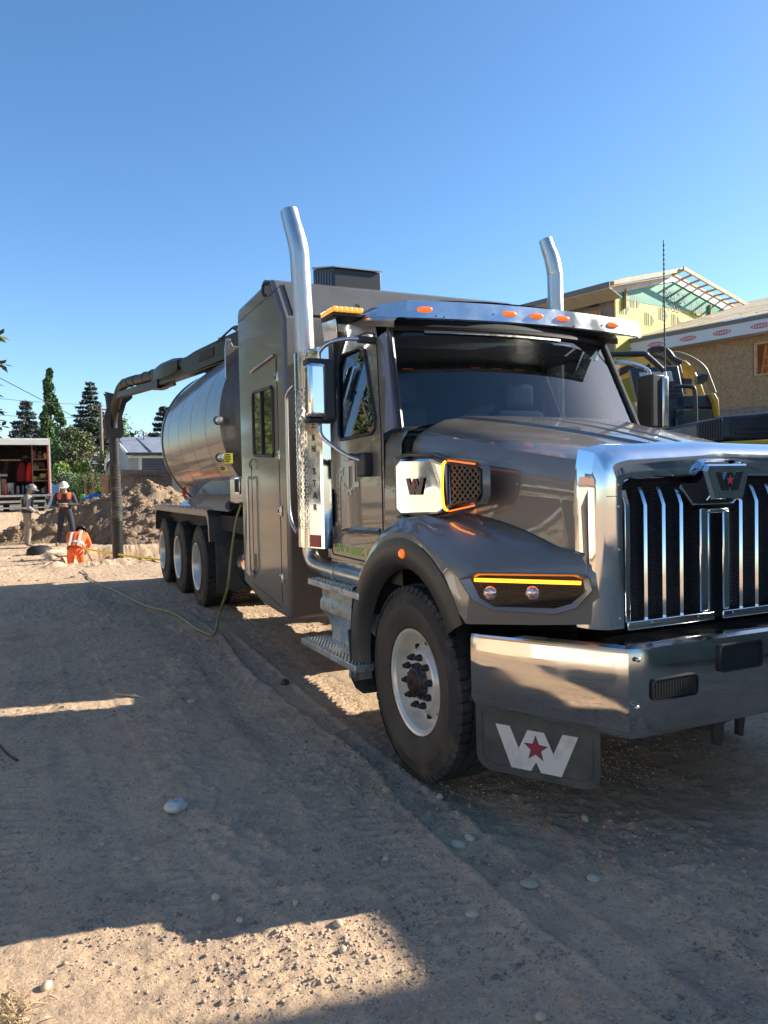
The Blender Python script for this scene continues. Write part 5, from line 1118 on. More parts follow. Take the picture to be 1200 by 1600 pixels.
# roof boxes (small antenna domes) and light bar
for px, py in ((680, 478), (873, 490)):
    q = A(px, py, y=4.62); b = MB(mat('grey_housing', (.42, .44, .46), .4)); b.loft([[(q.x-.085, 4.52, 2.78), (q.x+.085, 4.52, 2.78), (q.x+.085, 4.72, 2.80), (q.x-.085, 4.72, 2.80)], [(q.x-.08, 4.53, 2.845), (q.x+.08, 4.53, 2.845), (q.x+.08, 4.71, 2.875), (q.x-.08, 4.71, 2.875)]], True, True); b.obj('roof_sensor', cab, bevel=.012)
q0, q1 = A(512, 486, y=5.15), A(563, 487, y=5.15)
b = MB(blackp); q1.x -= .05; b.box((q0.x-.0, 5.05, q0.z-.055), (q1.x+.05, 5.30, q0.z-.02)); lb = b.obj('light_bar', cab, bevel=.01)
b = MB(mat('beacon_amber', (.9, .35, .06), .2, coat=1, emit=.5, ecol=(1, .3, .03)));
for k in range(6): x = lerp(q0.x, q1.x+.03, k/6); b.box((x+.004, 5.04, q0.z-.018), (x+(q1.x+.03-q0.x)/6-.004, 5.31, q0.z+.016))
b.obj('beacon_lens', lb, bevel=.006); b = MB(blackp); b.beam((lerp(q0.x, q1.x, .3), 5.2, q0.z-.05), (lerp(q0.x, q1.x, .3)+.05, 5.2, 2.9), .03); b.beam((q1.x, 5.2, q0.z-.05), (q1.x+.05, 5.2, 2.95), .03); b.obj('beacon_bracket', lb)
b = MB(chrome); q = [A(502, 495, y=5.3), A(524, 487, y=5.1), A(527, 528, y=5.1), A(507, 535, y=5.3)]; b.prism(q, (.02, .02, 0)); b.obj('horn_shield', cab, bevel=.006)
# ---- mirrors
def mirror(s):
    f = (lambda p: Vector(p)) if s < 0 else (lambda p: Vector(MX(p)))
    mt = thing_part = None
    x0, x1, y0, y1, z0, z1 = 1.70, 1.865, 4.80, 4.93, 2.055, 2.475
    b = MB(blackp); b.box(f((x0+.10, y0+.0, z0)), f((x1+.035, y1, z1))); m_ = b.obj('mirror', cab, bevel=.025, seg=3)
    b = MB(chrome); b.box(f((x0-.005, y0-.012, z0+.03)), f((x0+.125, y0+.09, z1-.03))); b.obj('mirror_shell', m_, bevel=.028, seg=4)
    b = MB(blackp); b.box(f((x0+.0, y0+.02, z1-.04)), f((x1+.03, y1, z1+.005))); b.box(f((x0+.0, y0+.02, z0-.005)), f((x1+.03, y1, z0+.03))); b.obj('mirror_cap', m_, bevel=.015)
    b = MB(mat('mirror_glass', (.8, .8, .8), .02, 1)); b.box(f((x0+.02, y1, z0+.03)), f((x1-.01, y1+.004, z1-.03))); b.obj('mirror_face', m_)
    b = MB(vism); b.tube(cr([f((1.80, 4.86, 2.47)), f((1.80, 4.85, 2.53)), f((1.86, 4.80, 2.585)), f((2.0, 4.76, 2.61)), f((2.16, 4.74, 2.60))], 5), .0135, 10); b.obj('mirror_arm', m_, smooth=60); b = MB(vism)
    b.tube(cr([f((1.80, 4.88, 2.06)), f((1.80, 4.87, 1.98)), f((1.84, 4.84, 1.92)), f((1.95, 4.74, 1.82)), f((2.05, 4.66, 1.785))], 5), .0135, 10); b.obj('mirror_arm', m_)
    b = MB(blackp); b.box(f((2.0, 4.60, 1.68)), f((2.06, 4.74, 1.84))); b.beam(f((1.96, 4.76, 1.82)), f((2.05, 4.66, 1.80)), .045); b.obj('arm_bracket', m_, bevel=.012)
    b = MB(blackp); b.beam(f((2.04, 4.76, 2.61)), f((2.2, 4.74, 2.60)), .05, .045); b.obj('arm_bracket', m_, bevel=.01)
    return m_
mirror(-1)
# far mirror with antenna
a0, a1 = A(1019, 584, y=4.45), A(1041, 668, y=4.45); hw = a1.x-a0.x
b = MB(blackp); b.box((a0.x, 4.45, a1.z), (a0.x+.13, 4.62, a0.z)); fm = b.obj('mirror', cab, bevel=.012)
b = MB(vism); b.box((a0.x+.10, 4.44, a1.z+.0), (a0.x+.165, 4.60, a0.z-.012)); b.obj('mirror_shell', fm, bevel=.014)
b = MB(vism); b.tube(cr([(a0.x+.05, 4.53, a0.z), (a0.x+.04, 4.55, a0.z+.05), (a0.x-.1, 4.6, a0.z+.1), (4.06, 4.74, a0.z+.12)], 4), .0165, 8); b.obj('mirror_arm', fm)
p0, p1 = A(1039, 585, y=4.5), A(1037, 375, y=4.5)
b = MB(darkm); b.tube([p0-Vector((0, 0, .03)), lerp(p0, p1, .5), p1], [.006, .0055, .004], 8)
for k in range(26): q = lerp(p0, p1, .08+k*.035); b.tube([q, q+Vector((0, 0, .012))], .0075, 6)
b.obj('antenna', fm); MB(vism).tube([p0-Vector((0, 0, .05)), p0+Vector((0, 0, .02))], [.02, .012], 10).obj('antenna_base', fm)
# ---- exhaust stacks with guards
def stack(s):
    f = (lambda p: Vector(p)) if s < 0 else (lambda p: Vector(MX(p)))
    px_, py_ = 1.985, 5.72
    b = MB(brushed); R_ = .077
    path = cr([f((px_+.02, py_, 2.55)), f((px_+.005, py_, 3.0)), f((px_-.008, py_, 3.36)), f((px_-.014, py_+.003, 3.47)), f((px_-.030, py_+.022, 3.58)), f((px_-.050, py_+.050, 3.69)), f((px_-.065, py_+.07, 3.79))], 8)
    n = len(path); rows = []
    b.tube(path, [R_*(1 if i_ < n*.55 else 1-.10*(i_-n*.55)/(n*.45)) for i_ in range(n)], 24, False)
    st = b.obj('exhaust_stack', T, smooth=60)
    b = MB(darkin); e = path[-1]; b.tube([path[-1]-(path[-1]-path[-2])*.6, path[-1]-(path[-1]-path[-2])*.4], R_*.88, 20); b.obj('stack_bore', st)
    b = MB(chrome); b.tube([f((px_+.045, py_-.06, z)) for z in (1.17, 2.66)], .12, 28); mu = b.obj('muffler', st, smooth=50)
    # perforated rear half guard and mirror polished flat guard with lettering
    zb_, zt_ = 1.16, 2.645
    b = MB(chrome); prof_ = [(px_-.155, py_-.12), (px_-.162, py_-.05), (px_-.15, py_+.035)]
    flat = [(2.02, 5.275), (1.965, 5.285), (1.948, 5.30), (1.908, 5.445)]
    b.loft([[f((x, y, z)) for x, y in flat] for z in (zb_, zt_)]); b.loft([[f((x+.008, y+.006, z)) for x, y in flat] for z in (zb_, zt_)]); gd = b.obj('heat_guard', st, smooth=30)
    if s < 0:
        for ch_, z in (('W', 2.47), ('E', 2.37), ('S', 2.27), ('T', 2.17), ('E', 2.08), ('R', 1.985), ('N', 1.90), ('S', 1.735), ('T', 1.645), ('A', 1.555), ('R', 1.465)):
            text_mb(ch_, f((1.925, 5.372, z-.02)), (.276, -.961, 0), (0, 0, 1), .045, .001, darkm, 'CENTER', bold=.02).obj('guard_letter', gd, smooth=0)
    b = MB(mat('red_decal', (.50, .08, .06), .5)); b.prism([f((1.908+(5.445-y)*.276-.003, y, z)) for y, z in ((5.31, zb_+.01), (5.44, zb_+.01), (5.44, zb_+.10), (5.31, zb_+.10))], (s*.001, 0, 0)); b.obj('red_decal', gd)
    # perforated shield: strips with slots, built as a lattice
    b = MB(chrome); cxp, cyp, rp = px_+.0, py_+.03, .158
    angs = np.linspace(radians(150), radians(245), 9)     # wraps towards the rear
    ring_ = lambda a, r: (cxp+r*cos(a), cyp-r*sin(a)*1)
    angs = np.linspace(radians(165), radians(255), 10)
    P_ = [(p.x, p.y) for p in cr([(1.907, 5.45, 0), (1.876, 5.53, 0), (1.874, 5.62, 0), (1.91, 5.72, 0)], 3)]
    for (xa, ya), (xb, yb) in [((P_[i_][0], P_[i_][1]), (lerp(P_[i_][0], P_[i_+1][0], .45), lerp(P_[i_][1], P_[i_+1][1], .45))) for i_ in range(9)]:
        b.loft([[f((xa, ya, z)), f((xb, yb, z))] for z in (zb_, zt_)])
    for k in range(42):
        z = 1.30+k*.026
        for i_ in range(9):
            if (i_+k) % 2 == 0 or k in (0, 41):
                (xa, ya), (xb, yb) = P_[i_], P_[i_+1]; b.loft([[f((xa, ya, z)), f((xb, yb, z))], [f((xa, ya, z+.015)), f((xb, yb, z+.015))]])
    for z0_, z1_ in ((zb_, 1.31), (2.38, zt_)): b.loft([[f((x, y, z)) for x, y in P_] for z in (z0_, z1_)])
    b.obj('perforated_guard', st, smooth=60)
    # lower elbow
    b = MB(brushed); b.tube(cr([f((px_+.02, py_, 1.2)), f((px_+.02, py_, 1.10)), f((px_+.03, py_-.05, 1.03)), f((px_+.04, py_-.2, 1.0)), f((px_+.05, py_-.6, .99)), f((px_+.08, py_-1.2, .98))], 6), .062, 18); b.obj('exhaust_elbow', st, smooth=60)
    b = MB(alu); b.tube([f((px_+.047, py_-.52, .99)), f((px_+.049, py_-.57, .99))], .072, 18); b.obj('pipe_clamp', st)
    b = MB(brushed); b.tube(cr([f((1.91, 5.75, 2.42)), f((1.90, 5.88, 2.37)), f((1.90, 5.92, 2.25)), f((1.90, 5.92, 1.55)), f((1.90, 5.88, 1.36)), f((1.91, 5.76, 1.26))], 5), .014, 10); b.obj('grab_handle', st)
    return st
stack(-1)
# far stack: only the pipe shows over the visor
p0, p1 = A(868, 485, y=5.72), A(856, 372, y=5.72)
b = MB(brushed); pa = cr([Vector((p0.x, 5.72, 1.2)), Vector((p0.x, 5.72, 2.6)), Vector((p0.x, 5.72, p1.z-.42)), Vector((p0.x-.006, 5.722, p1.z-.30)), Vector((p0.x-.024, 5.735, p1.z-.18)), Vector((p0.x-.050, 5.755, p1.z-.08)), Vector((p0.x-.066, 5.77, p1.z))], 8)
n = len(pa); b.tube(pa, [.072 if i_ < n*.6 else .072-.012*(i_-n*.6)/(n*.4) for i_ in range(n)], 24, True); b.obj('exhaust_stack', T, smooth=60)
# ---- steps
stp = mat('step_aluminium', (.74, .72, .69), .36, .7, noise=((.40, .35, .29), 5, .45, .75), rnoise=(12, .22, .45))
b = MB(stp)
prof_ = [(1.98, .875), (1.985, .79), (1.965, .76), (1.965, .70), (2.03, .62), (2.06, .53), (2.055, .46), (2.5, .46), (2.5, .90), (2.0, .90)]
b.prism([(x, 5.42, z) for x, z in prof_], (0, -.90, 0)); step = b.obj('step_box', T, smooth=25, bevel=.006)
b = MB(stp); b.prism([(x, 5.40, z) for x, z in ((2.02, .90), (2.03, .96), (2.10, 1.0), (2.4, 1.0), (2.4, .90))], (0, -.86, 0)); b.obj('tank_hump', step, bevel=.02, seg=3)
def tread(x0, x1, y0, y1, z, nm):
    b = MB(stp); b.box((x0, y0, z-.045), (x1, y1, z)); o = b.obj(nm, step, bevel=.004)
    t_ = MB(mat('tread_stud', (.70, .69, .68), .25, 1)); nyy = int((y1-y0)/.028); nxx = int((x1-x0)/.026)
    for i_ in range(nyy):
        for j in range(nxx):
            cx0, cy0 = x0+.013+j*.026+(.013 if i_ % 2 else 0), y0+.014+i_*.028
            if cx0 > x1-.008: continue
            t_.add([(cx0-.007, cy0-.007, z+.0005), (cx0+.007, cy0-.007, z+.0005), (cx0+.007, cy0+.007, z+.0005), (cx0-.007, cy0+.007, z+.0005), (cx0-.004, cy0-.004, z+.006), (cx0+.004, cy0-.004, z+.006), (cx0+.004, cy0+.004, z+.006), (cx0-.004, cy0+.004, z+.006)], [(4, 5, 6, 7), (0, 1, 5, 4), (1, 2, 6, 5), (2, 3, 7, 6), (3, 0, 4, 7)])
    t_.obj('tread_studs', o)
tread(1.90, 2.10, 4.52, 5.50, .925, 'step_tread'); tread(1.86, 2.08, 4.50, 5.58, .46, 'step_tread')
b = MB(stp); b.box((1.87, 4.6, .36), (2.06, 4.63, .43)); b.obj('step_bracket', step)
# flap behind the front wheel
b = MB(flm); P = [(1.915, 4.62, .62), (1.915, 4.60, .30), (1.94, 4.585, .24), (1.99, 4.58, .205), (2.3, 4.56, .20), (2.3, 4.64, .62)]
b.prism([Vector(p) for p in [(1.90, 4.70, .66), (1.905, 4.665, .33), (1.93, 4.655, .27), (1.98, 4.65, .23), (2.35, 4.65, .22), (2.35, 4.70, .66)]], (0, .012, 0)); b.obj('rear_flap', T)
b = MB(flarem); b.loft([[(1.925, 4.66, .95), (1.925, 4.74, .60)], [(2.02, 4.70, .95), (2.0, 4.76, .60)]]); b.obj('flap_hanger', T)
# ---- wheels
def make_wheel(front=True, R=.535, Wd=.36):
    w_ = MB(rimal)
    rr = .297 if front else .30
    if front:
        pr = [(-.150, rr), (-.155, rr+.008), (-.150, rr-.008), (-.135, rr-.022), (-.09, rr-.030), (-.035, rr-.036), (-.028, rr-.043), (-.038, rr-.062), (-.085, .188), (-.118, .172), (-.122, .165), (-.122, .10), (-.06, .09)]
    else:
        pr = [(-.150, rr), (-.155, rr+.008), (-.150, rr-.008), (-.13, rr-.020), (-.06, rr-.034), (.03, rr-.042), (.075, .21), (.085, .19), (.085, .10), (.08, .06)]
    w_.lathe(pr+[(.1, .05)], (0, 0, 0), 'x', 48); w_.lathe([(-.148, rr+.004), (.15, rr+.004), (.155, rr-.01), (.10, rr-.05), (.0, rr-.06)], (0, 0, 0), 'x', 48)
    wheel = w_.obj('wheel', None, smooth=28)
    # tyre
    t_ = MB(wallr); hw = Wd/2
    prof_ = [(-.145, rr+.004), (-.160, rr+.018), (-hw+.008, rr+.07), (-hw-.002, rr+.115), (-hw, rr+.125), (-hw+.003, rr+.15), (-hw+.016, R-.035)]
    t_.use(rubber); t_.lathe(prof_[:2], (0, 0, 0), 'x', 64); t_.lathe(prof_[5:], (0, 0, 0), 'x', 64); t_.use(wallr); t_.lathe(prof_[1:6], (0, 0, 0), 'x', 64); t_.lathe([(-x, r) for x, r in prof_][::-1], (0, 0, 0), 'x', 64)
    t_.use(rubber); t_.lathe([(-hw+.016, R-.035), (-hw+.022, R-.018), (hw-.022, R-.018), (hw-.016, R-.035)], (0, 0, 0), 'x', 64)
    # tread blocks
    NB = 60 if front else 52; ribs = 5
    for k in range(NB):
        for j in range(ribs):
            x0 = -hw+.020+j*(Wd-.04)/ribs+.004; x1 = x0+(Wd-.04)/ribs-.010
            sk = (.30 if front else .55)*(1 if j % 2 else -1); gap = (.08 if front and 0 < j < 4 else .24 if front else .28)
            a0 = 2*pi*(k+(j % 2)*.5)/NB; da = 2*pi/NB*(1-gap); sh_ = 2*pi/NB*sk*.5
            edge = j in (0, ribs-1); r1 = R-.004 if edge else R; zz = .0 if not front else .006
            def P(x, a, r): return (x, r*cos(a), r*sin(a))
            xm0 = x0-(.004 if j > 0 else 0); 
            if j == 0: ri0, rl = R-.05, x0-.022
            vs = []
            for (x, a) in ((x0, a0), (x1, a0+sh_), (x1+zz*(0), a0+da+sh_), (x0, a0+da)):
                e0 = (j == 0 and x == x0); e1 = (j == ribs-1 and x != x0)
                vs.append(P(x-(.018 if e0 else 0)+(.018 if e1 else 0), a, R-.042 if (e0 or e1) else R-.020)); 
            for (x, a) in ((x0, a0), (x1, a0+sh_), (x1, a0+da+sh_), (x0, a0+da)): vs.append(P(x, a, r1-(.004 if (j == 0 and x == x0) or (j == ribs-1 and x != x0) else 0)))
            t_.add(vs, [(4, 5, 6, 7), (0, 1, 5, 4), (1, 2, 6, 5), (2, 3, 7, 6), (3, 0, 4, 7)])
    tyre = t_.obj('tyre', wheel, smooth=30)
    hb = MB(rust if front else darkm)
    if front:
        hb.use(darkm); hb.lathe([(-.115, .108), (-.125, .106), (-.140, .085), (-.158, .078), (-.162, .07)], (0, 0, 0), 'x', 28)
        hb.use(rust); hb.lathe([(-.162, .07), (-.170, .066), (-.177, .05), (-.178, .012), (-.184, .010), (-.185, .0005)], (0, 0, 0), 'x', 28)
        hb.use(darkm)
        for k in range(8): a = 2*pi*k/8; hb.tube([(-.125, .094*cos(a), .094*sin(a)), (-.150, .094*cos(a), .094*sin(a))], .010, 6)
    else: hb.lathe([(.08, .10), (.02, .10), (-.06, .085), (-.08, .05), (-.08, .0005)], (0, 0, 0), 'x', 20)
    hb.obj('hub', wheel, smooth=40)
    first = None
    for k in range(10):
        a = 2*pi*(k+.3)/10; xo = -.122 if front else .085; c0 = Vector((0, .142*cos(a), .142*sin(a)))
        if first is None:
            nb = MB(blackp if front else darkm); nb.lathe([(xo, .021), (xo-.012, .021), (xo-.024, .018), (xo-.028, .014), (xo-.043, .010), (xo-.046, .0005)] if front else [(xo, .018), (xo-.03, .016), (xo-.032, .0005)], (0, 0, 0), 'x', 10)
            first = nb.obj('lug_nut', wheel, smooth=40); first.location = c0
        else: c_ = first.copy(); COL.objects.link(c_); c_.parent = wheel; c_.location = c0
    if front:
        h0 = None
        for k in range(10):
            a = 2*pi*k/10; c0 = Vector((-.062, .2125*cos(a), .2125*sin(a)))
            if h0 is None: hh = MB(darkin); hh.lathe([(.008, .0175), (-.010, .0175), (-.0101, .0005)], (0, 0, 0), 'x', 14); h0 = hh.obj('hand_hole', wheel); h0.location = c0; h0.rotation_euler = (a, 0, 0)
            else: c_ = h0.copy(); COL.objects.link(c_); c_.parent = wheel; c_.location = c0
    return wheel
LT = Vector((XC, 8, 0))
wf = make_wheel(True, .558, .37); wf.parent = T; wf.location = Vector((1.935+.185, WY, WZ))-LT; wf.rotation_euler = (.3, 0, 0)
def far(o, rot=0): o.rotation_euler = (rot, 0, pi)
w2 = dup(wf, T); w2.location = Vector((2*XC-2.12, WY, WZ))-LT; w2.rotation_euler = (.1, 0, pi)
wr_ = make_wheel(False, .53, .275); wr_.parent = T
YR = (10.0, 11.4, 12.8)
for i_, y in enumerate(YR):
    for j, x in enumerate((2.09, 2.42, 2*XC-2.42, 2*XC-2.09)):
        o = wr_ if (i_ == 0 and j == 0) else dup(wr_, T)
        o.location = Vector((x, y, .62+.012*i_))-LT; o.rotation_euler = ((i_*1.1+j*.7), 0, 0 if j in (0, 2) else pi)
for y, za in ((WY, .49),)+tuple((q, .62) for q in YR):
    b = MB(underm); b.tube([(2.3, y, za), (3.9, y, za)], .09, 12); b.lathe([(-.25, .08), (-.15, .2), (.15, .2), (.25, .08)], (XC, y, za), 'x', 16); b.obj('axle', T)
# frame rails and underbody
b = MB(underm); b.box((2.62, 2.9, .72), (2.72, 13.0, 1.0)); b.box((3.48, 2.9, .72), (3.58, 13.0, 1.0)); b.box((2.6, 3.2, .62), (3.6, 4.9, 1.2)); b.box((2.62, 5.5, .8), (3.58, 13, .95)); b.obj('frame_rail', T)
# ---- box body with slanted roof front
BX0, BX1 = 1.95, 4.45
pf = [(6.10, .54), (7.62, .62), (7.62, 3.40), (7.55, 3.47), (6.52, 3.47), (6.44, 3.45), (6.10, 3.06)]
pf = [(6.12, .50), (6.95, .53), (7.62, .66), (7.62, 3.36), (7.56, 3.42), (6.50, 3.44), (6.42, 3.41), (6.12, 3.03)]
b = MB(boxp); b.prism([(BX0, y, z) for y, z in pf], (BX1-BX0, 0, 0)); box = b.obj('box_body', T, smooth=30, bevel=.035, seg=3)
b = MB(mat('box_front', (.115, .108, .10), .45, .3, coat=.25, coat_r=.2, noise=((.15, .14, .13), 3, .4, .7)))
b.prism([(BX0+.10, 6.388, 3.38), (BX0+.10, 6.142, 3.068), (BX1-.06, 6.142, 3.068), (BX1-.06, 6.388, 3.38)], (0, -.010, .008)); b.obj('slanted_panel', box)
b = MB(ch)
def sl(y0, z0, y1, z1, w_=.005): b.beam((BX0-.0005, y0, z0), (BX0-.0005, y1, z1), .004, w_, (1, 0, 0))
for y in (6.32,): sl(y, .62, y, 2.75)
sl(6.34, 2.72, 6.34, 2.52); sl(7.22, .74, 7.22, 1.86); sl(6.32, .58, 7.3, .70); sl(6.2, 3.30, 7.6, 3.28, .004)
b.obj('door_seam', box)
b = MB(paint); b.tube([(BX0-.01, 6.36, 2.76), (BX0-.012, 7.12, 2.72)], .011, 8); b.obj('drip_rail', box)
WB = [(6.48, 1.90), (7.06, 1.93), (7.09, 1.96), (7.09, 2.48), (7.06, 2.52), (6.48, 2.50), (6.45, 2.47), (6.45, 1.93)]
b = MB(blackp); ww = [Vector((BX0-.004, y, z)) for y, z in WB]; b.tube(ww+[ww[0], ww[1]], .016, 8); b.beam((BX0-.006, 6.78, 1.92), (BX0-.006, 6.78, 2.50), .02, .03, (1, 0, 0)); wn = b.obj('box_window', box)
b = MB(mat('window_dark', (.01, .012, .008), .05, coat=1)); b.fill([p+Vector((0, 0, 0)) for p in ww]); b.obj('pane', wn)
for z in (2.56, 1.90, 1.42, .84):
    b = MB(boltm); b.box((BX0-.014, 6.255, z-.045), (BX0, 6.285, z+.045)); b.box((BX0-.018, 6.285, z-.03), (BX0, 6.345, z+.03)); h_ = b.obj('hinge', box, bevel=.004)
    MB(darkin).box((BX0-.02, 6.29, z-.018), (BX0-.0175, 6.33, z+.018)).obj('hinge_slot', h_)
b = MB(brushed); b.tube([(BX0-.05, 7.20, 1.72), (BX0-.05, 7.20, .78)], .013, 10); b.beam((BX0, 7.20, 1.72), (BX0-.05, 7.20, 1.72), .05, .03); b.beam((BX0-.03, 7.35, .80), (BX0-.03, 7.15, .80), .02, .03); b.beam((BX0-.03, 7.26, .82), (BX0-.03, 7.26, .98), .02, .02); b.obj('door_rod', box)
b = MB(blackp); b.tube(cr([(BX0-.01, 7.12, 1.9), (BX0-.04, 7.14, 1.85), (BX0-.02, 7.12, 1.8)], 4), .006, 6); b.obj('latch_loop', box)
for z in range(5):
    b = MB(ch); b.beam((BX0+.002, 6.17, .70+z*.03), (BX0+.002, 6.22, .71+z*.03), .003, .008, (1, 0, 0)); b.obj('vent_slot', box)
q = A(418, 450, x=BX0); b = MB(darkm); b.tube(cr([(BX0+.02, q.y, q.z+.05), (BX0-.03, q.y+.02, q.z+.03), (BX0-.04, q.y, q.z-.06), (BX0-.02, q.y-.02, q.z-.07)], 4), .014, 8); b.box((BX0-.03, q.y-.03, q.z+.03), (BX0+.05, q.y+.04, q.z+.06)); b.obj('work_light', box)
# roof cooler
dg = mat('cooler_dark', (.030, .032, .038), .5); gl = mat('cooler_top', (.30, .28, .25), .6)
x0, x1 = 2.73, 3.22
b = MB(dg); b.prism([(x0-.0, y, z) for y, z in ((6.90, 3.44), (6.90, 3.72), (7.5, 3.86), (7.5, 3.44))], (x1-x0+.0, 0, 0)); ac = b.obj('roof_cooler', box, bevel=.006)
b = MB(gl); b.prism([(x0-.01, y, z) for y, z in ((6.88, 3.725), (6.88, 3.735), (7.5, 3.885), (7.5, 3.865))], (x1-x0+.02, 0, 0)); b.obj('cooler_top', ac)
for k in range(7):
    b = MB(mat('louvre', (.16, .20, .26), .3, .6)); y = 6.96+k*.075; b.box((x0-.008, y, 3.47), (x0+.002, y+.028, 3.69+(y-6.9)*.23)); b.obj('louvre', ac)
for px, py in ((515, 455), (538, 452), (580, 470), (640, 462), (720, 478)):
    q = AP(px, py, (0, 6.3, 3.25), (0, -1, .9)); MB(boltm).lathe([(0, .008), (-.004, .006), (-.005, .0005)], (q.x, q.y-.012, q.z+.008), 'y', 8).obj('rivet', box)
# ---- tank
TZ, TR, TC = 2.40, 1.15, XC
tkm = mat('tank_paint', (.085, .072, .062), .5, .05, .6, .08, noise=((.15, .13, .11), 2, .45, .8), coat_ior=1.5)
b = MB(tkm); pr = [(8.22, .15), (8.24, .5), (8.30, .85), (8.38, 1.06), (8.45, TR-.02), (8.47, TR+.012), (8.51, TR+.012), (8.52, TR)]
for y in (9.3, 10.2, 11.1, 12.0): pr += [(y-.012, TR), (y-.004, TR-.004), (y+.004, TR-.004), (y+.012, TR)]
pr += [(12.55, TR), (12.56, TR+.015), (12.62, TR+.015), (12.63, TR-.01), (12.8, TR-.12), (12.92, .6), (12.95, .0005)]
b.lathe([(y, r) for y, r in pr], (TC, 0, TZ), 'y', 72); tank = b.obj('tank', T, smooth=25)
sc = mat('scene_light', (.75, .75, .72), .1, .6)
for px, py in ((340, 657), (343, 715)):
    # on the dished front head
    q = A(px, py, y=8.36); b = MB(blackp); b.lathe([(0, .05), (-.045, .048), (-.05, .04)], q, 'y', 18); l_ = b.obj('tank_lamp', tank); b = MB(sc); b.lathe([(-.045, .036), (-.055, .03), (-.06, .0005)], q, 'y', 16); b.obj('lamp_face', l_)
ylw = mat('sticker_yellow', (.72, .62, .03), .5)
def sticker(px0, py0, px1, py1, y, nm, lines):
    a, c_ = A(px0, py0, y=y), A(px1, py1, y=y); b = MB(ylw); b.box((a.x, y, a.z), (c_.x, y-.004, c_.z)); o = b.obj(nm, tank)
    b = MB(darkm)
    for k in range(lines): z = lerp(a.z, c_.z, (k+.7)/(lines+.6)); b.box((lerp(a.x, c_.x, .12), y-.0045, z-.006), (lerp(a.x, c_.x, random.uniform(.6, .9)), y-.006, z+.006))
    b.obj('print', o)
sticker(350, 708, 364, 724, 8.28, 'warning_sticker', 4); sticker(344, 729, 354, 736, 8.30, 'warning_sticker', 2)
# black locker beside the tank nose
b = MB(mat('locker_paint', (.03, .03, .032), .25, .3, coat=1)); a, c_ = A(347, 743, x=1.99), A(390, 792, x=1.99); b.box((1.99, 7.64, c_.z+.02), (2.7, 8.30, a.z-.02)); lk = b.obj('side_locker', T, bevel=.03, seg=3)
b = MB(chrome); b.box((1.978, 7.83, 1.56), (1.99, 8.02, 1.74)); la = b.obj('latch_plate', lk, bevel=.01); b = MB(darkin); b.box((1.972, 7.85, 1.58), (1.979, 7.91, 1.72)); b.box((1.972, 7.94, 1.58), (1.979, 8.0, 1.72)); b.obj('latch_recess', la)
# tail fender over the rear axles
fm_ = mat('fender_steel', (.16, .15, .14), .35, .7, noise=((.25, .22, .19), 5, .5, .8))
ft = [(9.22, .98), (9.26, 1.28), (9.34, 1.36), (13.45, 1.36), (13.55, 1.30), (13.62, .95)]
b = MB(fm_); b.loft([[(1.95, y, z) for y, z in ft], [(2.72, y, z) for y, z in ft]])
b.loft([[(1.95, y, z) for y, z in ft], [(1.95, y+(.05 if y < 9.4 else -.05 if y > 13.3 else 0), z-(.075 if z > 1.2 else 0)) for y, z in ft]]); fd = b.obj('rear_fender', T, smooth=0)
sm_ = mat('slot_strip', (.50, .44, .36), .5, .6); b = MB(sm_); b.prism([(1.945, 9.28, 1.365), (1.945, 13.5, 1.365), (2.02, 13.5, 1.375), (2.02, 9.28, 1.375)], (0, 0, .012)); b.obj('fender_strip', fd)
h0 = None
for k in range(14):
    y = 9.42+k*.29
    if h0 is None: h0 = MB(darkin).box((1.9425, -.06, 1.367), (1.955, .06, 1.376)).box((1.955, -.05, 1.378), (1.995, .05, 1.3795)).obj('strip_slot', fd); h0.location.y += y
    else: c2 = h0.copy(); COL.objects.link(c2); c2.location.y += (k*.29)
b = MB(mat('fender_cover', (.13, .16, .18), .35, .3, coat=.5)); b.loft([[(2.02, 8.5, 1.36), (2.02, 11.8, 1.375)], [(2.35, 8.5, 1.55), (2.35, 11.8, 1.56)]]); b.obj('tank_apron', T)
b = MB(underm); b.box((2.1, 7.7, 1.12), (4.1, 12.9, 1.30)); b.box((2.45, 7.62, .62), (3.75, 8.7, 1.2)); b.tube([(2.2, 8.1, 1.24), (2.2, 8.9, 1.24)], .07, 12); b.tube([(2.1, 8.75, 1.42), (2.1, 8.55, 1.42)], .06, 12); b.obj('subframe', T)
b = MB(darkm); b.tube([(2.3, 8.0, 1.1), (2.3, 8.8, 1.1)], .05, 10); b.tube([(2.3, 8.25, 1.1), (2.3, 8.32, 1.1)], .065, 10); b.tube([(2.3, 8.55, 1.1), (2.3, 8.62, 1.1)], .065, 10); b.obj('air_line', T)
# polished fuel cylinder under the box rear
b = MB(chrome); b.lathe([(7.35, .32), (8.02, .32), (8.05, .31), (8.12, .24), (8.15, .12), (8.16, .0005)], (2.30, 0, .80), 'y', 36); b.obj('fuel_tank', T, smooth=40)
b = MB(flm); b.prism([(2.0, 9.12, 1.0), (2.0, 9.12, .40), (2.75, 9.12, .38), (2.75, 9.12, 1.0)], (0, .012, 0)); b.obj('splash_guard', T)
# orange light on the apron
q = A(286, 775, x=2.15); b = MB(mat('orange_flag', (.85, .12, .02), .5)); b.add([q, q+Vector((.05, 0, .03)), q+Vector((.06, .05, .15)), q+Vector((-.01, .02, .12))], [(0, 1, 2, 3)]); b.obj('orange_ribbon', T)
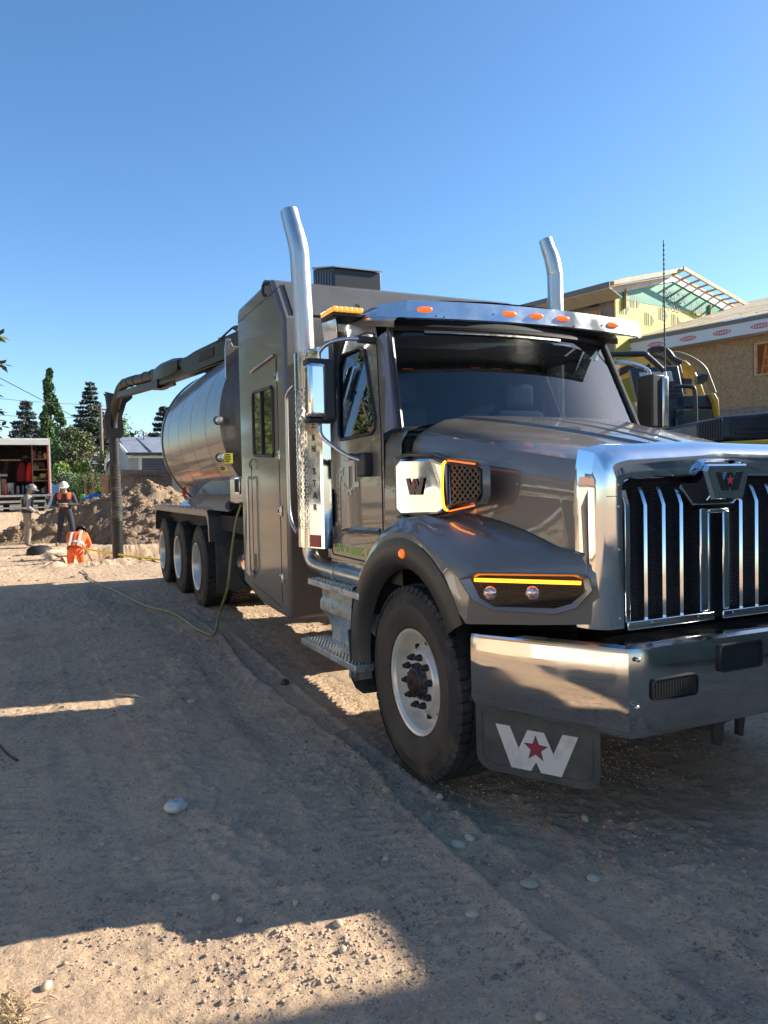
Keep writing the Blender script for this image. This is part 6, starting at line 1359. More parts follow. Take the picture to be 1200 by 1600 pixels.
# ---- boom with suction hose
dgm = mat('boom_steel', (.020, .019, .018), .4, .3, noise=((.04, .036, .031), 3, .45, .75)); hosem = mat('hose_rubber', (.014, .013, .013), .5, noise=((.035, .03, .026), 5, .5, .8))
b = MB(paint); P = [A(353, 589, y=8.5), A(352, 545, y=8.5), A(354, 528, y=8.5), A(360, 529, y=8.5), A(364, 540, y=8.5), A(380, 543, y=8.5), A(380, 585, y=8.5)]
b.prism(P, (0, .05, 0)); b.obj('boom_cradle', T, bevel=.006)
B0, B1 = Vector((2.82, 8.3, 3.48)), Vector((1.84, 18.0, 3.80))
bd_ = (B1-B0).normalized(); bs = Vector((0, 0, 1)).cross(bd_).normalized()
def bp_(t, up_=0, sd_=0): return lerp(B0, B1, t)+Vector((0, 0, up_))+bs*sd_
b = MB(dgm); b.beam(bp_(0, -.10), bp_(.62, -.10), .16, .15); boom = b.obj('boom', T, bevel=.012)
b = MB(dgm); b.beam(bp_(.60, -.12), bp_(.985, -.06), .14, .13); b.obj('inner_beam', boom, bevel=.01)
b = MB(dgm); b.beam(bp_(.60, -.12), bp_(.64, -.12), .21, .22); b.tube([bp_(.60, -.22), bp_(.52, -.22)], .03, 10); b.obj('beam_collar', boom, bevel=.01)
hp = [bp_(.38, .03), bp_(.46, .05), bp_(.6, .06), bp_(.75, .09), bp_(.87, .14), bp_(.95, .10), bp_(.99, -.08), Vector((1.80, 18.45, 3.35)), Vector((1.79, 18.5, 2.9))]
b = MB(hosem); b.tube(cr(hp, 6), .100, 18); hs = b.obj('suction_hose', boom, smooth=60)
for t in (.66, .72, .80, .86, .91):
    b = MB(darkm); q0_, q1_ = bp_(t, .06+.075*(t-.6)/.3), bp_(t+.005, .06+.075*(t-.6)/.3); b.tube([q0_, q1_], .109, 18); b.obj('hose_clamp', boom, smooth=60)
b = MB(dgm); rows = []     # shroud plates round the hose half way and the mounting plates near the root
for t, w_, h_ in ((.46, .12, .10), (.50, .145, .135), (.58, .145, .14), (.62, .11, .12)):
    c_ = bp_(t, .05); rows.append([c_+bs*w_+Vector((0, 0, -h_)), c_+bs*w_+Vector((0, 0, h_*.5)), c_+bs*w_*.5+Vector((0, 0, h_)), c_-bs*w_*.5+Vector((0, 0, h_)), c_-bs*w_+Vector((0, 0, h_*.5)), c_-bs*w_+Vector((0, 0, -h_))])
b.loft(rows, True, True); b.obj('hose_shroud', boom, smooth=20)
for s in (-1, 1):
    b = MB(dgm); pl_ = [(.02, -.16), (.02, .13), (.20, .12), (.34, .10), (.40, .06), (.42, -.03), (.40, -.15), (.34, -.18)]
    b.prism([bp_(t, z, s*.15) for t, z in pl_], bs*s*.03); b.obj('boom_plate', boom, bevel=.006)
    b = MB(darkin); b.prism([bp_(t, z, s*.183) for t, z in ((.25, -.08), (.25, .04), (.31, .03), (.32, -.09))], bs*s*.004); b.obj('plate_hole', boom)
b = MB(darkm)
for k in range(40):
    t = random.uniform(.0, .26); p = bp_(t, .12+random.uniform(-.03, .05), random.uniform(-.2, .2)); b.tube(cr([p, p+Vector((random.gauss(0, .06), random.uniform(.1, .4), random.uniform(-.08, .06))), p+Vector((random.gauss(0, .1), random.uniform(.4, .7), -.08))], 3), .014, 5)
b.obj('hydraulic_lines', boom)
b = MB(boltm); b.tube(cr([bp_(.05, .15, -.25), bp_(.08, .0, -.3), bp_(.13, -.05, -.27)], 4), .02, 6); b.tube(cr([bp_(.07, .15, -.25), bp_(.10, .0, -.31), bp_(.15, -.1, -.27)], 4), .015, 6); b.obj('hose_fitting', boom)
# tip frame and hanging tube
tx, ty = 1.80, 18.5
for s in (-1, 1):
    b = MB(dgm); o_ = [(-.30, 3.88), (-.24, 3.80), (-.20, 3.55), (-.34, 3.28), (-.30, 2.95), (-.22, 2.82), (.22, 2.82), (.30, 2.95), (.26, 3.3), (.42, 3.62), (.62, 3.72), (.62, 3.80), (.30, 3.78)]
    i_ = [(-.12, 3.05), (-.13, 3.3), (-.04, 3.55), (.10, 3.58), (.16, 3.35), (.15, 3.05)]
    e = Vector((.95, -.3, 0)).normalized(); cvt = lambda l: [Vector((tx, ty, 0))+e*(-0)+Vector((x*.62, -x*.30, z)) + Vector((.0, s*.16, 0)) for x, z in l]
    b.fill(cvt(o_), [cvt(i_)], (0, s*.03, 0)); b.fill([p+Vector((0, s*.03, 0)) for p in cvt(o_)], [[p+Vector((0, s*.03, 0)) for p in cvt(i_)]]); b.obj('tip_frame', boom)
b = MB(hosem); zz = np.arange(2.92, 2.15, -.1); b.tube([(tx, ty, z) for z in (2.95, 2.2)], .115, 18); b.obj('tube_neck', boom, smooth=60)
rb = mat('ribbed_hose', (.045, .04, .036), .5, .1, noise=((.16, .14, .115), 4, .5, .75)); b = MB(rb); pth = []; rad = []
for k in range(80): z = 2.25-k*.017; pth.append((tx+.01*sin(z*2), ty, z)); rad.append(.117+(.008 if k % 2 else -.006))
b.tube(pth, rad, 18); b.obj('ribbed_hose', boom, smooth=20)
b = MB(dgm); b.tube([(tx, ty, z) for z in (.95, .5, 0, -.55)], .122, 20); b.tube([(tx, ty, z) for z in (.93, .85)], .135, 20); b.obj('suction_tube', boom, smooth=40)
# ---- yellow green water hose from the locker, along the lane
hm = mat('hose_yellow', (.26, .27, .05), .5, noise=((.34, .27, .17), 3, .42, .6))
def gp(px, py): p = footpos(px, py); return Vector((p.x, p.y, float(gz(p.x, p.y))+.022))
pts = [A(377, 789, x=1.92), A(370, 810, x=1.90), A(362, 860, x=1.88), A(355, 920, x=1.87), gp(343, 975)+Vector((0, 0, .10)), gp(336, 992), gp(325, 994), gp(305, 985), gp(285, 970), gp(262, 958), gp(235, 952), gp(212, 942), gp(185, 928), gp(160, 917), gp(140, 906), gp(137, 900), gp(128, 893)]
b = MB(hm); b.tube(cr(pts, 8), .012, 10); tag(b.obj('water_hose', smooth=60), 'yellow green hose hanging from the truck side and snaking back along the lane', 'hose')
b = MB(mat('hose_bright', (.75, .62, .05), .45)); q = [A(119, 855, y=19.6), A(160, 862, y=18.9), A(195, 868, y=18.2), A(245, 874, y=17.4), A(262, 878, y=17)]
b.tube(cr(q, 6), .024, 8); tag(b.obj('air_hose', smooth=60), 'bright yellow hose stretched over the trench to the man in orange', 'hose')
q = [A(128, 848, y=19.4), A(140, 870, y=19), A(150, 888, y=18.6)]; b = MB(hm); b.tube(cr(q, 4), .014, 6); tag(b.obj('thin_rope', smooth=60), 'thin pale green line dropping from the man in orange into the trench', 'rope')
# ------------------------------------------------------------------ cube truck with its tail open
D = 37; CT = thing('cube_truck', 'white cube truck seen from behind with its tail open, tools and gear on shelves inside', 'truck', gpos(40, D))
g0 = gpos(40, D)[2]; q1 = Q(81, 771, D); az_ = radians(-1.5); Fv = Vector((sin(az_), cos(az_), 0)); Rv = Vector((cos(az_), -sin(az_), 0)); ax_ = -Rv
def C_(l, z, dp=0): return Vector((q1.x, q1.y, z))+ax_*l+Fv*dp
zt_, zfl = Q(81, 688, D).z+.05, Q(81, 772, D).z; Wt = 2.5
whp = mat('truck_white', (.70, .68, .64), .45, noise=((.55, .52, .47), 3, .5, .75)); rd = mat('edge_red', (.45, .06, .04), .5); tin = mat('truck_liner', (.16, .115, .08), .8, noise=((.10, .075, .055), 3, .4, .6))
b = MB(whp); Ln = 5
for l0, l1, z0, z1 in ((-.0, .07, g0+.55, zt_), (Wt-.07, Wt, g0+.9, zt_)): b.prism([C_(l0, z0), C_(l1, z0), C_(l1, z1), C_(l0, z1)], Fv*Ln)
b.prism([C_(0, zt_-.04), C_(Wt, zt_-.04), C_(Wt, zt_+.04), C_(0, zt_+.04)], Fv*Ln); b.prism([C_(0, zfl), C_(Wt, zfl), C_(Wt, zt_), C_(0, zt_)][:0] or [C_(0, zfl, Ln), C_(Wt, zfl, Ln), C_(Wt, zt_, Ln), C_(0, zt_, Ln)], Fv*.05); body = b.obj('cargo_box', CT)
b = MB(whp); b.prism([C_(0, zt_-.28), C_(Wt, zt_-.28), C_(Wt, zt_-.02), C_(0, zt_-.02)], Fv*-.06); b.obj('door_header', CT)
b = MB(rd); b.prism([C_(.07, zfl), C_(.14, zfl), C_(.14, zt_-.1), C_(.07, zt_-.1)], Fv*.06); b.prism([C_(0, zfl-.12, -.07), C_(.2, zfl-.12, -.07), C_(.2, zfl+.03, -.07), C_(0, zfl+.03, -.07)], Fv*.03); b.obj('red_trim', CT)
b = MB(tin); b.prism([C_(.09, zfl+.01, .2), C_(.12, zfl+.01, .2), C_(.12, zt_-.1, .2), C_(.09, zt_-.1, .2)], Fv*4.6); b.prism([C_(.09, zfl+.01, 4.8), C_(Wt-.1, zfl+.01, 4.8), C_(Wt-.1, zt_-.1, 4.8), C_(.09, zt_-.1, 4.8)], Fv*.05); b.obj('liner', CT)
b = MB(alu); b.prism([C_(0, zfl-.10, -.08), C_(Wt, zfl-.10, -.08), C_(Wt, zfl, -.08), C_(0, zfl, -.08)], Fv*Ln); b.obj('floor_sill', CT)
b = MB(alu); b.beam(C_(.3, zfl-.32, -.3), C_(Wt, zfl-.32, -.3), .12, .1); b.beam(C_(.3, zfl-.62, -.3), C_(Wt, zfl-.62, -.3), .2, .06); b.beam(C_(.05, zfl-.3, -.1), C_(.25, zfl-.75, -.1), .06, .1); b.beam(C_(.02, zfl, .0), C_(.02, g0+.35, .0), .12, .1); b.obj('rear_step', CT)
b = MB(underm); b.prism([C_(.35, g0+.35, .3), C_(Wt-.2, g0+.35, .3), C_(Wt-.2, zfl-.1, .3), C_(.35, zfl-.1, .3)], Fv*4); b.obj('chassis', CT)
for l in (.45, 2.0): b = MB(rubber); c0 = C_(l, g0+.42, 1.2); b.tube([c0-Rv*.14, c0+Rv*.14], .42, 20); b.obj('wheel', CT, smooth=40)
shl = mat('shelf_wood', (.24, .16, .10), .8)
for zz in (.62, 1.15, 1.65):
    b = MB(shl); z = zfl+zz*(zt_-zfl)/2.6; b.prism([C_(.13, z, .3), C_(.75, z, .3), C_(.75, z+.05, .3), C_(.13, z+.05, .3)], Fv*1.2); b.obj('shelf', CT)
for l, in ((.8,), (2.25,)): b = MB(shl); b.beam(C_(l, zfl, .35), C_(l, zt_-.1, .35), .05, .05); b.obj('shelf_post', CT)
b = MB(shl); z = zfl+1.62*(zt_-zfl)/2.6; b.prism([C_(1.3, z, .4), C_(2.4, z, .4), C_(2.4, z+.05, .4), C_(1.3, z+.05, .4)], Fv*1); b.obj('shelf', CT)
def item(px, py, w_, h_, m, lb, cat, name, dp=.4, grp=None, cyl=False):
    q = Q(px, py, D+dp); b = MB(m)
    if cyl: b.tube([q, q+Vector((0, 0, h_))], [w_*.42, w_*.5], 12)
    else: b.obox(q+Vector((0, 0, h_/2)), Rv, Fv, (0, 0, 1), w_/2, w_*.35, h_/2)
    tag(b.obj(name, bevel=.01), lb, cat, grp)
item(17, 768, .32, .42, mat('bucket_white', (.55, .52, .47), .5), 'white bucket standing on the sill of the cube truck', 'bucket', 'bucket', .3, cyl=True)
item(6.5, 768, .22, .62, mat('cardboard', (.42, .25, .12), .8), 'tall brown box left of the white bucket', 'box', 'cardboard_box', .3)
item(1, 768, .2, .5, mat('teal_box', (.10, .28, .30), .6), 'teal box at the left edge behind the brown box', 'box', 'cardboard_box', .35)
item(5, 744.5, .4, .12, mat('pale_box', (.55, .48, .34), .7), 'pale flat carton lying on the brown box', 'box', 'cardboard_box', .3)
item(68, 747, .26, .22, mat('tool_yellow', (.65, .42, .03), .5), 'yellow power tool on the shelf beside the red trim', 'tool', 'power_tool', .5)
item(61, 750, .14, .14, mat('tool_red', (.5, .03, .04), .5), 'small red tool left of the yellow one', 'tool', 'power_tool', .5)
item(66, 726, .18, .1, mat('tool_dark', (.12, .05, .06), .5), 'dark red case on the upper shelf', 'case', 'tool_case', .5)
for px, w_, c_, nm, lb in ((46, .34, (.62, .02, .01), 'jacket', 'bright red jacket hanging in the cube truck'), (34, .5, (.16, .008, .02), 'jacket', 'dark red jacket hanging left of the bright one')):
    q = Q(px, 723, D+.5); b = MB(mat('cloth_'+nm+str(px), c_, .8)); rows = []
    for k in range(9):
        z = -k*.115; ww_ = w_*(.35+.65*min(1, k/4)); rows.append([q+Vector((0, 0, z))+Rv*(ww_*.5*cos(a))+Fv*(.09*sin(a)+.02*sin(a*5+k)) for a in np.linspace(0, 2*pi, 20, endpoint=False)])
    b.loft(rows, True, True); tag(b.obj(nm, smooth=60), lb, 'jacket', 'jackets hanging in the cube truck')
b = MB(boltm)
for k in range(4): b.tube([Q(3+k*2.5, 741, D+.8), Q(9+k*1.5, 720, D+.8)], .015, 6)
tag(b.obj('metal_rods'), 'thin metal rods leaning inside the left of the cube truck', 'rods')
b = MB(mat('clutter', (.20, .17, .14), .7))
for k in range(24): q = Q(random.uniform(30, 70), random.uniform(700, 722), D+random.uniform(.6, 1.4)); b.obox(q, (random.random(), random.random(), .3), (0, 1, 0), (0, 0, 1), random.uniform(.03, .12), .05, random.uniform(.02, .08))
for zz in (.62, 1.15, 1.65, 0):
    for k in range(16):
        q = C_(random.uniform(.15, .75 if zz else 2.2), zfl+zz*(zt_-zfl)/2.6+.05, random.uniform(.35, 1.3)); b.use(mat('gear_%d' % (k % 5), ((.35, .05, .04), (.30, .28, .25), (.45, .32, .06), (.05, .07, .12), (.22, .15, .09))[k % 5], .6)); h_ = random.uniform(.05, .22); b.obox(q+Vector((0, 0, h_)), Rv, Fv, (0, 0, 1), random.uniform(.02, .09), .06, h_)
tag(b.obj('stored_gear'), 'jumble of fittings stored on the high shelves of the cube truck', 'gear', kind='stuff')
# ------------------------------------------------------------------ workers
skin = mat('skin', (.36, .22, .15), .6); denim = mat('navy_trousers', (.025, .03, .045), .85); khaki = mat('khaki_trousers', (.30, .235, .17), .85); dkj = mat('dark_coat', (.045, .035, .045), .85); grys = mat('grey_shirt', (.27, .25, .235), .85); org = mat('hi_vis_orange', (.80, .13, .03), .7); hvy = mat('hi_vis_lime', (.42, .52, .12), .7); slv = mat('reflective', (.62, .60, .54), .4); boot = mat('boots', (.22, .16, .11), .8); glv = mat('gloves', (.03, .04, .04), .8); nvv = mat('vest_navy', (.03, .035, .07), .8); hair_m = mat('hair', (.03, .02, .015), .8)
def skinned(name, nodes, edges, m, parent, sub=2, root=0):
    me = bpy.data.meshes.new(name); me.from_pydata([n[0] for n in nodes], edges, []); me.materials.append(m); o = bpy.data.objects.new(name, me); COL.objects.link(o); o.parent = parent
    md = o.modifiers.new('skin', 'SKIN'); md.use_smooth_shade = True
    for i_, n in enumerate(nodes):
        sv = me.skin_vertices[0].data[i_]; r_ = n[1]; sv.radius = r_ if isinstance(r_, tuple) else (r_, r_); sv.use_root = i_ == root
    s_ = o.modifiers.new('sub', 'SUBSURF'); s_.levels = s_.render_levels = sub
    me.update(); return o
def person(loc, rz, label, J, shirt, trous, hat_m, vest=None, vestm2=None, group=None, scale=1.0, hatdir=(0, 1)):
    """J: joints in the person's own frame (x right, y forward, z up)"""
    t = thing('person', label, 'person', loc, group, local=True); t.rotation_euler = (0, 0, rz); t.scale = (scale,)*3; V = {k: Vector(v) for k, v in J.items()}
    pel, chest, neck, head = V['pelvis'], V['chest'], V['neck'], V['head']
    nodes = [(pel, (.12, .085)), (lerp(pel, chest, .5), (.13, .10)), (chest, (.175, .12)), (neck, .06), (lerp(neck, head, .55), .06), (head, .085), (head+(head-neck).normalized()*.06, .07)]
    edges = [(0, 1), (1, 2), (2, 3), (3, 4), (4, 5), (5, 6)]
    for s in 'LR':
        sh, el, wr_, hd = V['sh'+s], V['el'+s], V['wr'+s], V['hd'+s]; i0 = len(nodes); nodes += [(sh, .062), (lerp(sh, el, .5), .052), (el, .045), (wr_, .032), (hd, (.042, .022))]; edges += [(2, i0)]+[(i0+j, i0+j+1) for j in range(4)]
        for q_ in range(4): dd = (hd-wr_).normalized(); sdv = dd.cross(Vector((.3, .5, .8))).normalized(); i1 = len(nodes); f0 = hd+sdv*(q_-1.5)*.018; nodes += [(f0+dd*.05, .009), (f0+dd*.085-Vector((0, 0, .012)), .008)]; edges += [(i0+4, i1), (i1, i1+1)]
        i1 = len(nodes); nodes += [(wr_+dd*.03+sdv*.035, .011), (wr_+dd*.065+sdv*.05, .009)]; edges += [(i0+3, i1), (i1, i1+1)]
        hp_, kn, an, toe = V['hp'+s], V['kn'+s], V['an'+s], V['to'+s]; i0 = len(nodes); nodes += [(hp_, .070), (kn, .050), (an, .042), (toe, .035)]; edges += [(0, i0)]+[(i0+j, i0+j+1) for j in range(3)]
    bd = skinned('body', nodes, edges, skin, t)
    # face
    fd = Vector((hatdir[0], hatdir[1], 0)).normalized(); f_ = MB(skin); f_.lathe([(-.03, .001), (-.02, .012), (.0, .014), (.012, .001)], (0, 0, 0), 'z', 8); no = f_.obj('nose', t); no.location = head+fd*.088
    sdv = Vector((fd.y, -fd.x, 0))
    for s in (-1, 1):
        MB(mat('eye', (.02, .02, .02), .3)).tube([head+fd*.078+sdv*s*.032+Vector((0, 0, .018)), head+fd*.092+sdv*s*.032+Vector((0, 0, .018))], .010, 8).obj('eye', t)
        MB(skin).tube([head+sdv*s*.078, head+sdv*s*.092], [.02, .026], 8).obj('ear', t)
    MB(mat('lips', (.25, .10, .08), .6)).beam(head+fd*.088+sdv*.025-Vector((0, 0, .045)), head+fd*.088-sdv*.025-Vector((0, 0, .045)), .012, .012).obj('mouth', t)
    # clothes
    n2 = [(pel+Vector((0, 0, -.08)), (.178, .140)), (lerp(pel, chest, .5), (.165, .13)), (chest, (.195, .14)), (lerp(chest, neck, .7), (.11, .10))]; e2 = [(0, 1), (1, 2), (2, 3)]
    for s in 'LR':
        sh, el, wr_ = V['sh'+s], V['el'+s], V['wr'+s]; i0 = len(n2); n2 += [(sh, .078), (lerp(sh, el, .5), .066), (el, .06), (lerp(el, wr_, .9), .048)]; e2 += [(2, i0)]+[(i0+j, i0+j+1) for j in range(3)]
    skinned('jacket', n2, e2, shirt, t, 2)
    n3 = [(pel, (.166, .128)), (lerp(pel, chest, .42), (.158, .124))]; e3 = [(0, 1)]
    for s in 'LR':
        hp_, kn, an = V['hp'+s], V['kn'+s], V['an'+s]; i0 = len(n3); n3 += [(hp_, .102), (lerp(hp_, kn, .5), .088), (kn, .074), (lerp(kn, an, .5), .068), (lerp(kn, an, .95), .062)]; e3 += [(0, i0)]+[(i0+j, i0+j+1) for j in range(4)]
        an, toe = V['an'+s], V['to'+s]; skinned('boot', [(an+Vector((0, 0, .08)), .058), (an, .06), (lerp(an, toe, .6), .056), (toe, .045)], [(0, 1), (1, 2), (2, 3)], boot, t, 2)
    skinned('trousers', n3, e3, trous, t, 2)
    # hard hat
    up_ = (head-neck).normalized(); up_ = (up_+Vector((0, 0, .6))).normalized(); sx_ = fd.cross(up_).normalized(); fy = up_.cross(sx_); hb_ = MB(hat_m); hc = head+up_*.05; rows = []
    for (h, r_) in ((-.012, 1.32), (-.004, 1.34), (.0, 1.08), (.05, 1.02), (.09, .82), (.115, .5), (.122, .02)):
        rows.append([hc+up_*h+sx_*(.105*r_*cos(a))+fy*((.125*r_+(.035 if (h < 0 and sin(a) > 0) else 0))*sin(a)) for a in np.linspace(0, 2*pi, 24, endpoint=False)])
    hb_.loft(rows, True); hh_ = hb_.obj('hard_hat', t, smooth=50); MB(hat_m).tube([hc+fy*.11+up_*.055, hc+up_*.128, hc-fy*.11+up_*.055], .012, 6).obj('hat_ridge', hh_)
    if vest:
        tor = [pel+Vector((0, 0, .02)), lerp(pel, chest, .5), chest, lerp(chest, neck, .55)]; W4 = [(.185, .15), (.18, .148), (.215, .158), (.15, .13)]
        axs = (chest-pel).normalized(); fx = Vector((1, 0, 0)); fy2 = axs.cross(fx).normalized()
        b = MB(vest); rows = [[c_+fx*(w_*cos(a))+fy2*(h_*sin(a)) for a in np.linspace(0, 2*pi, 24, endpoint=False)] for c_, (w_, h_) in zip(tor, W4)]
        b.loft(rows, True); vo = b.obj('vest', t, smooth=60)
        for f in (.28,): c_ = lerp(tor[0], tor[2], f+.1); b = MB(slv); b.loft([[c_+axs*z+fx*(.192*cos(a))+fy2*(.158*sin(a)) for a in np.linspace(0, 2*pi, 24, endpoint=False)] for z in (-.028, .028)], True); b.obj('reflective_band', vo, smooth=60)
        for sgn in (-1, 1):
            for fr_ in (-1, 1):
                b = MB(vestm2 or slv); b.loft([[c_+fx*(sgn*.1-.028)+fy2*fr_*(h_+.012), c_+fx*(sgn*.1+.028)+fy2*fr_*(h_+.010)] for c_, (w_, h_) in zip(tor[0:4], W4)]); b.obj('vest_stripe', vo, smooth=60)
    return t
stand = dict(pelvis=(0, 0, .95), chest=(0, .02, 1.32), neck=(0, .03, 1.50), head=(0, .07, 1.64), shL=(-.2, .02, 1.42), elL=(-.27, -.02, 1.14), wrL=(-.25, .10, .92), hdL=(-.24, .13, .86), shR=(.2, .02, 1.42), elR=(.27, -.02, 1.14), wrR=(.25, .08, .90), hdR=(.24, .11, .84), hpL=(-.1, 0, .9), knL=(-.12, .03, .5), anL=(-.13, -.02, .09), toL=(-.15, .14, .05), hpR=(.1, 0, .9), knR=(.12, .03, .5), anR=(.13, -.02, .09), toR=(.15, .14, .05))
f1 = A(44, 853, y=24.6); f1.z = float(gz(f1.x, f1.y)); f2 = A(104, 851, y=24.4); f2.z = float(gz(f2.x, f2.y))
J1 = dict(stand, head=(.06, .12, 1.60), neck=(.02, .06, 1.49), wrL=(-.2, .2, 1.0), hdL=(-.15, .25, .98), elL=(-.3, .02, 1.13), elR=(.29, .0, 1.13), wrR=(.22, .2, .98), hdR=(.17, .25, .96))
person(f1, radians(-100+18), 'worker in lime and navy vest, grey hard hat and khaki trousers beside the trench', dict(J1), grys, khaki, mat('hat_grey', (.16, .16, .17), .3), nvv, hvy, 'workers at the trench', 1.05, (.2, 1))
J2 = dict(stand, elL=(-.30, .06, 1.14), wrL=(-.05, .24, 1.16), hdL=(.04, .25, 1.17), elR=(.30, .06, 1.14), wrR=(.06, .26, 1.12), hdR=(-.03, .27, 1.11), head=(0, .12, 1.61), neck=(0, .06, 1.49), knL=(-.17, .03, .5), anL=(-.22, -.02, .09), toL=(-.26, .13, .05), knR=(.15, .03, .5), anR=(.2, -.02, .09), toR=(.24, .13, .05))
person(f2, radians(180-10), 'worker in white hard hat and dark coat with orange shoulders, arms folded', dict(J2), dkj, denim, mat('hat_white', (.68, .64, .56), .35), None, None, 'workers at the trench', 1.08, (0, 1))
# orange shoulders of the second worker
o2 = [o for o in bpy.data.objects if o.name.startswith('person')][-1]
for s in (-1, 1):
    b = MB(org); b.loft([[Vector((s*x, y, z)) for x, y, z in ((.07, .12, 1.48), (.065, .15, 1.40), (.075, .165, 1.30))], [Vector((s*x, y, z)) for x, y, z in ((.11, .11, 1.485), (.12, .15, 1.40), (.12, .165, 1.29))], [Vector((s*x, y, z)) for x, y, z in ((.17, .07, 1.48), (.175, .13, 1.41), (.165, .15, 1.31))]]); b.obj('orange_panel', o2, smooth=60)
f3 = A(118, 884, d=18.0); 
J3 = dict(pelvis=(0, 0, .95), chest=(.02, .22, 1.22), neck=(.04, .36, 1.33), head=(.05, .48, 1.36), shL=(-.18, .26, 1.30), elL=(-.22, .42, 1.08), wrL=(-.1, .56, .92), hdL=(-.08, .6, .86), shR=(.22, .26, 1.28), elR=(.26, .42, 1.05), wrR=(.15, .58, .90), hdR=(.12, .62, .84), hpL=(-.1, 0, .9), knL=(-.13, .08, .5), anL=(-.15, -.05, .09), toL=(-.17, .1, .05), hpR=(.1, 0, .9), knR=(.14, .1, .5), anR=(.15, -.03, .09), toR=(.17, .12, .05))
pz = -.68
person((f3.x, f3.y, pz), radians(-14), 'worker in orange coveralls and black helmet bending down inside the trench', J3, org, org, mat('hat_black', (.02, .022, .03), .35), org, slv, 'workers at the trench', .98, (.1, 1))
# orange can and straps in the trench
q = A(135, 880, d=18.6); b = MB(mat('fuel_red', (.40, .03, .03), .5)); b.box((q.x-.12, q.y-.1, q.z-.35), (q.x+.12, q.y+.1, q.z-.0)); tag(b.obj('red_tool_box', bevel=.03), 'red tool box beside the man in orange', 'box')
q = footpos(62, 865); b = MB(darkin); rows = [[(q.x+.32*r_*cos(a), q.y+.25*r_*sin(a), q.z+h) for a in np.linspace(0, 2*pi, 20, endpoint=False)] for h, r_ in ((.0, 1), (.12, .95), (.2, .6), (.22, .05))]; b.loft(rows, True); tag(b.obj('rubber_bucket', smooth=50), 'black rubber dome lying on the ground left of the trench', 'bucket')
# single stones one could pick up
def stone(px, py, r, label, fl=.6, seed=0, m=None):
    p = footpos(px, py); z = p.z; R = np.random.default_rng(seed+int(px))
    V = IV3.copy(); d = 1+.22*(vnoise(V[:, 0]*1.3+px, V[:, 1]*1.3+V[:, 2], 1, seed)-.5)
    sc = np.array([R.uniform(.85, 1.2), R.uniform(.7, 1.0), fl])*r; V = V*d[:, None]*sc; a = R.uniform(0, pi)
    vs = [(p.x+v[0]*cos(a)-v[1]*sin(a), p.y+v[0]*sin(a)+v[1]*cos(a), z+v[2]+r*fl*.35) for v in V]
    o = MB(m or stonem).add(vs, IF3).obj('stone', None, smooth=60); tag(o, label, 'stone', 'single stones lying on the dirt lane'); return o
stone(716, 1326, .032, 'round grey stone, nearer of the pair in front of the mud flap')
stone(735, 1312, .034, 'flat grey stone touching the round one in front of the mud flap', .5, 2)
stone(688, 1250, .022, 'small pale stone beside the foot of the front tyre', .7)
stone(914, 1285, .026, 'pale egg shaped stone below the end of the bumper', .8)
stone(827, 1384, .038, 'flat pale stone half sunk in the wheel rut', .35)
stone(928, 1378, .036, 'long flat stone right of the wheel rut', .4, 5)
stone(603, 1346, .018, 'small grey stone left of the stone pair, toward the sunlit patch', .7)
stone(738, 1433, .026, 'flat angular stone near the tip of the sunlit patch', .4)
stone(845, 1594, .02, 'dark stone at the bottom edge of the photo', .6)
stone(462, 1418, .016, 'reddish stone on the upper edge of the sunlit patch', .8)
stone(375, 1440, .014, 'small white stone at the shade line, left of the reddish one', .8)
stone(338, 1404, .018, 'grey angular stone just inside the shade above the sunlit patch', .8)
stone(528, 1448, .022, 'whitish stone inside the sunlit patch near its right side', .6)
stone(536, 1486, .018, 'small grey stone lower in the sunlit patch', .7)
stone(73, 1545, .022, 'pale stone beside the dry grass in the lower left corner', .7)
stone(160, 1322, .014, 'white chip of stone lying in the shade left of the broken cup', .7)
stone(215, 1345, .018, 'dark clod shaped stone in the shade below the white chip', .7)
stone(300, 1098, .045, 'flat grey rock half buried left of the cleat marks', .3)
stone(445, 1070, .05, 'dark lump of asphalt beside the track near the steps', .6, 3, darkm)
stone(855, 1403, .015, 'small stone just past the long flat one', .6)
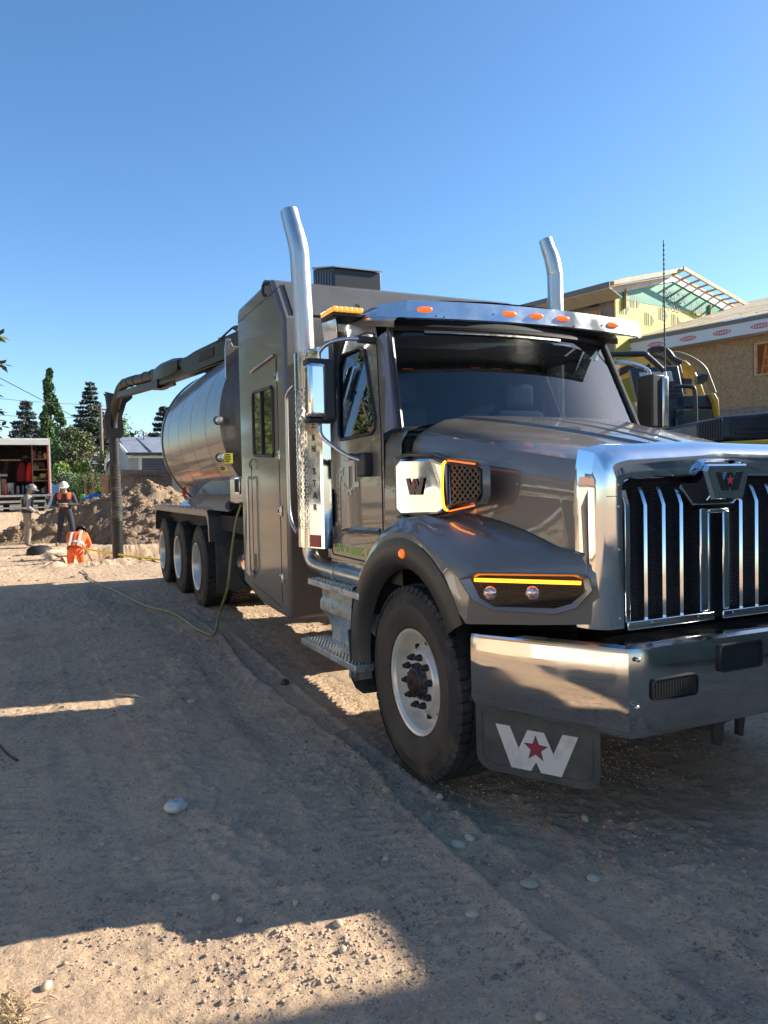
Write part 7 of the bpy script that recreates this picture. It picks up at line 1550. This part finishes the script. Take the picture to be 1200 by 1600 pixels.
# broken white cup
c = footpos(275, 1266); cz = float(gz(c.x, c.y)); t = thing('crushed_cup', 'white round plaster core broken on top, lying on the shaded dirt', 'debris', (c.x, c.y, cz))
plm = mat('plaster', (.62, .58, .52), .8, noise=((.42, .38, .33), 14, .45, .7), bump=(50, .5, .004))
b = MB(plm).lathe([(0, .001), (0, .058), (.012, .062), (.030, .052), (.034, .047)], (c.x, c.y, cz), 'z', 28)
b.obj('rim', t)
b = MB(plm); bb = []
for j in range(6):
    rr = .048*(1-j/5.)
    bb.append([(c.x+rr*cos(a), c.y+rr*sin(a), cz+.032+.016*(vnoise(cos(a)*3+j, sin(a)*3, 1.7, 4)) if j else cz+.03) for a in np.linspace(0, 2*pi, 24, endpoint=False)])
b.loft(bb, True); b.obj('broken_top', t)
# dry straw in the corner, bits of straw elsewhere
straw = mat('straw', (.55, .42, .24), .7); b = MB(straw)
for k in range(420):
    p = A(random.gauss(4, 22), random.uniform(1530, 1650), z=0)
    x, y = p.x+random.gauss(0, .04), p.y+random.gauss(0, .03); z = float(gz(x, y)); a = random.uniform(0, 2*pi); L_ = random.uniform(.02, .065); e = random.uniform(.1, 1.1)
    q = Vector((cos(a)*cos(e), sin(a)*cos(e), sin(e)))*L_; w_ = Vector((-sin(a), cos(a), 0))*.0011
    P = Vector((x, y, z)); M_ = P+q*.55+Vector((0, 0, .006)); b.add([P-w_, P+w_, M_+w_*.8, P+q, M_-w_*.8], [(0, 1, 2, 3, 4)])
tag(b.obj('dry_grass', smooth=0, recalc=False), 'dry straw coloured grass in the lower left corner of the lane', 'grass', kind='stuff')
b = MB(mat('twig', (.06, .04, .03), .7))
b.tube(cr([A(-20, 1140, z=.03), A(2, 1168, z=.035), A(14, 1180, z=.02), A(27, 1188, z=.012)], 6), .009, 8)
tag(b.obj('twig'), 'dark bent stick poking in at the left edge of the photo', 'stick')
for pts, lb in ((((520, 1148), (545, 1143), (552, 1150)), 'pale splinter of wood on the track left of the front tyre'), (((180, 1088), (210, 1090), (228, 1094)), 'pale twig lying at the end of the sunlit strip')):
    b = MB(mat('pale_wood', (.45, .36, .26), .8)); b.tube([footpos(x, y)+Vector((0, 0, .01)) for x, y in pts], [.006, .009, .004], 6); tag(b.obj('twig'), lb, 'stick')
